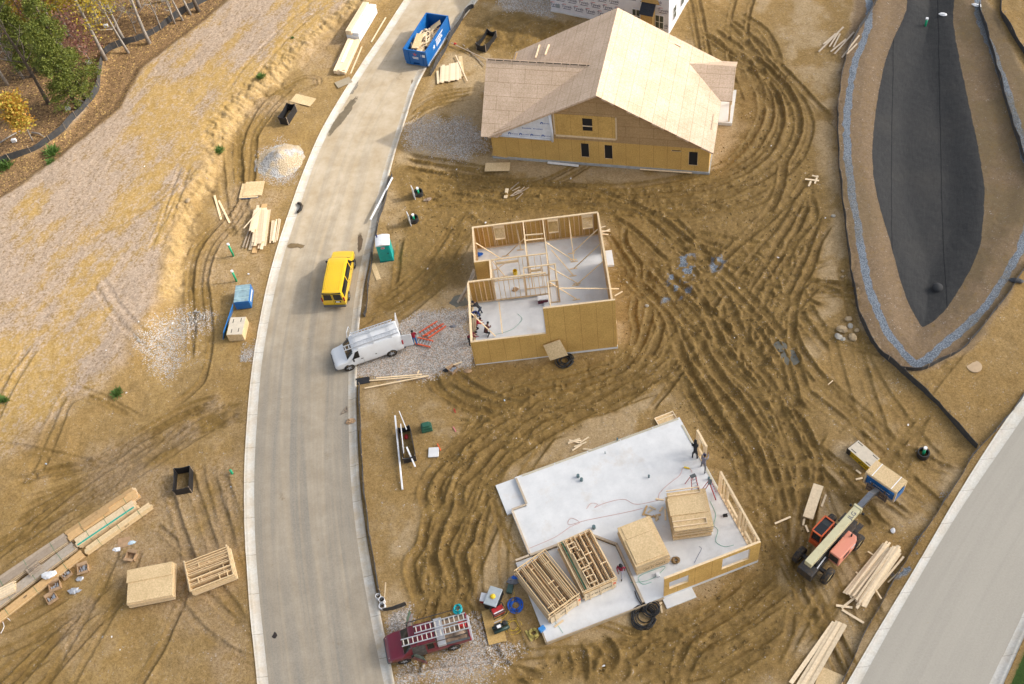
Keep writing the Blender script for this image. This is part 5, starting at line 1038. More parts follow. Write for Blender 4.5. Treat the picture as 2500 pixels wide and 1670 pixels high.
mb.build('cab_frame', TORG, cab); mb = MB(); mb.box(-.45, .35, .52, 1.15, 2.46, 2.5); mb.build('cab_roof', GLASS, cab); mb = MB(); mb.box(-.42, .9, .5, 1.18, 1.31, 2.4); mb.build('cab_interior', plain('cab_glass', (.03, .035, .035, 1), .2), cab)
bz0, bz1 = 2.3, 2.45; mb = MB(); mb.beam((-2.62, -.02, bz0), (2.85, -.02, bz1), .52, .5); boom = mb.build('boom', CREAM, T, bevel=.03)
bdir = Vector((5.47, 0, bz1-bz0)).normalized(); text('JLG', .44, plain('navy_ink', (.02, .03, .10, 1)), boom, axes(Vector((2.0, -.1, bz1-.02+.25)), bdir, (0, 1, 0)))
mb = MB(); mb.beam((2.7, -.02, bz1), (2.86, -.02, bz1), .62, .6); mb.build('boom_collar', CREAM, boom, bevel=.02)
for y in (-.42, .4): mb = MB(); mb.tube([(2.75, y, bz1-.1), (2.75, y*1.35, bz1-.1)], .09, 8); mb.build('roller', INK, boom)
mb = MB(); mb.beam((2.7, -.02, bz1-.02), (4.3, -.02, 2.35), .38, .36); ib = mb.build('inner_boom', plain('worn_steel', (.16, .17, .19, 1), .3, .7, var=.3), T); mb = MB(); mb.beam((4.2, -.02, 2.36), (5.15, -.02, 1.75), .36, .34); mb.beam((4.9, -.02, 1.8), (5.3, -.02, 1.2), .3, .3); mb.build('boom_head', plain('worn_steel', (.16, .17, .19, 1)), ib)
mb = MB()
for z in (.95, 1.25, 1.6): mb.beam((5.3, -.8, z), (5.3, .8, z), .1, .09)
for y in (-.75, -.25, .25, .75): mb.beam((5.3, y, .85), (5.3, y, 1.68), .09, .08)
for y in (-.5, .5): mb.beam((5.32, y, .88), (6.5, y, .88), .13, .05); mb.beam((5.36, y, .88), (5.36, y, 1.9), .13, .05)
mb.build('fork_carriage', dirty('rusty_steel', (.13, .10, .085, 1), (.25, .14, .07, 1), .5, .7), T)
for y in (-.45, .45): mb = MB(); mb.tube([(-2.4, y, 1.2), (-1.0, y*.8, 1.4)], .05, 8); mb.build('hydraulic_ram', STEEL, T)
mb = MB(); mb.box(1.9, 2.2, -.9, -.5, .55, .75); mb.box(2.1, 2.9, -.75, -.4, .65, .78); mb.box(2.1, 2.9, .4, .75, .65, .78); mb.build('stabiliser', DKMET, T)
tl = lambda p: loc2w(TL, hd4, p)
# load on the forks: window bundle
LC = (tl((6.15, 0, .92))); T = thing('window_bundle', 'timber framed bundle of blue wrapped windows held on the telehandler forks', 'crate', LC, hd4)
wx, wy, hz = .62, 1.22, 1.45
mb = MB(); mb.box(-wx, wx, -wy, wy, hz-.05, hz); mb.build('top_sheet', OSBP, T); mb = MB(); mb.box(-wx+.12, wx, -wy+.05, wy-.05, .1, .75); mb.build('wrapped_pack', BLUEW, T)
mb = MB(); mb.box(-wx+.02, wx-.02, -wy+.1, wy-.1, 0, .098); mb.build('pallet', OLDW, T)
for x in (-wx+.05, wx-.05):
    for y in (-wy+.06, wy-.06): mb = MB(); mb.box(x-.05, x+.05, y-.06, y+.06, .1, hz-.052); mb.build('post', PINE, T)
mb = MB(); mb.beam((-wx, -wy, hz-.12), (-wx, wy, hz-.12), .05, .14); mb.build('edge_board', PINE, T)
mb = MB(); mb.box(-wx+.1, wx+.005, -wy+.0, -wy+.04, .1, .95); mb.build('side_wrap', BLUEW, T); mb = MB(); mb.box(wx-.3, wx, -wy-.003, wy+.003, hz-.4, hz-.06); mb.build('rear_board', OSBP, T)
for y in (-.75, .75): mb = MB(); mb.beam((-wx-.01, y, hz+.004), (wx+.01, y, hz+.004), .06, .006); mb.build('strap', WHITEI, T)
mb = MB()
for y in np.arange(-.75, .75, .12): mb.box(-wx+.098, -wx+.119, y, y+.08, .45, .52)
mb.build('lettering', WHITEI, T)
# ------------------------------------------------------------------ fences
def fence(label, pts, h=.62, seed=0, slump=.05):
    c = smooth(pts, .6); T = thing('silt_fence', label, 'silt fence', (c[0][0], c[0][1], base_z(*c[0])), 0, 'black silt fences'); o = np.array([c[0][0], c[0][1], base_z(*c[0])])
    rd = random.Random(seed); g = [[], [], [], []]; n = len(c); ph = rd.uniform(0, 9)
    for i, p in enumerate(c):
        d = c[min(i+1, n-1)]-c[max(i-1, 0)]; d = d/np.hypot(*d); nn = np.array([-d[1], d[0]]); z = base_z(*p); w = slump*math.sin(i*.9+ph)+rd.uniform(-.03, .03); hh = h*(1+.12*math.sin(i*.5+ph*2)+rd.uniform(-.06, .06))
        for k, (off, zz) in enumerate(((-.012, -.25), (w-.012, hh), (w+.012, hh), (.012, -.25))): g[k].append((p[0]+nn[0]*off-o[0], p[1]+nn[1]*off-o[1], z+zz-o[2]))
    mb = MB(); mb.grid([list(r) for r in zip(*g)], 0, True); mb.build('fabric', FENCEF, T, False)
    for i in range(0, n, 4):
        p = c[i]; z = base_z(*p); mb = MB(); a = Vector((p[0]-o[0]+.04, p[1]-o[1], z-.2-o[2])); mb.beam(a, a+Vector((rd.uniform(-.04, .04), rd.uniform(-.04, .04), h+.38)), .04, .04); mb.build('stake', OLDW, T)
fence('long black silt fence between the autumn trees and the straw covered bank', OV([(510, -10), (440, 35), (350, 92), (290, 118), (248, 140), (238, 180), (228, 230), (175, 290), (150, 318), (90, 358), (20, 385), (-40, 405)]), .7, 1)
fence('sagging silt fence behind the kerb beside the blue dumpster', GP([(1156, 19), (1138, 35), (1103, 92), (1072, 152), (1050, 186)]), .6, 2, .12)
fence('silt fence behind the kerb beside the teal portable toilet', GP([(957, 430), (938, 500), (920, 564), (906, 657), (892, 775)]), .45, 3, .1)
fence('silt fence along the kerb from the gravel drive to the maroon pickup', GP([(878, 943), (881, 1039), (886, 1149), (896, 1250), (907, 1330), (918, 1393), (931, 1460), (939, 1488)]), .42, 4)
fence('short end piece of silt fence on the gravel near the white buckets', GP([(936, 1492), (960, 1490), (992, 1478)]), .5, 5)
fence('curving silt fence on the muddy side of the black lined basin', OV([(2018, -10), (1990, 40), (1948, 110), (1932, 160), (1920, 240), (1918, 300), (1923, 400), (1936, 520), (1951, 640), (1972, 740), (2012, 810), (2052, 846), (2080, 870), (2150, 930), (2200, 990), (2238, 1028)]), .6, 6)
fence('silt fence bending round the bottom tip of the lined basin', OV([(2060, 850), (2110, 853), (2150, 835), (2210, 800), (2260, 740), (2300, 690), (2360, 600)]), .45, 7)
fence('silt fence right of the lined basin above the straw slope', OV([(2240, 20), (2258, 80), (2275, 140), (2300, 230), (2330, 330), (2365, 430)]), .55, 8)
fence('silt fence in the top right corner of the site', OV([(2295, -15), (2291, 30), (2310, 70), (2360, 150)]), .6, 9)
fence('silt fence along the grey side street kerb', OV([(2352, 900), (2292, 978), (2240, 1032), (2170, 1142), (2090, 1262), (2020, 1382), (1978, 1460), (1926, 1575)]), .38, 10)
# ------------------------------------------------------------------ boards, sheets and stacks
PK_N = [0]
def plank(name, label, a, b, w, t=.04, z=.0, za=None, m=None, group=None, cat='board', roll=0, h0=0):
    PK_N[0] = (PK_N[0]+1) % 29; e = .05+PK_N[0]*.0017
    p = PT(*a, h0); q = PT(*b, h0); p.z += z+t/2+e; q.z += (za if za is not None else z)+t/2+e+.003; mb = MB(); c = (p+q)/2
    mb.beam(p-c, q-c, w, t, up=(math.sin(roll), 0, math.cos(roll))); o = mb.build(name, m or PINE2); o.location = c; return tag(o, label, cat, group)
def sheet(label, px, l, w, ang, m=None, t=.012, z=.09, tilt=0, h0=0):
    p = PT(*px, h0); mb = MB(); mb.box(-l/2, l/2, -w/2, w/2, 0, t); o = mb.build('board_sheet', m or OSBP); o.location = p+Vector((0, 0, z+h0)); o.rotation_euler = (R(tilt), R(tilt*.5), ang); return tag(o, label, 'board sheet')
def rect(a, b, w, h=0):      # place by the near-end and far-end marks at ground level: centre, heading, length
    p, q = PT(*a), PT(*b); return (p+q)/2, math.atan2(q.y-p.y, q.x-p.x), (q-p).length
Z1 = lambda a, b: (a/3.447, 1180+b/3.447)
Z2 = lambda a, b: (540+a/5.27, 480+b/5.27)
def bundle(name, label, a, b, w, h, rows, mats, cat='lumber stack', straps=True, group=None, lay=(.3, .09), seed=0, z=0.05, wrap=None):
    c, rz, L = rect(a, b, w); T = thing(name, label, cat, c+Vector((0, 0, z)), rz, group); rd = random.Random(seed); n = max(1, int(h/lay[1])); k = max(1, int(round(w/lay[0])))
    mb = MB()
    for x in (-L*.38, 0, L*.38): mb.box(x-.05, x+.05, -w/2, w/2, -.04, .04)
    mb.build('bearer', OLDW, T)
    for r_ in range(n):
        mb = MB()
        for i in range(k):
            y0 = -w/2+i*w/k; e = rd.uniform(-.12, .12)
            mb.box(-L/2+e, L/2+rd.uniform(-.12, .12), y0+.006, y0+w/k-.006, .045+r_*lay[1], .045+(r_+1)*lay[1]-.008)
        mb.build('board_layer', mats[r_ % len(mats)], T)
    if straps:
        for x in (-L*.3, .02, L*.32):
            mb = MB(); hh = .045+n*lay[1]+.004
            for p, q in (((x, -w/2-.006, .02), (x, -w/2-.006, hh)), ((x, w/2+.006, .02), (x, w/2+.006, hh)), ((x, -w/2, hh), (x, w/2, hh))): mb.beam(p, q, .03, .01)
            mb.build('strap', plain('green_strap', (.10, .22, .10, 1), .6), T)
    return T, L, n*lay[1]+.05
FIR = wood('fir_boards', (.66, .43, .20, 1), .25); LAM = wood('laminated_beam', (.80, .61, .36, 1), .15)
# long bundles at bottom left
T, L, H = bundle('lumber_bundle', 'strapped pine bundle nearest the mud, upper of the long stacks at left', Z1(600, 475), Z1(1165, 95), .95, .55, 0, [PINE, FIR], seed=1)
mb = MB(); mb.box(-L*.3, L*.1, -.28, .08, H, H+.05); mb.box(-L*.05, L*.38, .05, .36, H, H+.045); mb.build('loose_top_board', FIR, T)
T, L, H = bundle('lumber_bundle', 'strapped pine bundle with a green topped board, at left', Z1(672, 530), Z1(1160, 200), .75, .6, 0, [LAM, PINE], seed=2); mb = MB(); mb.box(-L/2, L/2-.2, -.34, -.24, H, H+.05); mb.build('green_topped_board', plain('green_paper', (.02, .38, .28, 1), .7), T)
T, L, H = bundle('lumber_bundle', 'strapped bundle of laminated beams with ink numbers, lowest of the upper long stack', Z1(745, 590), Z1(1285, 205), .42, .5, 0, [LAM], lay=(.14, .24), seed=3); text('6017', .2, INK, T, axes((L*.1, -.23, .3), (1, 0, 0), (0, 0, 1)))
T, L, H = bundle('lumber_bundle', 'long pine bundle on the muddy side, left foot of the long stacks', (-30, 1455), Z1(590, 480), .85, .55, 0, [PINE, OLDW], seed=4)
T, L, H = bundle('lumber_bundle', 'grey weathered board bundle in the middle of the lower long stack', (-15, 1490), Z1(640, 545), .7, .4, 0, [PINE, wood('grey_pine', (.52, .45, .37, 1), .2)], seed=5)
T, L, H = bundle('lumber_bundle', 'orange stained beam bundle with ink marks along the lower long stack', (-25, 1535), Z1(705, 610), .55, .36, 0, [FIR, LAM], lay=(.27, .12), seed=6); text('SPF', .2, INK, T, axes((-L*.1, -.05, H+.01), (1, 0, 0), (0, 1, 0)))
T, L, H = bundle('lumber_bundle', 'short bundle of pale slats lying on the lower long stack', (-10, 1470), (48, 1440), .9, .2, 0, [PINE2], lay=(.1, .09), straps=False, seed=7, z=.5)
p = PT(90, 1394); T = thing('wood_pallet', 'small weathered slatted pallet on top of the lower long stack', 'pallet', p+Vector((0, 0, .58)), R(38)); 
for k in range(7): mb = MB(); mb.box(-.5, .5, -.5+k*.15, -.41+k*.15, .05, .075); mb.build('slat', OLDW, T)
for x in (-.42, 0, .42): mb = MB(); mb.box(x-.04, x+.04, -.5, .5, 0, .048); mb.build('runner', OLDW, T)
# stacked panels
def panel_stack(label, c, rz, l, w, n, t, m, seed=0, z=.06, ink=None, steps=(), group='stacks of strand board wall panels'):
    T = thing('panel_stack', label, 'panel stack', Vector(c)+Vector((0, 0, z)), rz, group); rd = random.Random(seed)
    for y in (-w*.35, w*.35): mb = MB(); mb.box(-l/2+.1, l/2-.1, y-.05, y+.05, -.05, 0); mb.build('bearer', OLDW, T)
    zz = 0
    for k in range(n):
        a, b = rd.uniform(-.08, .08), rd.uniform(-.06, .06); q = 1-.03*rd.random()
        mb = MB(); mb.box(-l/2*q+a, l/2*q+a, -w/2*q+b, w/2*q+b, zz+t-.014, zz+t); mb.build('panel_face', m, T); mb = MB()
        for y in (-w/2*q+b+.03, w/2*q+b-.03): mb.box(-l/2*q+a+.02, l/2*q+a-.02, y-.022, y+.022, zz, zz+t-.016)
        for x in np.linspace(-l/2*q+a+.04, l/2*q+a-.04, 6): mb.box(x-.02, x+.02, -w/2*q+b+.054, w/2*q+b-.054, zz, zz+t-.016)
        mb.build('panel_frame', PINE, T); zz += t+.004
    for x0, x1, y0, y1, h in steps: mb = MB(); mb.box(x0, x1, y0, y1, zz, zz+h); mb.build('top_panel', m, T); 
    if ink: text(ink, .24, INK, T, axes((0, -w/2-.1, zz*.55), (1, 0, 0), (0, 0, 1)))
    return T, zz
def stack_px(a, b, w):     # near-left and near-right base corners -> centre and heading of a stack w deep
    p, q = PT(*a), PT(*b); rz = math.atan2(q.y-p.y, q.x-p.x); c = (p+q)/2+Vector((-math.sin(rz), math.cos(rz), 0))*w/2; return c, rz, (q-p).length
c, rz, L = stack_px(q14(1165, 905), q14(1580, 825), 2.6); panel_stack('tall stack of yellow strand board panels on the dirt left of the street', c, rz, L, 2.6, 6, .15, OSBP, 1, steps=((-L/2, L/2-.1, .25, 1.25, .06),))
def frame_stack(label, c, rz, l, w, n, seed, z=.05, along=True, group='stacks of open stud wall frames', ink=None, top=False):
    T = thing('frame_stack', label, 'frame stack', Vector(c)+Vector((0, 0, z)), rz, group); rd = random.Random(seed); t = .15
    for k in range(n):
        a, b = rd.uniform(-.07, .07), rd.uniform(-.07, .07); s0 = -w/2+b; s1 = w/2+b; zz = k*(t+.003); mb = MB()
        for x in (-l/2+a, l/2+a-.05): mb.box(x, x+.05, s0, s1, zz, zz+t)
        y = s0
        while y < s1-.05:
            mb.box(-l/2+a+.052, l/2+a-.052, y, y+.045, zz, zz+t-.004); y += rd.choice((.2, .4, .4, .4, .12, .3))
        for _ in range(4): x = rd.uniform(-l/2+.3, l/2-.3); y = rd.uniform(s0, s1-.6); mb.box(x, x+.045, y, y+.5, zz+.002, zz+t-.006)
        mb.build('stud_frame', PINE if k % 2 else LAM, T)
    if ink:      # boarded near end, at the stack's own -x side
        X = -l/2-.13; mb = MB(); mb.box(X-.02, X, -w/2+.1, w/2-.05, .02, n*t*.85); e = mb.build('end_board', PINE2, T); text(ink, .26, INK, e, axes((X-.026, 0, n*t*.45), (0, -1, 0), (0, 0, 1))); mb = MB(); mb.box(X-.03, X-.021, -w/2+.1, -w/2+.35, n*t*.5, n*t*.75); mb.build('orange_tag', ORANGE, e)
        for y in (-w/2+.35, 0, w/2-.45): mb = MB(); mb.box(X-.06, X-.031, y-.04, y+.04, -.03, n*t+.05); mb.build('cleat', PINE, e)
    return T, n*(t+.003)
c, rz, L = stack_px(q14(1735, 795), q14(2120, 645), 2.5); frame_stack('stack of open pine stud frames on the dirt beside the street kerb', c, rz, L, 2.5, 7, 2)
def at_slab(px, z): g = G(*px, z); return Vector((g[0], g[1], z))
def slab_stack(a, b, w, z): p, q = at_slab(a, z), at_slab(b, z); rz = math.atan2(q.y-p.y, q.x-p.x); return (p+q)/2+Vector((-math.sin(rz), math.cos(rz), 0))*w/2, rz, (q-p).length
c, rz, L = slab_stack(q34(1150, 605), q34(1445, 490), 3.2, .32); panel_stack('stack of pinkish strand board panels in the middle of the slab with ink writing', c, rz, L, 3.2, 8, .15, OSBP, 3, z=.04, ink='LOT 41 WALLS', steps=((-L/2+.1, L/2-.35, -1.4, .5, .06), (-L/2+.2, L/2-.35, .53, 1.5, .03)))
c, rz, L = slab_stack(q34(1470, 290), q34(1820, 245), 3.0, .32); T, zz = panel_stack('tall stack of yellow strand board panels on the slab beside the step ladders', c, rz, L, 3.0, 9, .15, OSBP, 4, z=.04, steps=((-L/2, L/2-.1, -.4, .95, .07),))
for y in (-1.25, 1.15):
    mb = MB()
    for p, q in (((-L/2+.05, y, 0), (L/2-.35, y, 0)), ((-L/2+.05, y+.4, 0), (L/2-.35, y+.4, 0)), ((L/2-.37, y, 0), (L/2-.37, y+.4, 0))): mb.beam((p[0], p[1], zz+.06), (q[0], q[1], zz+.06), .05, .1)
    mb.build('opening_frame', PINE2, T)
c, rz, L = slab_stack(q34(375, 1030), q34(655, 830), 4.1, .18); frame_stack('stack of open stud wall frames at the front left of the garage slab', c, rz+PI/2, 4.0, L, 7, 5, z=.03, ink='UNIT 41')
c, rz, L = slab_stack(q34(675, 825), q34(970, 690), 4.1, .18); T, zz = frame_stack('taller stack of stud frames with an ink marked end board on the garage slab', c, rz+PI/2, 4.0, L, 8, 6, z=.03, ink='LOT 40 INTERIOR')
mb = MB()
for x0, x1, y0, y1 in ((-1.7, -.7, .0, .6), (-.5, .8, .0, .65), (.8, 1.5, .2, .75)):
    for p, q in (((x0, y0), (x1, y0)), ((x0, y1), (x1, y1)), ((x0, y0), (x0, y1)), ((x1, y0), (x1, y1)), (((x0+x1)/2, y0), ((x0+x1)/2, y1))): mb.beam((*p, zz+.08), (*q, zz+.08), .05, .14)
mb.build('window_frame_blank', PINE, T); mb = MB(); mb.box(-1.9, 1.9, L/2-.3, L/2-.25, zz, zz+.1); mb.build('green_topped_board', plain('dark_green_paper', (.01, .12, .07, 1), .7), T)
# wrapped stacks by the top of the street
T, L, H = bundle('lumber_bundle', 'pale board bundle with a white sheet in front of the white wrapped stack', q21(770, 665), q21(895, 385), 1.25, .5, 0, [PINE2], seed=8, straps=False); mb = MB(); mb.box(-L*.25, L*.45, -.05, .25, H, H+.03); mb.build('white_sheet', WHITEP, T)
c, rz, L = rect(q21(890, 372), q21(1045, 110), 1.4); T = thing('wrapped_stack', 'tall white wrapped lumber stack with a bare wood bundle on its left half', 'lumber stack', c+Vector((0, 0, .05)), rz); mb = MB(); mb.box(-L/2, L/2, -.75, .7, 0, .72); mb.build('white_wrap', plain('lumber_wrap', (.72, .73, .74, 1), .5), T, bevel=.04)
mb = MB()
for k in range(5): mb.box(-L/2, L/2, .02+k*.13, .14+k*.13, .74, 1.25)
mb.build('board_layer', PINE2, T); mb = MB(); mb.box(-L/2+.1, L/2+.1, -.74, -.02, .74, 1.0); mb.build('half_wrap', plain('lumber_wrap', (.72, .73, .74, 1)), T, bevel=.03)
text('LUMBER', .3, plain('pale_green_ink', (.1, .4, .25, 1)), T, axes((0, -.757, .4), (1, 0, 0), (0, 0, 1)))
plank('loose_board', 'single pale board lying by the kerb beside the white wrapped stack', q21(1045, 380), q21(1175, 160), .14); plank('loose_board', 'single pale board lying beside the low board bundle at the kerb', q21(862, 660), q21(962, 420), .14); plank('loose_board', 'dark edged board left of the low board bundle', q21(708, 590), q21(800, 440), .1, m=OLDW)
sheet('grey muddy plywood sheet lying across the left kerb', q21(800, 740), 1.6, 1.0, R(20), wood('muddy_ply', (.45, .38, .27, 1), .2)); sheet('tan board sheet on the dirt beside the black fabric box', q21(440, 897), 2.4, 1.2, R(-33)); sheet('tan board sheet on the mud in front of the sheathed house', q21(2170, 1497), 2.3, 1.1, R(-12), z=.15)
sheet('strand board sheet leaning on the front wall foot of the sheathed house', q21(2240, 1385), 2.4, .95, FF.th, OSBY, tilt=12, z=.3)
c, rz, L = stack_px(q12(2130, 280), q12(2295, 270), 1.9); T = thing('board_sheet_stack', 'low stack of blue edged board sheets on the dirt near the gravel heap', 'board sheets', c+Vector((0, 0, .02)), rz); mb = MB(); mb.box(-L/2, L/2, -.95, .95, 0, .08); mb.build('blue_edge', BLUEW, T)
for k in range(2): mb = MB(); mb.box(-L/2+k*.35, L/2+k*.4, -.95+k*.18, .97+k*.12, .083+k*.045, .125+k*.045); mb.build('sheet_layer', OSBP, T)
for a, b in (((1912, 250), (1972, 465)), ((1950, 295), (2048, 495))): plank('loose_board', 'pine plank lying on the rutted dirt, %s of a crossed pair' % ('left' if a[0] < 1930 else 'right'), q12(*a), q12(*b), .19, m=PINE)
# boards by the street
BP = [((510, 105, 600, 105), 0)]
rd = random.Random(3)
def pile(label, group, rows, m, w=.14, t=.04, hz=.08, jig=.012, mp=Z2, cat='board'):
    for k, (a, b, z) in enumerate(rows): plank('stacked_board', label, mp(*a), mp(*b), w*rd.uniform(.9, 1.15), t, z, m=m, group=group, cat=cat)
rows = [((380+k*38+rd.uniform(-6, 6), 690+rd.uniform(-25, 30)), (500+k*26+rd.uniform(-8, 8), 200+rd.uniform(-40, 30)), .05+.1*(k % 3)+(.12 if 1 <= k <= 4 else 0)) for k in range(6)]+[((430+k*32, 640+rd.uniform(-30, 30)), (490+k*27, 190+rd.uniform(-40, 40)), .32+.03*k) for k in range(5)]+[((400+k*30, 500+rd.uniform(-20, 20)), (465+k*26, 215+rd.uniform(-15, 15)), .5) for k in range(3)]
pile('pine board in the loose pile by the left kerb', 'boards in the loose pile by the left kerb', rows, PINE2, .24)
pile('grey weathered board at the left edge of the kerbside pile', 'weathered boards of the kerbside pile', [((285, 665), (415, 305), .05), ((325, 675), (440, 330), .05)], OLDW, .12)
pile('pale slat at the right edge of the kerbside pile', 'pale slats of the kerbside pile', [((630+k*19+rd.uniform(-8, 8), 600+rd.uniform(-15, 10)), (655+k*22+rd.uniform(-12, 12), 320+rd.uniform(-20, 20)), .03+.03*(k % 3)) for k in range(6)], PINE2, .11)
plank('loose_board', 'pale board lying slantwise over the kerbside pile', Z2(320, 480), Z2(530, 235), .09, z=.62)
plank('wide_board', 'wide orange plank under the kerbside pile', Z2(430, 735), Z2(560, 105), .48, z=.03, m=FIR)
rows = [((170+k*30, 595-k*6+rd.uniform(-12, 12)), (190+k*28-(30 if k == 0 else 0), (440 if k == 0 else 365-k*7)+rd.uniform(-15, 15)), .06) for k in range(11)]
Z3 = lambda a, b: (1040+a/5.6, 100+b/5.6)
pile('pale board in the row of boards laid behind the dumpster', 'row of boards laid behind the dumpster', rows, PINE2, .22, mp=Z3)
plank('wide_board', 'wide tan board at the end of the row behind the dumpster', Z3(505, 495), Z3(470, 220), .38, m=OSBP); plank('loose_board', 'thin pole lying across the row of boards behind the dumpster', Z3(570, 570), Z3(410, 215), .1, z=.1); plank('loose_board', 'long weathered pole with a red rag beside the black fabric bag', Z3(345, 50), Z3(830, 280), .09, z=.15, m=OLDW); plank('loose_board', 'weathered board crossing under the long pole', Z3(512, 62), Z3(800, 350), .1, m=OLDW)
mb = MB(); mb.ball((0, 0, .12), .16, 10, 6, (1, .6, 1), jit=.3); o = mb.build('red_rag', REDP); o.location = PT(*Z3(403, 72))+Vector((0, 0, .15)); tag(o, 'red rag tied on the long weathered pole', 'rag')
rows = [((735+k*11+rd.uniform(-12, 12), 760+k*8+rd.uniform(-20, 20)), (1090+k*9+rd.uniform(-40, 30), 318+k*7+rd.uniform(-15, 15)), .05+.06*(k % 4)) for k in range(17)]+[((890+rd.uniform(-60, 30), 900+rd.uniform(-60, 20)), (1200+rd.uniform(-50, 30), 400+rd.uniform(-40, 30)), .28+.05*(k % 3)) for k in range(24)]
pile('long pale stud in the tangled pile beside the side street', 'long studs in the tangled pile', rows, PINE2, .13, mp=q44)
for k, (a, b) in enumerate((((940, 395), (1010, 440)), ((835, 575), (885, 615)), ((1120, 668), (1222, 572)), ((995, 735), (1055, 830)))): plank('bearer_board', ('short bearer poking out at the top left of the tangled pile', 'short bearer poking out mid left of the tangled pile', 'loose lath right of the tangled pile', 'thin lath lying over the lower tangled pile')[k], q44(*a), q44(*b), .09, m=PINE, z=.02+.3*(k == 3))
for k, (a, b) in enumerate((((660, 872), (805, 892)), ((712, 912), (905, 1030)), ((708, 900), (840, 795)))): plank('loose_board', ('short board lying below the tangled pile pointing left', 'board with green string on the mud below the tangled pile', 'board sloping off the foot of the tangled pile')[k], q44(*a), q44(*b), .15, m=PINE2, z=.03*k)
pile('long straight board in the lower pile at the bottom edge', 'straight boards in the lower right pile', [((255, 1568), (640, 1025), .06)]+[((315+k*36, 1600), (672+k*22, 1022+k*9), .1+.04*(k % 2)) for k in range(4)], PINE2, .25, mp=q44)
sheet('tan board sheet corner at the bottom edge near the side street', q44(600, 1555), 1.5, 1.5, R(55))
c, rz, L = rect(q44(405, 105), q43(500, 1345), .7); mb = MB(); mb.box(-L/2, L/2, -.35, .35, 0, .16); o = mb.build('flat_pack', PINE2, bevel=.01); o.location = c+Vector((0, 0, .16)); o.rotation_euler = (0, 0, rz); tag(o, 'long pale flat board pack lying between the slab and the telehandler', 'board pack')
for k, (A, a, b) in enumerate(((q44, (365, 160), (378, 100)), (q44, (115, 145), (255, 85)), (q44, (388, 160), (412, 220)), (q43, (530, 1525), (570, 1420)), (q43, (835, 1285), (895, 1270)), (q43, (838, 1200), (880, 1233)), (q43, (588, 440), (630, 405)))): plank('scrap_board', ('short block under the flat board pack', 'short scrap board on the ruts right of the slab', 'short scrap board beside the telehandler rear', 'short batten beside the flat board pack', 'brown scrap board near the telehandler forks', 'pale scrap block near the yellow wrapped pack', 'thin stick on the bare dirt below the basin')[k], A(*a), A(*b), .13 if k not in (6,) else .06, m=PINE2)
rows = [((505, 470), (725, 250)), ((545, 405), (655, 310)), ((600, 425), (680, 300)), ((635, 430), (695, 310)), ((612, 470), (748, 358)), ((645, 490), (820, 295)), ((712, 522), (865, 325)), ((755, 490), (845, 400))]
pile('loose weathered board scattered on the dirt beside the basin fence', 'boards scattered by the basin fence', [(a, b, .03) for a, b in rows], wood('pale_weathered', (.62, .52, .40, 1), .2), .15, mp=q41)
for k, (a, b) in enumerate((((385, 108), (508, 122)), ((470, 150), (495, 80)), ((445, 80), (500, 95)), ((415, 175), (435, 130)))): plank('scrap_board', 'pale scrap board in the small crossed heap by the basin fence', q42(*a), q42(*b), .16, z=.03*k, group='crossed scrap heap by the basin fence')
for k in range(9): a = (rd.uniform(0, 150), rd.uniform(190, 290)); plank('scrap_board', 'thin muddy lath in the heap between the two houses', q32(*a), q32(a[0]+rd.uniform(40, 90), a[1]-rd.uniform(20, 70)), .08, z=.03*(k % 3), m=OLDW, group='muddy laths between the houses')
plank('loose_board', 'short wide board standing out of the muddy lath heap', q22(2240, 275), q22(2255, 190), .3, m=PINE2)
for k in range(9): a = (rd.uniform(545, 720), rd.uniform(920, 1035)); th = rd.uniform(-.3, .6); l = rd.uniform(35, 60); plank('scrap_board', 'short scrap stud in the heap behind the slab', q33(a[0]-l*math.cos(th), a[1]+l*math.sin(th)), q33(a[0]+l*math.cos(th), a[1]-l*math.sin(th)), .1, z=.03*(k % 3), m=PINE2, group='scrap studs behind the slab')
c, rz, L = rect(q33(1325, 780), q33(1490, 715), .8); T = thing('window_panel', 'small framed strand board panel leaning at the slab rear corner', 'wall panel', c+Vector((0, 0, .05)), rz); mb = MB(); mb.box(-L/2, L/2, -.4, .4, 0, .03); mb.build('panel_face', OSBP, T); mb = MB()
for y in (-.38, .1, .38): mb.box(-L/2, L/2, y-.03, y+.03, .032, .13)
for x in (-L/2+.03, L/2-.03): mb.box(x-.03, x+.03, -.34, .34, .034, .128)
mb.build('panel_frame', PINE2, T)
sheet('narrow pointed strand board strip on the mud below the portable toilet', q22(1085, 925), .42, 2.0, R(12), z=.05)
for k, (a, b) in enumerate((((1030, 405), (1560, 362)), ((1090, 385), (1500, 352)), ((990, 478), (1560, 368)), ((1460, 350), (1475, 322)))): plank('loose_board', ('long stud along the lower edge of the gravel drive', 'shorter stud along the lower edge of the gravel drive', 'long stud crossing the others below the gravel drive', 'short stub on the studs below the gravel drive')[k], q23(*a), q23(*b), .11, z=.04*k, m=PINE)
plank('loose_board', 'stud lying near torn cartons beside the framed house', q23(1705, 288), q23(1855, 240), .12, m=PINE)
plank('loose_pipe', 'long white plastic pipe leaning along the kerb fence above the yellow van', q22(1045, 490), q22(1240, 115), .12, .12, z=.25, m=WHITEP, cat='pipe'); plank('white_strips', 'bundle of white trim strips on the mud before the sheathed house', q31(355, 1455), q31(630, 1485), .25, .06, m=WHITEP, cat='trim'); plank('loose_board', 'long board along the foundation of the sheathed house', q31(1175, 1520), q31(1640, 1553), .14, z=.08, m=PINE2)
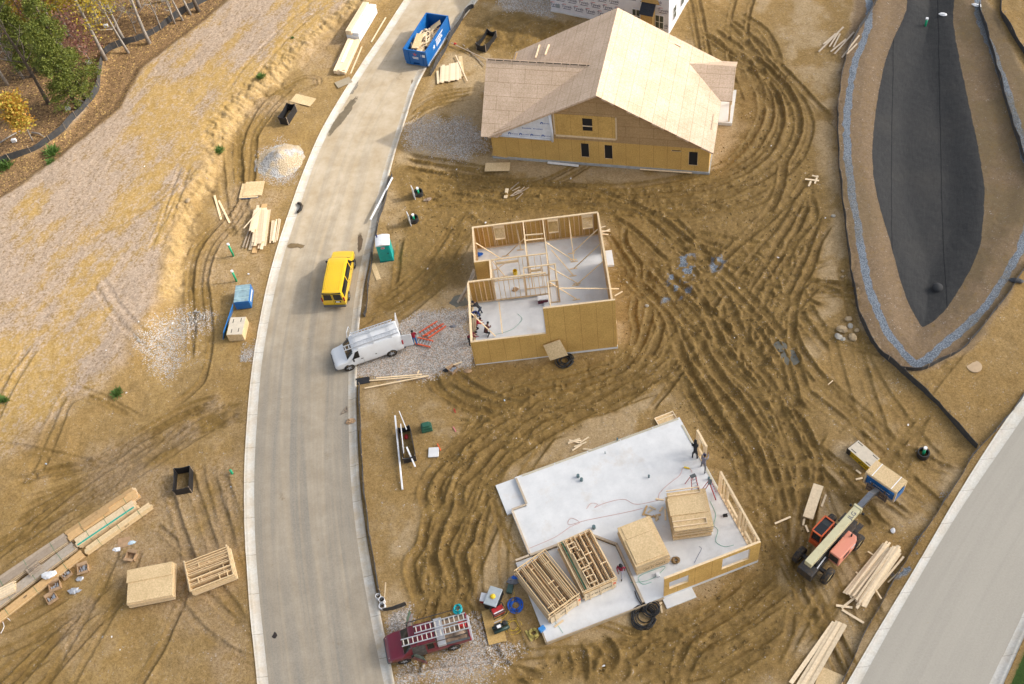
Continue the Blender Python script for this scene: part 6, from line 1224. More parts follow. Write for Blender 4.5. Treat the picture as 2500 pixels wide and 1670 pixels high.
for k, (a, b) in enumerate((((830, 235), (910, 205)), ((830, 570), (912, 572)), ((838, 600), (895, 605)), ((830, 545), (870, 535)))): plank('offcut_stud', 'offcut stud in the little heap at the framed house rear corner', q32(a[0], a[1]+350*(k == 0)), q32(b[0], b[1]+350*(k == 0)), .1, z=.05*k, m=PINE2, group='offcuts at the rear corner of the framed house')
for k in range(3): p = FM.w(.5, 7.9-.14*k); q = FM.w(-.85-.2*k, 6.75-.1*k); mb = MB(); mb.beam((q[0], q[1], .05), (p[0], p[1], 2.4-.15*k), .2, .045); tag(mb.build('leaning_board', OLDW), 'long board leaning on the recess corner of the framed house', 'board', 'boards leaning on the framed house')
P = [FM.w(*FM.wall(*r2(1140, 1080), -.1)[:1], -.1)]; mb = MB(); w0 = FM.wall(*r2(1150, 1085), -.25); w1 = FM.wall(*r2(1385, 1003), -.25); w2 = FM.wall(*r2(1500, 1190), -.7); w3 = FM.wall(*r2(1245, 1268), -.7)
mb.plate([Vector((*FM.w(w[0], y), w[1])) for w, y in ((w3, -.85), (w2, -.85), (w1, -.16), (w0, -.16))], .02); o = tag(mb.build('square_board', OSBP), 'square strand board panel leaning tilted on the framed house front', 'board sheet')
# posts of boards on the roof
def on_plane(px, name, label, px2, w):
    sl = (8.35-2.75)/(9.72+.35); XR = -9.72
    def hit(q):
        best = None
        for z in np.arange(2.8, 8.4, .02):
            l = FF.l(*q, z); zr = 8.35-abs(l[0]-XR)*sl
            if best is None or abs(zr-z) < best[0]: best = (abs(zr-z), l, z)
        return Vector((*FF.w(*best[1]), best[2]+.06))
    a, b = hit(px), hit(px2); mb = MB(); mb.beam(a, b, w, .05); tag(mb.build(name, PINE2), label, 'board')
on_plane(q31(248, 518), 'roof_cleat', 'left of two pale cleats on the rear left roof slope', q31(282, 402), .14); on_plane(q31(332, 492), 'roof_cleat', 'right of two pale cleats on the rear left roof slope', q31(366, 402), .14); on_plane(q31(1490, 392), 'roof_cleat', 'pale cleat high on the sunny right roof slope', q31(1545, 420), .14); on_plane(q31(1815, 1155), 'roof_cleat', 'pale cleat near the right eave of the sheathed roof', q31(1835, 1018), .12)
# ------------------------------------------------------------------ wrapped packs, boxes, drums
def pack(name, label, a, b, w, h, m, topm, z=.04, cat='pack'):
    c, rz, L = stack_px(a, b, w); T = thing(name, label, cat, c+Vector((0, 0, z)), rz); mb = MB(); mb.box(-L/2, L/2, -w/2, w/2, 0, h); mb.build('wrapping', m, T, bevel=.02); mb = MB(); mb.box(-L/2+.02, L/2-.02, -w/2+.02, w/2-.02, h+.001, h+.012); mb.build('top_face', topm, T); return T, L
T, L = pack('wrapped_pack', 'blue wrapped pack with a dusty top beside the left kerb', q12(2110, 1265), q12(2245, 1250), 1.9, .95, BLUEW, plain('dusty_blue', (.26, .38, .42, 1), .6, var=.4, sc=2))
for y in (-.5, .4): mb = MB(); mb.beam((-L/2-.004, y, .968), (L/2+.004, y, .968), .03, .006); mb.build('strap', plain('pale_strap', (.5, .65, .6, 1)), T)
mb = MB()
for k in range(6): mb.box(L/2+.001, L/2+.008, -.6+k*.22, -.44+k*.22, .35, .62)
mb.build('lettering', WHITEI, T)
T, L = pack('panel_pack', 'pale tan pack of board with ink stamps beside the blue pack', q12(2045, 1545), q12(2185, 1540), 1.85, .85, OSBP, plain('pale_board_top', (.62, .54, .42, 1), .8)); mb = MB()
for x, y in ((-.35, .5), (.3, .6), (-.3, -.55), (.28, -.45)): mb.box(x-.03, x+.03, y-.2, y+.2, .863, .868)
mb.build('stamp_print', INK, T); mb = MB(); mb.box(-L/2-.02, -L/2-.003, -.9, .9, .05, .84); mb.build('yellow_side', YELP, T)
a = PT(*q12(1990, 1530)); b = PT(*q12(2075, 1275)); d = (b-a).normalized(); n = Vector((d.y, -d.x, 0)); mb = MB(); mb.plate([a, b, b+Vector((0, 0, 1.0))+n*.35, a+Vector((0, 0, 1.0))+n*.35], .06); tag(mb.build('blue_faced_panel', BLUEW), 'blue faced panel leaning on the pale tan pack', 'panel')  # blue faced panel, its core left unspecified
T, L = pack('yellow_pack', 'yellow wrapped board pack with black lettering beside the telehandler', q43(750, 1045), q43(945, 1215), 1.1, .62, plain('yellow_wrap', (.62, .40, .01, 1), .5), plain('pale_board_top', (.62, .54, .42, 1)), cat='pack')
mb = MB(); mb.box(-L/2-.012, -L/2+.32, -.562, .562, .0, .626); mb.build('black_end', plain('black_wrap', (.015, .015, .017, 1), .4), T); text('StrongDeck', .36, INK, T, axes((.15, -.562, .3), (1, 0, 0), (0, 0, 1)))
mb = MB()
for x, y in ((-.7, .4), (.75, -.4), (.7, .38), (-.6, -.38)): mb.box(x-.22, x+.22, y-.03, y+.03, .633, .637)
mb.build('stamp_print', INK, T)
def fabric_box(label, a, b, w, h, seed=0, sag=.12):
    c, rz, L = rect(a, b, w); T = thing('fabric_box', label, 'inlet guard', c, rz, 'black fabric inlet guards'); rd = random.Random(seed); g = []; pts = []
    for x0, y0, x1, y1 in ((-L/2, -w/2, L/2, -w/2), (L/2, -w/2, L/2, w/2), (L/2, w/2, -L/2, w/2), (-L/2, w/2, -L/2, -w/2)):
        for t in np.linspace(0, 1, 6, endpoint=False): s = math.sin(PI*t); pts.append((x0+(x1-x0)*t, y0+(y1-y0)*t, s))
    for k, (sc, z) in enumerate(((1, -.15), (1.0, h*.5), (1.02, h), (.97, h), (.95, -.15))):
        g.append([(x*(sc-(.02*s if k in (1, 2, 3) else 0)), y*(sc-(.06*s if k in (1, 2, 3) else 0)), z-(sag*s if k in (2, 3) else 0)+rd.uniform(-.02, .02)) for x, y, s in pts])
    mb = MB(); mb.grid([r[::-1] for r in g], 0, True); mb.build('fabric_wall', BLACKF, T)
    for x in (-L/2, L/2):
        for y in (-w/2, w/2): mb = MB(); mb.beam((x*.98, y*.97, -.1), (x*.98, y*.97, h+.05), .05, .05); mb.build('post', OLDW, T)
fabric_box('black fabric box standing on the dirt near the tan board sheet', q21(272, 1110), q21(350, 985), .95, .95, 1); fabric_box('drooping black fabric bag box on the mud behind the dumpster', q21(2025, 458), q21(2125, 330), 1.1, .95, 2, .3); fabric_box('open black fabric box on the dirt near the long lumber bundles', q13(1640, 1410), q13(1650, 1215), 1.25, .85, 3); fabric_box('black fabric box filled with white pipes left of the slab', q23(1395, 1125), q23(1345, 850), .95, .75, 4, .2)
for k, (a, b, za, zb) in enumerate((((1325, 1375), (1268, 745), .12, .55), ((1440, 1175), (1375, 1035), .15, .75), ((1375, 880), (1310, 720), .75, .8), ((1345, 1075), (1322, 830), .5, .75))):
    p, q = PT(*q23(*a)), PT(*q23(*b)); p.z += za; q.z += zb; mb = MB(); mb.beam(p, q, .12 if k < 2 else .07, .12 if k < 2 else .07); tag(mb.build('white_gutter', WHITEP, bevel=.01), ('longest white pipe lying against the black box left of the slab', 'white pipe poking out of the lower end of the black box', 'white pipe poking out of the upper end of the black box', 'thin white pipe inside the black box')[k], 'pipe')
mb = MB(); mb.ball((0, 0, .1), .16, 8, 5, (1, 1.4, .6), jit=.2); o = mb.build('red_bag', REDP); o.location = PT(*q23(1357, 905)); tag(o, 'red bag at the bottom of the pipe filled black box', 'bag')
def standpipe(label, base, h, r, cap=True, collar=False, group=None):
    T = thing('standpipe', label, 'standpipe', PT(*base), 0, group); mb = MB(); mb.tube([(0, 0, -.2), (0, 0, h)], r, 12); mb.build('pipe', GREENP, T, True)
    if cap: mb = MB(); mb.tube([(0, 0, h), (0, 0, h+.14)], r*1.3, 12); mb.build('cap', WHITEP, T)
    if collar: mb = MB(); mb.ring((0, 0, -.05), .42, .34, .48, 20); mb.build('collar', plain('ribbed_black', (.022, .023, .025, 1), .5), T)
standpipe('tall green pipe with white cap beside the kerbside board pile', q12(2080, 785), 1.5, .09); standpipe('green pipe with white cap behind the blue wrapped pack', q12(2108, 1010), 1.3, .09); standpipe('short green pipe stub on the dirt right of the black box', q13(2070, 1228), .55, .1, False); standpipe('green pipe standing in the black lined basin', q41(1455, 232), .8, .11)
standpipe('green capped pipe in a black collar, upper of two beside the street', q22(1468, 238), .75, .09, True, True); standpipe('green capped pipe in a black collar, lower of two beside the street', q22(1428, 470), .7, .09, True, True); standpipe('green capped pipe in a black collar near the side street', q43(1432, 1062), .9, .1, True, True)
for k, (a, b) in enumerate((((1430, 268), (1395, 150)), ((1392, 500), (1350, 380)))):
    p = PT(*q22(*a)); T = thing('white_board_sign', 'thin white board standing beside the %s black collar pipe' % ('upper' if k == 0 else 'lower'), 'board', p, R(-75)); mb = MB(); mb.box(-.3, .3, -.03, .03, .0, 1.35); mb.build('white_panel', WHITEP, T, bevel=.01)
# portable toilet
p0, p1 = PT(*q22(1130, 845)), PT(*q22(1243, 830)); rz = head(p0, p1); c = (p0+p1)/2+Vector((-math.sin(rz), math.cos(rz), 0))*.6; T = thing('portable_toilet', 'teal portable toilet with a white roof standing by the kerb fence', 'portable toilet', c, rz)
TEALP = plain('teal_plastic', (.0, .40, .36, 1), .4, var=.06); mb = MB(); mb.box(-.58, .58, -.58, .58, .1, 2.1); mb.build('cabin', TEALP, T, bevel=.05); mb = MB(); mb.box(-.62, .62, -.62, .62, 0, .098); mb.build('skid', plain('dark_teal', (.0, .16, .15, 1), .5), T)
mb = MB(); g = [[(x, y, 2.1+.16*(1-abs(x)/.62)**.6) for x in np.linspace(-.62, .62, 7)] for y in (-.62, .62)]; mb.grid(g); mb.add(g[0]+[(.62, -.62, 2.04), (-.62, -.62, 2.04)], [tuple(range(9))[::-1]]); mb.add(g[1]+[(.62, .62, 2.04), (-.62, .62, 2.04)], [tuple(range(9))]); mb.box(-.62, .62, -.62, .62, 2.04, 2.098); mb.build('roof', WHITEP, T); mb = MB(); mb.tube([(-.45, .4, 2.1), (-.45, .4, 2.45)], .06, 8); mb.build('vent_pipe', plain('navy_pipe', (.01, .02, .12, 1)), T)
mb = MB(); mb.box(-.42, .42, -.605, -.585, .2, 1.95); d = mb.build('door', plain('teal_door', (.0, .33, .30, 1), .4), T, bevel=.01); mb = MB(); mb.box(-.2, .12, -.612, -.606, 1.68, 1.9); mb.build('label', plain('label_pink', (.7, .45, .48, 1)), d); mb = MB(); mb.box(-.16, .08, -.618, -.613, 1.8, 1.85); mb.box(-.16, .08, -.618, -.613, 1.73, 1.76); mb.build('lettering', REDP, d); mb = MB(); mb.box(.25, .33, -.64, -.606, 1.05, 1.15); mb.build('latch', INK, d)
# utility bits
c = PT(*q23(1540, 830)); T = thing('utility_box', 'dark green stepped utility box on the dirt right of the black box', 'utility box', c, R(5)); UG = plain('utility_green', (.02, .10, .06, 1), .5)
for k, (a, h0, h1) in enumerate(((.42, 0, .3), (.36, .3, .52), (.27, .52, .7))): mb = MB(); mb.box(-a, a, -a*.8, a*.8, h0+.001, h1); mb.build(('base', 'body', 'lid')[k], UG, T, bevel=.04)
mb = MB(); mb.box(-.4, .4, -.42, .42, 0, .1); o = mb.build('meter_slab', CONC, bevel=.04); o.location = PT(*q23(1600, 1040)); o.rotation_euler = (0, 0, R(-8)); tag(o, 'rounded pale concrete slab lid on the dirt', 'slab')
for k, (p, q, m, lb) in enumerate((((1665, 1025), (1635, 965), ORANGE, 'orange marker stake lying beside the pale slab lid'), ((1800, 858), (1775, 815), plain('pink_plastic', (.6, .2, .2, 1)), 'pink marker stake lying near the mud ruts'), ((1795, 690), (1783, 655), REDP, 'thin red marker flag on the dirt above the green box'))): plank('marker_stake', lb, q23(*p), q23(*q), .08, .05, m=m, cat='marker')
mb = MB(); mb.tube([(0, 0, 0), (0, 0, .08)], .55, 20); o = mb.build('round_slab', plain('sandy_disc', (.50, .36, .22, 1), .9)); o.location = PT(*q43(1890, 275)); tag(o, 'round sandy disc on the dirt below the basin fence', 'disc')
mb = MB(); mb.ball((0, 0, .1), .45, 14, 8, (1, 1, .8)); o = mb.build('drain_dome', plain('liner_cloth', (.03, .031, .032, 1), .8), smooth=True); o.location = PT(*q42(1560, 1075)); tag(o, 'black dome bulge in the basin liner', 'dome')
for k, (F_, a, s, lb) in enumerate(((q41, (1610, 135), .5, 'white sack lying on the upper basin slope'), (q41, (1910, 55), .6, 'crumpled white plastic by the basin fence end'), (q42, (2265, 1010), .7, 'dark sheet of plastic flung over the right fence'))): mb = MB(); mb.ball((0, 0, .1), s*.6, 9, 6, (1.2, .6, .3), jit=.35); o = mb.build('plastic_bag', WHITEP if k < 2 else FENCEF); o.location = PT(*F_(*a)); o.rotation_euler = (0, 0, R(-30)); tag(o, lb, 'bag')
STONE = plain('tan_rock', (.42, .31, .18, 1), .9, var=.35, sc=2); STONE2 = plain('grey_rock', (.40, .37, .31, 1), .9, var=.3, sc=2)
for k, (F_, a, s, m, lb) in enumerate(((q42, (770, 1350), .42, STONE, 'flat sandy rock uppermost in the group by the basin fence'), (q42, (785, 1410), .36, STONE2, 'grey rock in the group by the basin fence'), (q42, (712, 1440), .62, STONE, 'largest yellow rock in the group by the basin fence'), (q42, (845, 1450), .32, STONE, 'small dark rock nearest the basin fence'), (q42, (680, 1510), .5, STONE2, 'tall pale grey rock at the left foot of the group'), (q42, (722, 1528), .3, STONE2, 'small rock between the two lowest rocks'), (q42, (810, 1515), .55, STONE, 'round sandy rock at the right foot of the group'), (q42, (635, 432), .3, STONE2, 'white stone beside the curving basin fence'), (q44, (1165, 205), .32, plain('white_rock', (.62, .62, .62, 1), .9), 'white boulder on the mud between telehandler and side street'), (q42, (720, 920), .2, STONE, 'upper of two tan blocks by the fence'), (q42, (720, 970), .2, STONE, 'lower of two tan blocks by the fence'), (q32, (1058, 1025), .2, STONE2, 'white lump on the mud right of the framed house'), (q32, (1238, 1230), .25, STONE2, 'white bucket sized lump on the ruts right of the framed house'), (q12, (1675, 295), .4, STONE, 'sandy boulder at the foot of the eroded bank'))):
    mb = MB(); mb.ball((0, 0, s*.2), s*.72, 9, 6, (1, .8, .42), jit=.16, rnd=random.Random(k+3)); o = mb.build('rock', m, bevel=.02); o.location = PT(*F_(*a)); o.rotation_euler = (0, 0, k*1.3); tag(o, lb, 'rock')
# gravel heap
p = PT(*q22(250, 40)); p = PT(*q21(240, 1430)); g = []; rdg = random.Random(4)
for i in range(15):
    r_ = 2.6*i/14; g.append([(r_*math.cos(2*PI*k/40)*(1+rdg.uniform(-.04, .04)), r_*.95*math.sin(2*PI*k/40)*(1+rdg.uniform(-.04, .04)), max(-.1, 1.25*(1-(i/14))**1.15-.08+rdg.uniform(-.03, .03))) for k in range(40)])
t = NT('heap_gravel'); v = t.new('TexVoronoi'); v.inputs['Scale'].default_value = 8; t.l.new(t.co(), v.inputs['Vector']); k_ = t.mix(t.ramp(t.noise(.55, None, 3), .44, .54), t.mix(v.outputs['Color'], (.30, .27, .24), (.62, .60, .57)), t.mix(v.outputs['Distance'], (.42, .30, .17), (.62, .50, .34))); t.bump(v.outputs['Distance'], 1, .08)
mb = MB(); mb.grid(g, 0, True); o = mb.build('gravel_heap', t.out(k_, .9), smooth=True); o.location = p; tag(o, 'cone shaped heap of grey and sandy gravel by the left kerb', 'gravel heap')
def scatter(name, n, poly, s0, s1, m, seed, key=None):
    rd = np.random.default_rng(seed); P = np.array(OV(poly)); lo, hi = P.min(0), P.max(0); mb = MB(); c = 0
    xs = rd.uniform(lo[0], hi[0], n*5); ys = rd.uniform(lo[1], hi[1], n*5); w = sdist(xs, ys, P) > 0
    if key is not None: w &= fbm(xs, ys, 1.5, key, 3) > .52
    xs, ys = xs[w][:n], ys[w][:n]; zs = base_z(xs, ys)
    for x, y, z in zip(xs, ys, zs):
        s = rd.uniform(s0, s1); a = rd.uniform(0, 6.3); q = [(x+s*math.cos(a+k*2.09)*rd.uniform(.7, 1.2), y+s*math.sin(a+k*2.09)*rd.uniform(.7, 1.2), z-.03) for k in range(3)]; mb.add(q+[(x, y, z+s*.9)], [(0, 1, 3), (1, 2, 3), (2, 0, 3)])
    o = mb.build(name, m); o['kind'] = 'stuff'
WST = plain('white_stone', (.52, .49, .45, 1), .9, var=.3, sc=1)
scatter('white_stones', 600, [(310, 830), (325, 775), (400, 700), (490, 715), (440, 800), (425, 860), (350, 860)], .04, .11, WST, 1, 77); scatter('white_stones', 300, [(550, 790), (600, 770), (582, 830), (552, 830)], .04, .1, WST, 2); scatter('white_stones', 450, [(920, 1568), (960, 1500), (1090, 1420), (1190, 1480), (1130, 1568)], .02, .06, WST, 3, 78); scatter('white_stones', 400, [(820, 860), (900, 780), (1080, 715), (1080, 840), (980, 865)], .03, .07, WST, 4); scatter('white_stones', 350, [(2050, 1230), (2130, 1110), (2180, 1130), (2110, 1240)], .03, .12, WST, 5, 79); scatter('dirt_clods', 3500, [(900, 370), (1500, 430), (1700, 300), (1650, 100), (1800, 200), (1900, 480), (1830, 850), (1850, 1150), (1860, 1400), (1700, 1568), (1120, 1568), (1260, 1510), (1740, 1280), (1520, 880), (1160, 1070), (1060, 1440), (940, 1420), (1000, 1080), (1090, 850), (1440, 800), (1380, 490), (900, 560)], .04, .12, plain('mud_clod', (.26, .175, .065, 1), .9, var=.4, sc=1), 6)
# ------------------------------------------------------------------ trees at the top left
BARK = plain('grey_bark', (.33, .29, .25, 1), .9, var=.4, sc=4); BARKD = plain('dark_bark', (.13, .10, .075, 1), .9, var=.4, sc=4)
def leafm(name, a, b):
    t = NT(name); g = t.new('NewGeometry'); m = t.out(t.mix(g.outputs['Random Per Island'], a, b), .7); t.b.inputs['Subsurface Weight'].default_value = 0
    tr = t.new('BsdfTranslucent'); t.l.new(t.b.inputs['Base Color'].links[0].from_socket, tr.inputs[0]); mx = t.new('MixShader'); mx.inputs[0].default_value = .35; t.l.new(t.b.outputs[0], mx.inputs[1]); t.l.new(tr.outputs[0], mx.inputs[2]); t.l.new(mx.outputs[0], t.n['Material Output'].inputs[0]); return m
LY = leafm('yellow_leaves', (.55, .36, .03, 1), (.40, .36, .05, 1)); LG = leafm('cedar_green', (.075, .11, .012, 1), (.24, .26, .04, 1)); LO = leafm('orange_leaves', (.58, .26, .04, 1), (.42, .38, .05, 1)); LR = leafm('dull_red_leaves', (.30, .12, .10, 1), (.45, .26, .17, 1)); LM = leafm('olive_leaves', (.16, .15, .03, 1), (.30, .24, .05, 1))
def limb(mb, p, d, L, r, rd, depth, tips, up=.15, n=6):
    pts = [p]; q = p.copy(); e = d.normalized(); k = 4 if depth else 5
    for i in range(k): e = (e+Vector((rd.uniform(-.18, .18), rd.uniform(-.18, .18), rd.uniform(-.08, .12)+up*.25))).normalized(); q = q+e*L/k; pts.append(q.copy())
    mb.tube(pts, [r*(1-.72*i/k) for i in range(k+1)], n if depth < 2 else 4); tips.append((pts[-1], L))
    if depth < 3:
        for _ in range(3 if depth else 4):
            i = rd.randint(1, k); a = rd.uniform(0, 2*PI); s = Vector((math.cos(a), math.sin(a), rd.uniform(.1, .8))); limb(mb, pts[i], (e*.5+s).normalized(), L*rd.uniform(.4, .62), r*(1-.72*i/k)*.6+.004, rd, depth+1, tips, up, n)
def leaf_cloud(tips, n, rad, s, rd, m, parent, flat=.7):
    mb = MB(); vs = []; fs = []
    for k in range(n):
        c, L = tips[rd.randrange(len(tips))]; p = c+Vector((rd.gauss(0, rad), rd.gauss(0, rad), rd.gauss(0, rad*flat))); a = Vector((rd.uniform(-1, 1), rd.uniform(-1, 1), rd.uniform(-.6, .6))).normalized(); b = a.orthogonal().normalized(); q = s*rd.uniform(.6, 1.5)
        i = len(vs); vs += [p-a*q, p+b*q*.7, p+a*q, p-b*q*.7]; fs.append((i, i+1, i+2, i+3))
    mb.add(vs, fs); return mb.build('crown', m, parent)
def tree(name, label, px, h, r, seed, leaf=None, n=900, lean=(0, 0), crown=None, bark=BARK, grp=None, first=.35, rad=.7, s=.13):
    rd = random.Random(seed); T = thing(name, label, 'tree', PT(*px), 0, grp); mb = MB(); tips = []; pts = []
    for i in range(8): t = i/7; pts.append(Vector((lean[0]*t*h+.12*math.sin(t*5+seed), lean[1]*t*h+.12*math.cos(t*4+seed), -.2+t*h)))
    mb.tube(pts, [r*(1.25 if i == 0 else 1-.75*i/7) for i in range(8)], 9); k = 0
    for i in range(2, 8):
        if i/7 < first: continue
        for _ in range(3): a = rd.uniform(0, 2*PI); limb(mb, pts[i], Vector((math.cos(a), math.sin(a), .55)), h*.2*rd.uniform(.6, 1.1)*(1.15-.5*i/7), r*.35*(1.1-.7*i/7)+.01, rd, 1, tips)
    mb.build('trunk', bark, T, True)
    if leaf: leaf_cloud(tips, n, rad, s, rd, leaf, T)
    return T
def cedar(label, px, h, w, seed):
    rd = random.Random(seed); T = thing('cedar_tree', label, 'tree', PT(*px), 0, 'trees of the autumn wood'); mb = MB(); tips = []; mb.tube([(0, 0, -.2), (.05, 0, h*.5), (0, .05, h)], [.22, .13, .03], 8)
    z = h*.14
    while z < h:
        f = 1-(z/h); rr = w*(.18+f*.95)*(.75+.5*rd.random())
        for k in range(6): a = rd.uniform(0, 2*PI); p = Vector((0, 0, z)); q = Vector((math.cos(a)*rr, math.sin(a)*rr, z+.15*rr)); mb.tube([p, (p+q)/2+Vector((0, 0, .1)), q], [.05*f+.015, .03, .01], 4); tips += [(p.lerp(q, t), 1) for t in (.35, .55, .7, .85, 1, .95)]
        z += h*.045
    mb.build('trunk', BARKD, T, True); leaf_cloud(tips, 15000, .24, .075, rd, LG, T, .6)
GR = 'trees of the autumn wood'
cedar('dark green cedar, tallest evergreen at the left of the wood', q11(760, 885), 13.5, 2.5, 1); cedar('green cedar standing just left of the fence bend', q11(690, 960), 10, 1.9, 2); cedar('smaller cedar deeper in the wood at the left edge', q11(330, 640), 9, 1.9, 3)
tree('maple_tree', 'small orange and yellow maple near the left edge fence', q11(300, 1255), 5.2, .07, 5, LO, 2600, (-.03, 0), first=.4, rad=.42, s=.12, grp=GR)
TS = [((925, 530), 16, .2, 'pale straight trunk tree just above the fence bend', LY, 1000), ((1135, 468), 13, .13, 'slim pale leaning tree beside the fence with a forked top', None, 0), ((1330, 380), 15, .19, 'straight grey tree touching the fence right of the bend', None, 0), ((1115, 362), 14, .18, 'grey tree behind the slim leaning one with yellow leaves', LY, 1300), ((440, 922), 14, .2, 'dark trunk tree leaning at left behind the orange maple', None, 0), ((1430, 262), 9, .08, 'thin bare tree near the fence, middle of the right group', None, 0), ((1548, 216), 12, .1, 'thin pale tree beside the fence in the right group', LM, 300), ((1615, 178), 12, .12, 'crooked thin tree in the right group by the fence', None, 0), ((1690, 112), 13, .13, 'slim tree near the upper end of the fence', LY, 300), ((1775, 98), 15, .2, 'thick dark trunk tree at the upper end of the fence', LM, 500), ((1540, 158), 4, .14, 'short broken stump tree in the right group', None, 0), ((1210, 300), 5, .05, 'small white branched bush in the middle of the wood', None, 0), ((60, 760), 12, .16, 'bare grey branched tree at the left edge of the wood', None, 0), ((200, 700), 10, .14, 'bare tree with drooping grey branches at the left edge', None, 0), ((820, 560), 6, .05, 'thin reddish understory tree beside the pale trunk', LR, 700), ((560, 420), 13, .16, 'red leaved tree behind the cedars', LR, 1000), ((640, 330), 15, .2, 'tall yellow leaved tree behind the cedars', LY, 3200), ((340, 420), 15, .2, 'yellow green tree at the upper left of the wood', LY, 3000), ((480, 200), 14, .18, 'dull red tree near the top left corner', LR, 1000), ((150, 330), 14, .2, 'grey bare tree in the far top left corner', None, 0), ((880, 200), 13, .17, 'yellow tree in the upper middle of the wood', LY, 2200), ((1000, 100), 14, .18, 'olive leaved tree at the top edge of the wood', LM, 2600), ((1250, 60), 14, .2, 'olive tree at the top edge behind the straight grey one', LM, 2000), ((760, 60), 13, .18, 'yellow tree at the top edge of the wood', LY, 2600), ((1450, 20), 13, .16, 'thin leaved tree at the top edge near the fence end', LM, 900), ((100, 520), 11, .14, 'reddish tree at the left edge above the bare ones', LR, 700), ((20, 980), 10, .12, 'bare tree at the left edge beside the orange maple', None, 0)]
for k, (p, h, r, lb, lf, n) in enumerate(TS): tree('deciduous_tree', lb, q11(*p), h*(.68 if lf and n > 1400 else .9), r, 20+k, lf, int(n*1.7), (random.Random(k).uniform(-.05, .05), random.Random(k+9).uniform(-.04, .04)), bark=BARKD if 'dark' in lb else BARK, grp=GR, first=.15 if (lf and n > 1400) else .28, rad=.65, s=.105)
for k, (F_, a, s, lb) in enumerate(((q21, (62, 690), .55, 'green weed tuft on the straw above the eroded bank'), (q21, (345, 340), .22, 'tiny green weed by the eroded bank near the white stack'), (q11, (1955, 1345), .6, 'green weed tuft beside the bank near the rutted lane'), (q13, (1048, 522), .6, 'green weed tuft at the foot of the straw slope'), (q13, (35, 580), .5, 'green weed tuft at the left edge of the straw slope'), (q11, (475, 1365), .9, 'green shrub by the fence at lower left of the wood'), (q11, (50, 1490), .9, 'leafy green bush at the very left edge by the fence'), (q11, (455, 1450), .5, 'low green weed below the fence at left'))):
    rd = random.Random(k); mb = MB()
    for _ in range(140): a_ = rd.uniform(0, 6.3); e = rd.uniform(.2, 1.3); l = s*rd.uniform(.5, 1.1); d = Vector((math.cos(a_)*math.cos(e), math.sin(a_)*math.cos(e), math.sin(e)))*l; n = d.cross(Vector((0, 0, 1))).normalized()*s*.09; o_ = Vector((rd.gauss(0, s*.25), rd.gauss(0, s*.25), 0)); mb.add([o_-n*.5, o_+d*.6-n, o_+d, o_+d*.6+n], [(0, 1, 2, 3)])
    o = mb.build('weed_tuft', leafm('weed_green', (.08, .16, .03, 1), (.17, .27, .06, 1)) if k == 0 else bpy.data.materials['weed_green']); o.location = PT(*F_(*a)); tag(o, lb, 'weed')
rdl = random.Random(8)
for k, (a, b) in enumerate((((0, 1285), (195, 1170)), ((290, 1190), (400, 1230)), ((700, 900), (790, 960)))): p, q = PT(*q11(*a)), PT(*q11(*b)); mb = MB(); mb.tube([p+Vector((0, 0, .15)), (p+q)/2+Vector((.1, .1, .2)), q+Vector((0, 0, .12))], [.09, .07, .03], 7); tag(mb.build('fallen_branch', BARK, smooth=True), ('pale fallen log on the leaf litter at the left edge', 'thin fallen branch under the orange maple', 'thin fallen branch by the fence bend')[k], 'branch')
for k, (a, lb) in enumerate((((130, 1260), 'white tag sheet beside the fallen log'), ((612, 975), 'white tag sheet near the cedar trunk'), ((790, 565), 'round white tag beside the tall pale trunk'), ((948, 240), 'small white tag deep among the trees'))): mb = MB(); mb.box(-.22, .22, -.15, .15, 0, .3); o = mb.build('white_tag', WHITEP); o.location = PT(*q11(*a)); tag(o, lb, 'tag')
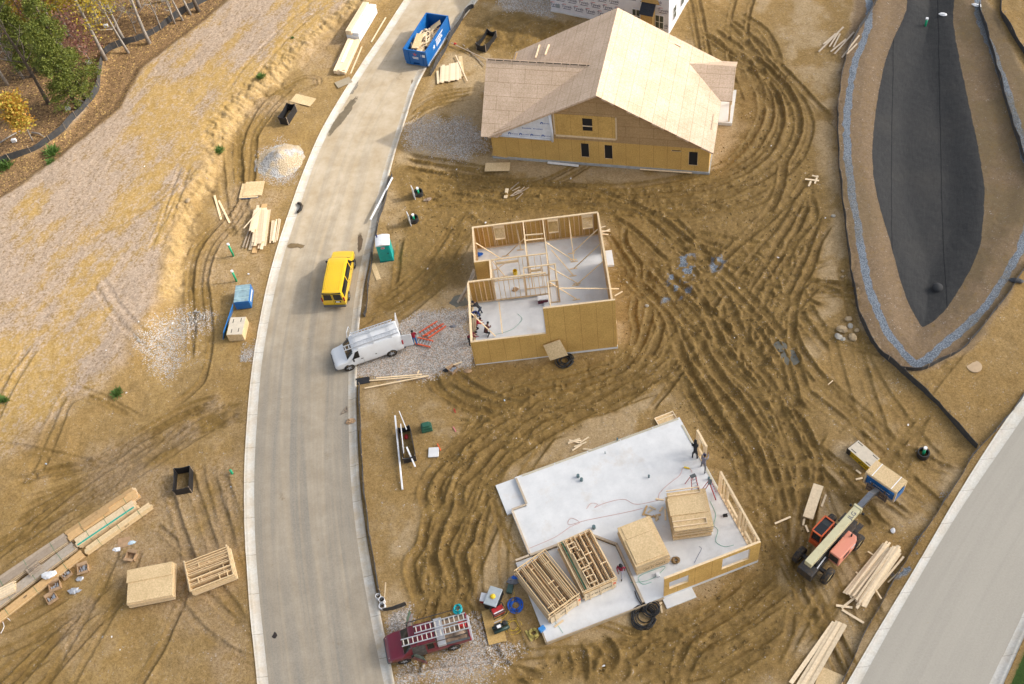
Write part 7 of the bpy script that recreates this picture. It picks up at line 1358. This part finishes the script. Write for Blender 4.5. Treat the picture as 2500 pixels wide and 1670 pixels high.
# ------------------------------------------------------------------ people
SKIN = plain('brown_skin', (.16, .08, .05, 1), .6); SHOE = plain('dark_shoe', (.02, .018, .016, 1), .7)
def person(label, loc, rz, J, cols, hood=None, hat=None, hair=(.01, .008, .007, 1)):
    # J: joints in the person's own axes (x ahead, y left, z up)
    T = thing('person', label, 'person', loc, rz); names = list(J); idx = {n: i for i, n in enumerate(names)}
    E = [('pelvis', 'spine'), ('spine', 'chest'), ('chest', 'neck'), ('neck', 'head'), ('head', 'crown')]
    for s in 'lr': E += [('chest', 'sh'+s), ('sh'+s, 'el'+s), ('el'+s, 'wr'+s), ('pelvis', 'hip'+s), ('hip'+s, 'kn'+s), ('kn'+s, 'an'+s), ('an'+s, 'toe'+s)]
    RAD = dict(pelvis=(.15, .12), spine=(.15, .11), chest=(.17, .12), neck=(.062, .062), head=(.092, .092), crown=(.088, .085), sh=(.085, .085), el=(.055, .055), wr=(.037, .037), hip=(.105, .105), kn=(.068, .068), an=(.046, .046), toe=(.045, .035))
    me = bpy.data.meshes.new('body'); me.from_pydata([J[n] for n in names], [(idx[a], idx[b]) for a, b in E], []); o = bpy.data.objects.new('body', me); COL.objects.link(o)
    sk = o.modifiers.new('skin', 'SKIN'); sk.use_smooth_shade = True; sk.branch_smoothing = .4
    for n in names:
        key = n if n in RAD else n[:-1]; v = me.skin_vertices[0].data[idx[n]]; v.radius = RAD[key]; v.use_root = n == 'pelvis'
    sb = o.modifiers.new('sub', 'SUBSURF'); sb.levels = 1; sb.render_levels = 1
    dg = bpy.context.evaluated_depsgraph_get(); m2 = bpy.data.meshes.new_from_object(o.evaluated_get(dg)); bpy.data.objects.remove(o)
    mats = [plain('cloth_%d_%d_%d' % tuple(int(c*99) for c in cc[:3]), cc, .85) for cc in cols]+[SKIN, SHOE]; m2.materials.clear()
    for m in mats: m2.materials.append(m)
    P = {n: Vector(J[n]) for n in names}; seg = {('chest', 'neck'): 0, ('spine', 'chest'): 0, ('pelvis', 'spine'): 0, ('neck', 'head'): 2, ('head', 'crown'): 2}
    for s in 'lr': seg.update({('chest', 'sh'+s): 0, ('sh'+s, 'el'+s): 0, ('el'+s, 'wr'+s): 0, ('pelvis', 'hip'+s): 1, ('hip'+s, 'kn'+s): 1, ('kn'+s, 'an'+s): 1, ('an'+s, 'toe'+s): 3})
    for p in m2.polygons:
        c = p.center; best = (9, 0)
        for (a, b), mi in seg.items():
            e = P[b]-P[a]; t = max(0, min(1, (c-P[a]).dot(e)/max(1e-6, e.length_squared))); d = (c-P[a]-e*t).length
            if d < best[0]: best = (d, mi)
        p.material_index = best[1]
    b = bpy.data.objects.new('body', m2); COL.objects.link(b); b.parent = T
    hb = MB()
    for s, sg in (('l', 1), ('r', -1)):     # palm, four fingers of unequal length, thumb from the side
        w, e = P['wr'+s], (P['wr'+s]-P['el'+s]).normalized(); sd = e.cross(Vector((0, 0, 1))); sd = sd.normalized() if sd.length > .1 else Vector((0, 1, 0)); n = sd.cross(e)
        hb.tube([w-e*.01, w+e*.05, w+e*.09], [.03, .042, .036], 8)
        for k, l in enumerate((.075, .088, .08, .062)): q = w+e*.085+sd*(-.03+.02*k); hb.tube([q, q+e*l*.5-n*.012, q+e*l*.8-n*.04], [.0095, .0085, .007], 5)
        q = w+e*.03+sd*.036*sg; hb.tube([q, q+e*.03+sd*.03*sg, q+e*.06+sd*.03*sg-n*.015], [.012, .01, .008], 5)
    hb.build('hands', SKIN, b, True)
    up = (P['crown']-P['neck']).normalized(); f = Vector((1, 0, 0)); f = (f-up*f.dot(up)).normalized() if abs(f.dot(up)) < .95 else Vector((0, 0, -1)); sd = up.cross(f); h = P['head'].lerp(P['crown'], .35); fb = MB()
    fb.beam(h+f*.085+up*.02, h+f*.125-up*.02, .028, .03)
    for s in (1, -1): fb.ball(h+f*.087+sd*.033*s+up*.03, .012, 6, 4); fb.ball(h+sd*.095*s, .025, 6, 4, (.6, .4, 1))
    fb.beam(h+f*.09-sd*.025-up*.05, h+f*.09+sd*.025-up*.05, .01, .012); fb.build('face', SKIN, b)
    if hood: mb = MB(); mb.ball(h-f*.025+up*.02, .135, 12, 8, (1, 1, 1.1)); mb.ball(h-f*.06-up*.14, .13, 10, 6, (1, 1.2, .6)); mb.build('hood', plain('hood_cloth', hood, .85), b, True)
    else: mb = MB(); mb.ball(h-f*.018+up*.045, .108, 12, 8, (1, .95, .85)); mb.build('hair', plain('black_hair', hair, .8), b, True)
    if hat: mb = MB(); mb.ball(h+up*.07, .115, 12, 8, (1.05, 1, .6)); mb.beam(h+up*.07+f*.08, h+up*.06+f*.2, .16, .015); mb.build('cap', plain('cap_cloth', hat, .7), b, True)
    return T
def pose(kind, k=0):
    s = {}
    if kind == 'stand': a = dict(pelvis=(0, 0, .95), spine=(.02, 0, 1.12), chest=(.03, 0, 1.36), neck=(.03, 0, 1.52), head=(.05, 0, 1.62), crown=(.05, 0, 1.74), shl=(.02, .18, 1.42), shr=(.02, -.18, 1.42), ell=(.02, .27, 1.14), elr=(.06, -.26, 1.14), wrl=(.2, .22, .96), wrr=(.24, -.14, 1.0), hipl=(0, .1, .92), hipr=(0, -.1, .92), knl=(.05, .12, .5), knr=(-.02, -.11, .5), anl=(-.02, .13, .09), anr=(-.14, -.11, .1), toel=(.16, .15, .04), toer=(.04, -.13, .04))
    if kind == 'walk': a = pose('stand'); a.update(knl=(.2, .1, .52), anl=(.26, .1, .1), toel=(.42, .12, .05), knr=(-.06, -.1, .5), anr=(-.36, -.1, .16), toer=(-.24, -.11, .05), ell=(-.14, .25, 1.16), wrl=(-.08, .24, .92))
    if kind == 'bend': a = dict(pelvis=(-.1, 0, .9), spine=(.06, 0, 1.02), chest=(.3, 0, 1.16), neck=(.45, 0, 1.22), head=(.55, 0, 1.24), crown=(.66, 0, 1.26), shl=(.32, .19, 1.16), shr=(.32, -.19, 1.16), ell=(.46, .24, .92), elr=(.5, -.22, .94), wrl=(.62, .16, .74), wrr=(.7, -.12, .8), hipl=(-.1, .1, .88), hipr=(-.1, -.1, .88), knl=(.04, .16, .48), knr=(.0, -.14, .48), anl=(-.1, .18, .09), anr=(-.14, -.16, .09), toel=(.08, .2, .04), toer=(.04, -.2, .04))
    if kind == 'reach': a = pose('bend'); a.update(chest=(.2, 0, 1.26), neck=(.3, 0, 1.38), head=(.4, 0, 1.43), crown=(.5, 0, 1.5), shl=(.2, .19, 1.28), shr=(.2, -.19, 1.28), ell=(.48, .3, 1.3), wrl=(.74, .36, 1.38), elr=(.42, -.2, 1.0), wrr=(.6, -.1, .84))
    if kind == 'push': a = pose('stand'); a.update(chest=(.12, 0, 1.34), neck=(.16, 0, 1.5), head=(.2, 0, 1.6), crown=(.22, 0, 1.72), ell=(.36, .2, 1.3), wrl=(.56, .12, 1.42), elr=(.38, -.22, 1.26), wrr=(.58, -.16, 1.36), knl=(.2, .16, .52), anl=(.14, .2, .09), toel=(.32, .22, .04), knr=(-.12, -.18, .5), anr=(-.34, -.2, .1), toer=(-.18, -.22, .04))
    if kind == 'crouch': a = dict(pelvis=(-.12, 0, .42), spine=(.0, 0, .56), chest=(.2, 0, .74), neck=(.33, 0, .86), head=(.42, 0, .92), crown=(.5, 0, 1.0), shl=(.2, .19, .78), shr=(.2, -.19, .78), ell=(.4, .24, .6), elr=(.42, -.22, .58), wrl=(.6, .18, .46), wrr=(.62, -.1, .42), hipl=(-.12, .11, .4), hipr=(-.12, -.11, .4), knl=(.28, .2, .5), knr=(.14, -.2, .14), anl=(.1, .2, .09), anr=(-.26, -.2, .1), toel=(.28, .22, .04), toer=(-.34, -.2, .05))
    return a
S3 = lambda px, z=.3: at_slab(px, z)
person('person in black hooded jacket with tool belt bending at the slab edge wall', S3(q33(1665, 1082)), R(75), pose('bend'), [(.012, .012, .014, 1), (.018, .018, .022, 1)], hood=(.012, .012, .014, 1))
person('person in grey shirt and cap pushing the new stud wall on the slab', S3(q33(1738, 1190)), R(60), pose('push'), [(.20, .19, .22, 1), (.16, .16, .17, 1)], hat=(.04, .04, .10, 1))
person('person in maroon hooded sweater walking on the garage slab between stacks', S3(q34(1008, 605), .17), R(-115), pose('walk'), [(.22, .008, .03, 1), (.40, .42, .50, 1)], hood=(.22, .008, .03, 1))
person('person in black jacket stretching an arm to the garage post', S3(r2(250, 632), .12), R(150), pose('reach'), [(.018, .018, .022, 1), (.03, .045, .075, 1)], hat=(.02, .02, .025, 1))
person('person in blue shirt half hidden behind the garage corner post', S3(r2(162, 660), .12), R(-60), pose('crouch'), [(.02, .05, .22, 1), (.05, .05, .06, 1)])
person('person in bright red shirt crouching by the garage opening', S3(r2(195, 830), .12), R(20), pose('crouch'), [(.42, .012, .03, 1), (.03, .02, .022, 1)])
person('person in brown shirt kneeling on the garage floor with long boards', S3(r2(345, 915), .12), R(60), pose('crouch'), [(.12, .05, .045, 1), (.02, .02, .025, 1)])
person('person in dark red shirt outside the garage opening on the gravel', PT(*r2(110, 1050)), R(10), pose('bend'), [(.16, .012, .025, 1), (.02, .02, .025, 1)])
person('person in red shirt and blue jeans at the rear doors of the white van', PT(*q22(1440, 1570)), R(100), pose('stand'), [(.30, .01, .03, 1), (.02, .12, .35, 1)])
# ------------------------------------------------------------------ small tools
FGO = plain('orange_fibreglass', (.72, .13, .05, 1), .45); FGR = plain('red_fibreglass', (.45, .06, .06, 1), .5)
def flat_ladder(label, a, b, w, n):
    p, q = PT(*a)+Vector((0, 0, .12)), PT(*b)+Vector((0, 0, .12)); d = (q-p).normalized(); s = Vector((-d.y, d.x, 0)); return ladder('step_ladder', label, p, q, s, w, FGO, n, None, STEEL, .1, wide=.1)
flat_ladder('orange ladder lying on the gravel behind the white van, pointing away', q22(1490, 1490), q22(1650, 1390), .5, 6); flat_ladder('orange ladder with one red rail lying alongside the other on the gravel', q22(1545, 1510), q22(1700, 1405), .34, 5); flat_ladder('orange ladder lying on the gravel near the van rear corner', q22(1450, 1545), q23(1585, 80), .62, 5)
def a_ladder(label, px, rz, h=1.8):
    T = thing('step_ladder', label, 'ladder', at_slab(px, .3), rz); mb = MB()
    for y in (-.24, .24): mb.beam((.55, y*1.15, 0), (.05, y*.75, h), .04, .07)
    mb.build('front_rail', FGR, T); mb = MB()
    for y in (-.24, .24): mb.beam((-.55, y*1.1, 0), (-.05, y*.7, h), .03, .05)
    mb.build('rear_rail', FGR, T); mb = MB()
    for k in range(5): t = (k+.6)/5.6; mb.beam((.55-.5*t, -.25+.05*t, h*t), (.55-.5*t, .25-.05*t, h*t), .1, .03)
    mb.build('steps', STEEL, T); mb = MB(); mb.box(-.12, .14, -.2, .2, h, h+.06); mb.build('top_cap', plain('grey_cap', (.08, .09, .09, 1)), T)
a_ladder('open red step ladder standing on the slab, left of two', q33(1640, 1360), R(-75)); a_ladder('open red step ladder near the slab wall, right of two', q33(1785, 1420), R(-20), 1.9)
mb = MB(); mb.box(-1.22, 1.22, -.61, .61, 0, .02); g0 = rect(q24(2210, 1232), q24(2155, 890), 1); o = mb.build('tool_board', OSBY); g0 = rect((1216, 1572), (1197, 1488), 1); o.location = g0[0]+Vector((0, 0, .1)); o.rotation_euler = (0, 0, g0[1]); tag(o, 'strand board sheet under the generator and compressor', 'board sheet'); tb_rz = g0[1]; tbz = .125
c = PT(*q24(2180, 940)); T = thing('generator', 'red portable generator in a black frame on the board sheet', 'generator', c+Vector((0, 0, tbz)), R(18)); mb = MB(); mb.box(-.4, .4, -.25, .25, .12, .52); mb.build('motor', REDP, T, bevel=.04); mb = MB()
for x in (-.46, .46):
    for y in (-.3, .3): mb.beam((x, y, 0), (x, y, .62), .04, .04)
for y in (-.3, .3): mb.beam((-.46, y, .62), (.46, y, .62), .04, .04); mb.beam((-.46, y, .05), (.46, y, .05), .04, .04)
for x in (-.46, .46): mb.beam((x, -.3, .62), (x, .3, .62), .04, .04)
mb.build('frame', INK, T); mb = MB(); mb.box(-.38, .38, -.262, -.252, .38, .5); mb.build('panel', plain('panel_grey', (.3, .3, .3, 1)), T); mb = MB(); mb.box(-.35, .35, -.2, -.12, .522, .54); mb.build('decal', WHITEI, T)
c = PT(*q24(2200, 1075)); T = thing('air_compressor', 'dark green twin tank air compressor on the board sheet', 'compressor', c+Vector((0, 0, tbz)), R(14)); TK = plain('tank_green', (.02, .05, .04, 1), .4)
for y in (-.2, .1): mb = MB(); mb.tube([(-.55, y, .16), (.55, y, .16)], .13, 12); mb.build('tank', TK, T, True)
mb = MB(); mb.box(-.4, .1, -.15, .2, .3, .55); mb.tube([(.2, .1, .32), (.45, .1, .32)], .16, 10); mb.build('motor', INK, T, bevel=.03); mb = MB(); mb.box(-.25, .02, -.2, .0, .552, .66); mb.build('fuel_tank', WHITEP, T, bevel=.03); mb = MB(); mb.tube([(-.3, .25, .6), (.2, .25, .62)], .035, 8); mb.build('handle', STEEL, T)
c = PT(*q24(2140, 830)); T = thing('job_box', 'black ribbed tool chest with a grey lid holding a yellow hard hat', 'tool chest', c, R(62)); mb = MB(); mb.box(-.68, .68, -.45, .45, 0, .72)
for x in np.linspace(-.62, .62, 9): mb.box(x-.03, x+.03, -.47, .47, .05, .7)
mb.build('chest', plain('chest_black', (.02, .022, .026, 1), .5), T, bevel=.04); mb = MB(); mb.box(-.68, .68, -.46, .46, .722, .82); mb.build('lid', plain('lid_grey', (.36, .40, .42, 1), .5), T, bevel=.06)
mb = MB(); mb.ball((0, 0, .02), .15, 14, 8, (1.15, 1, .85)); mb.tube([(0, 0, 0), (0, 0, .02)], .19, 16); o = mb.build('hard_hat', YELP, smooth=True); cc = loc2w(c, R(62), (-.02, .0, .83)); o.location = cc; tag(o, 'yellow hard hat on the grey chest lid', 'hard hat')
T = thing('cooler', 'small red cooler with a white lid beside the tool chest', 'cooler', PT(*q24(2048, 815)), R(70)); mb = MB(); mb.box(-.3, .3, -.2, .2, 0, .34); mb.build('tub', REDP, T, bevel=.03); mb = MB(); mb.box(-.31, .31, -.21, .21, .342, .42); mb.build('lid', WHITEP, T, bevel=.03)
T = thing('cooler', 'maroon cooler with a white lid against the garage back wall', 'cooler', at_slab(r2(1145, 445), .1), FM.th); mb = MB(); mb.box(-.42, .42, -.24, .24, 0, .42); mb.build('tub', plain('maroon_tub', (.12, .01, .03, 1), .4), T, bevel=.04); mb = MB(); mb.box(-.43, .43, -.25, .25, .422, .52); mb.build('lid', WHITEP, T, bevel=.04); mb = MB(); mb.tube([(-.3, -.27, .4), (-.25, -.3, .56), (.25, -.3, .56), (.3, -.27, .4)], .02, 6); mb.build('handle', INK, T)
def bucket(label, c, m, r=.15, h=.36, cat='bucket'):
    T = thing('bucket', label, cat, c); mb = MB(); mb.ring((0, 0, 0), r, r*.9, h, 16); mb.tube([(0, 0, 0), (0, 0, .02)], r*.9, 16); mb.build('pail', m, T); mb = MB(); mb.tube([(r*math.cos(a), r*math.sin(a)*.3-r, h*.8-.1*math.sin(a)) for a in np.linspace(0, PI, 8)], .008, 5); mb.build('handle', STEEL, T)
bucket('yellow bucket on the floor inside the framed house', at_slab(r1(750, 985), .25), YELP, .19, .42); bucket('white bucket behind the kerb, upper of two', PT(*q24(1115, 805)), WHITEP, .19, .45); bucket('white bucket behind the kerb, lower of two', PT(*q24(1148, 840)), WHITEP, .21, .5)
mb = MB(); mb.ring((0, 0, 0), .24, .17, .3, 18); o = mb.build('pipe_ring', WHITEP); o.location = PT(*q24(1148, 885)); tag(o, 'white pipe ring with dark inside beside the white buckets', 'pipe ring')
plank('loose_board', 'thin stick leaning behind the white buckets', q24(1165, 800), q24(1190, 700), .08, za=.6, m=PINE)
coil('hose_coil', 'bright blue hose coil on the dirt beside the slab', PT(*q24(2315, 865)) if 0 else PT(*(1261, 1478)), .46, 9, BLUEP, .022, seed=1, tilt=.01); coil('hose_coil', 'large black pipe coil on the mud in front of the slab, lower loop', PT(*q34(1205, 985)), .78, 10, INK, .035, 'pipe coil', seed=2, tilt=.015); coil('hose_coil', 'smaller black pipe coil on top of the large one by the slab', PT(*q34(1278, 905))+Vector((0, 0, .12)), .5, 7, INK, .035, 'pipe coil', seed=4, tilt=.02); coil('hose_coil', 'black pipe coil on the dirt under the leaning square board', PT(*q33(505, 225)), .6, 9, INK, .04, 'pipe coil', seed=5, tilt=.02)
coil('cord_loop', 'thin yellow cord looped on the dirt beside the tool board', PT(*q34(55, 1045)), .6, 3, YELP, .012, 'cord', seed=7, tilt=.002); coil('strap_heap', 'heap of yellow straps at the bottom left slab corner', PT(*q34(235, 1120)), .32, 8, plain('dull_yellow', (.45, .36, .10, 1), .8), .035, 'strap', seed=8, tilt=.02); plank('yellow_strap', 'wide yellow strap end lying left of the strap heap', q34(160, 1095), q34(215, 1190), .14, .02, m=plain('dull_yellow', (.45, .36, .10, 1)), cat='strap')
coil('strap_coil', 'brown strap coil lying on the slab beside the pinkish panel stack', at_slab(q34(1497, 470), .31), .22, 5, plain('brown_strap', (.28, .18, .08, 1), .8), .05, 'strap', seed=9, tilt=.02)
def cord(label, F_, pts, z, m, r=.012, cat='cord', slab=True):
    P = [at_slab(F_(*p), z) if slab else PT(*F_(*p))+Vector((0, 0, z)) for p in pts]; c = smooth([(p.x, p.y) for p in P], .25); o0 = P[0]; mb = MB(); mb.tube([(x-o0.x, y-o0.y, 0) for x, y in c], r, 5); o = mb.build('cord', m); o.location = (o0.x, o0.y, P[0].z); tag(o, label, cat)
PKC = plain('pink_cord', (.55, .22, .18, 1), .7); GNC = plain('green_cord', (.06, .35, .22, 1), .6)
cord('pink cord running along the upper slab to the panel stack', q33, [(700, 1540), (740, 1490), (800, 1500), (770, 1530), (860, 1490), (1030, 1455), (1150, 1500), (1390, 1450)], .312, PKC); cord('pink cord wandering over the middle of the slab', q34, [(190, 360), (420, 260), (560, 165), (640, 130), (560, 90), (540, 150), (700, 110), (1000, 50), (1200, 5)], .312, PKC); cord('orange cord looping past the two step ladders', q33, [(1340, 1450), (1350, 1400), (1430, 1320), (1530, 1240), (1560, 1175), (1620, 1180), (1640, 1220)], .312, PKC); cord('green air hose curling right of the tall panel stack', q34, [(1800, -60), (1850, 60), (1830, 150), (1870, 200), (1850, 300), (1930, 345), (2010, 330)], .315, GNC, .014, 'hose'); cord('green air hose on the slab in front of the pinkish panels', q34, [(1090, 665), (1230, 650), (1330, 600), (1400, 520), (1250, 570), (1160, 620), (1200, 680), (1280, 660)], .315, GNC, .014, 'hose'); cord('short dark cord near the slab front wall', q34, [(1660, 490), (1690, 430), (1725, 360), (1700, 345)], .312, plain('navy_pipe', (.01, .02, .12, 1))); cord('green hose lying across the garage slab corner', q34, [(420, 1020), (455, 1060), (490, 1115)], .17, GNC); cord('green hose loop on the framed house garage floor', r2, [(780, 620), (845, 695), (760, 800), (690, 850), (540, 900), (450, 915)], .12, GNC, .012, 'hose'); cord('black pipe end running from the coil onto the garage slab', q34, [(1130, 740), (1150, 800), (1190, 860), (1230, 900)], .25, INK, .035, 'pipe'); cord('white strap strip on the dirt at the bottom left corner', q14, [(10, 1120), (40, 1060), (25, 1000), (70, 985), (95, 1010)], .06, WHITEP, .025, 'strap', False); cord('yellow cord trailing from the hose to the tool board', q34, [(60, 750), (40, 850), (0, 940), (-60, 1000)], .05, YELP, .012, 'cord', False)
mb = MB(); mb.ball((0, 0, .18), .5, 12, 7, (1, .6, .5), jit=.2); o = mb.build('tarp_heap', plain('grey_tarp', (.20, .20, .22, 1), .6, var=.5, sc=5)); o.location = PT(*q34(60, 655)); tag(o, 'heap of grey tarp at the left edge of the garage slab', 'tarp'); mb = MB(); mb.ball((0, 0, .3), .32, 10, 6, (1, .5, .5), jit=.2); o = mb.build('blue_cloth', BLUEP); o.location = PT(*q34(75, 640))+Vector((0, 0, .12)); tag(o, 'bright blue cloth on the grey tarp heap', 'cloth')
mb = MB(); mb.box(-.2, .2, -.3, .3, 0, .25); o = mb.build('nail_crate', plain('crate_green', (.05, .10, .08, 1), .6, var=.6, sc=9), bevel=.02); o.location = PT(*q34(20, 730)); o.rotation_euler = (0, 0, R(-20)); tag(o, 'small crate of silver parts below the tarp heap', 'crate')
mb = MB(); mb.box(-.22, .22, -.16, .16, 0, .28); o = mb.build('water_pack', plain('clear_blue', (.05, .25, .6, 1), .3), bevel=.03); o.location = at_slab(q34(305, 1085), .17); o.rotation_euler = (0, 0, .5); tag(o, 'small blue package on the garage slab left corner', 'package')
mb = MB(); mb.box(-.15, .15, -.1, .1, 0, .16); mb.beam((-.1, 0, .16), (.15, 0, .3), .05, .05); o = mb.build('nail_gun', INK, bevel=.01); o.location = at_slab(q34(1935, 72), .3); tag(o, 'black power tool lying near the slab right wall', 'tool'); mb = MB(); mb.box(-.2, .2, -.05, .05, 0, .1); o = mb.build('power_saw', YELP, bevel=.01); o.location = at_slab(q33(1592, 1178), .3); o.rotation_euler = (0, 0, -.5); tag(o, 'yellow power tool on the slab near the workers', 'tool'); mb = MB(); mb.box(-.12, .12, -.16, .16, 0, .2); o = mb.build('tool_case', WHITEP, bevel=.01); o.location = at_slab(q34(1335, 600), .3); tag(o, 'small white box on the slab before the pinkish panels', 'box')
for k in range(10): a = (rd.uniform(1210, 1370), rd.uniform(-20, 95)); th = rd.uniform(-1, 1.4); l = rd.uniform(18, 50); p, q = at_slab(q34(a[0]-l*math.cos(th), a[1]+l*math.sin(th)), .32), at_slab(q34(a[0]+l*math.cos(th), a[1]-l*math.sin(th)), .32); mb = MB(); c = (p+q)/2; mb.beam(p-c, q-c, .13, .04); o = mb.build('scrap_board', FIR if k % 2 else PINE); o.location = c+Vector((0, 0, .03*(k % 3)+.0021*k)); tag(o, 'brown scrap stud in the heap on the slab beside the panel stacks', 'board', 'scrap studs on the slab')
for k, (a, b, z, lb) in enumerate(((q33(1315, 1452), q33(1388, 1460), .33, 'small flat block left of the tall panel stack'), (q34(1400, 10), q34(1403, 110), .33, 'short board standing off the left side of the tall stack'), (q34(415, 1060), q34(495, 1000), .2, 'short board lying at the foot of the front left frame stack'), (q34(1330, 880), q34(1370, 840), .1, 'grey stub at the foot of the porch step'), (q34(1372, 935), q34(1362, 870), .1, 'pale stub on the mud below the porch step'))): p, q = at_slab(a, z), at_slab(b, z); mb = MB(); c = (p+q)/2; mb.beam(p-c, q-c, .12, .04); o = mb.build('scrap_board', PINE); o.location = c; tag(o, lb, 'board')
def carton(label, F_, a, s, rz, full=True):
    T = thing('carton', label, 'carton', PT(*F_(*a)), R(rz)); mb = MB()
    for x0, x1, y0, y1 in ((-s, s, -s*.7, -s*.7+.02), (-s, s, s*.7-.02, s*.7), (-s, -s+.02, -s*.66, s*.66), (s-.02, s, -s*.66, s*.66)): mb.box(x0, x1, y0, y1, 0, s*.9)
    mb.box(-s, s, -s*.7, s*.7, -.02, -.002); mb.build('box', CARD, T); mb = MB()
    for sd in (1, -1): mb.plate([Vector((-s, sd*s*.7, s*.9)), Vector((s, sd*s*.7, s*.9)), Vector((s, sd*s*1.25, s*1.05)), Vector((-s, sd*s*1.25, s*1.05))][::sd], .012)
    mb.build('flap', CARD, T); 
    if full:
        mb = MB(); r_ = random.Random(int(a[0]))
        for _ in range(14): x, y = r_.uniform(-s*.7, s*.7), r_.uniform(-s*.5, s*.5); mb.box(x-.03, x+.03, y-.12, y+.12, s*.3+_*.012, s*.3+_*.012+.01)
        mb.build('metal_hangers', STEEL, T)
carton('open carton of metal hangers right of the long lumber stack', q14, (750, 555), .38, 10); carton('open carton of metal hangers lowest below the lumber stack', q14, (470, 815), .36, 30); carton('spilled carton against the lumber stack edge', q14, (500, 705), .4, 15); carton('torn carton of hangers beside the plastic sheet', q14, (600, 600), .36, 35); carton('crushed empty carton near the panel stack', q14, (1175, 440), .36, -20, False); carton('torn carton on the dirt beside the framed house garage', q23, (1775, 310), .32, 40)
for k, (F_, a, m, s, lb) in enumerate(((q14, (470, 630), WHITEP, .5, 'crumpled clear plastic sheet over the lower lumber stack'), (q14, (665, 745), STEEL, .45, 'shiny heap of metal hangers below the cartons'), (q14, (715, 630), STEEL, .32, 'small shiny heap of metal hangers between the cartons'), (q14, (1040, 375), WHITEP, .3, 'white and pink scrap wrapper below the upper lumber stack'), (q14, (1175, 310), plain('pale_blue_wrap', (.5, .62, .7, 1)), .3, 'pale blue wrapper beside flat cardboard'), (q23, (1715, 310), INK, .3, 'black scrap bag near the torn carton'), (q23, (1905, 315), CARD, .3, 'brown cardboard scrap below the garage corner'), (q22, (1775, 1415), plain('grey_tarp', (.20, .20, .22, 1)), .3, 'grey cloth bundle on the gravel behind the ladders'), (q22, (1550, 285), plain('tan_bag', (.30, .22, .16, 1)), .35, 'tan torn paper near the upper black collar pipe'), (q23, (865, 765), CARD, .42, 'brown cardboard scrap lying over the right kerb'), (r1, (755, 1240), CARD, .3, 'brown paper bag on the floor behind the garage wall'), (r1, (230, 745), BLUEP, .4, 'blue tarp bundle in the framed house left room'))):
    mb = MB(); mb.ball((0, 0, s*.18), s*.8, 9, 6, (1.2, .75, .35), jit=.4, rnd=random.Random(k)); o = mb.build('scrap_heap', m); o.location = PT(*F_(*a))+Vector((0, 0, .55 if k == 0 else .25 if F_ is r1 else 0)); tag(o, lb, 'scrap')
mb = MB(); mb.box(-.45, .45, -.4, .4, 0, .02); o = mb.build('flat_carton', CARD); o.location = PT(*q14(1105, 310)); o.location.z += .05; tag(o, 'flat cardboard sheet on the dirt below the upper lumber stack', 'carton')
mb = MB(); mb.plate([Vector((-.6, -.3, .06)), Vector((.6, -.3, .1)), Vector((.55, .35, .05)), Vector((-.55, .3, .12))], .02); o = mb.build('fabric_scrap', BLACKF); o.location = PT(*q23(970, 405)); tag(o, 'black fabric scrap at the kerb below the gravel drive', 'fabric')
mb = MB()
for p, q in (((0, 0), (.55, .15)), ((.55, .15), (.5, .65)), ((.5, .65), (0, 0)), ((.25, .35), (.55, .15))): mb.beam((p[0], p[1], .06), (q[0], q[1], .06), .06, .04)
o = mb.build('wood_bracket', OLDW); o.location = PT(*q23(775, 700)); tag(o, 'broken triangular wood bracket on the street by the right kerb', 'scrap')
rd = random.Random(21); k = 0
while k < 42:
    px, py = rd.uniform(20, 2380), rd.uniform(330, 1650); g = PT(px, py); l, r = np.interp(g.y, ry, lko), np.interp(g.y, ry, rko)
    if l-.4 < g.x < r+.4 or g.x > np.interp(g.y, sy, s2a)-.5 or any(sdist(np.array([g.x]), np.array([g.y]), P)[0] > -.6 for P in FLAT) or sdist(np.array([g.x]), np.array([g.y]), LINER)[0] > -1: continue
    s = rd.uniform(.035, .09); mb = MB(); mb.ball((0, 0, s*.3), s, 6, 4, (1.3, .8, .4), jit=.35, rnd=rd); o = mb.build('litter_bit', WHITEP if rd.random() < .7 else plain('pale_blue_wrap', (.5, .62, .7, 1))); o.location = g; o.rotation_euler = (0, 0, rd.uniform(0, 6)); tag(o, 'small pale scrap of litter on the bare ground', 'litter', 'bits of litter on the site'); k += 1  # pale bits of litter of no particular material

mb = MB(); pts = [(0, 0, .1), (.25, .35, .14), (.3, .75, .16), (.05, 1.1, .12), (-.2, 1.2, .1)]; mb.tube(pts, [.1, .14, .13, .14, .1], 8); o = mb.build('tyre_scrap', RUBBER, smooth=True); c = G(727, 521); o.location = (c[0], c[1], .02); o.rotation_euler = (0, 0, -.2); tag(o, 'curved strip of black tyre scrap lying on the street by the left kerb', 'tyre scrap')
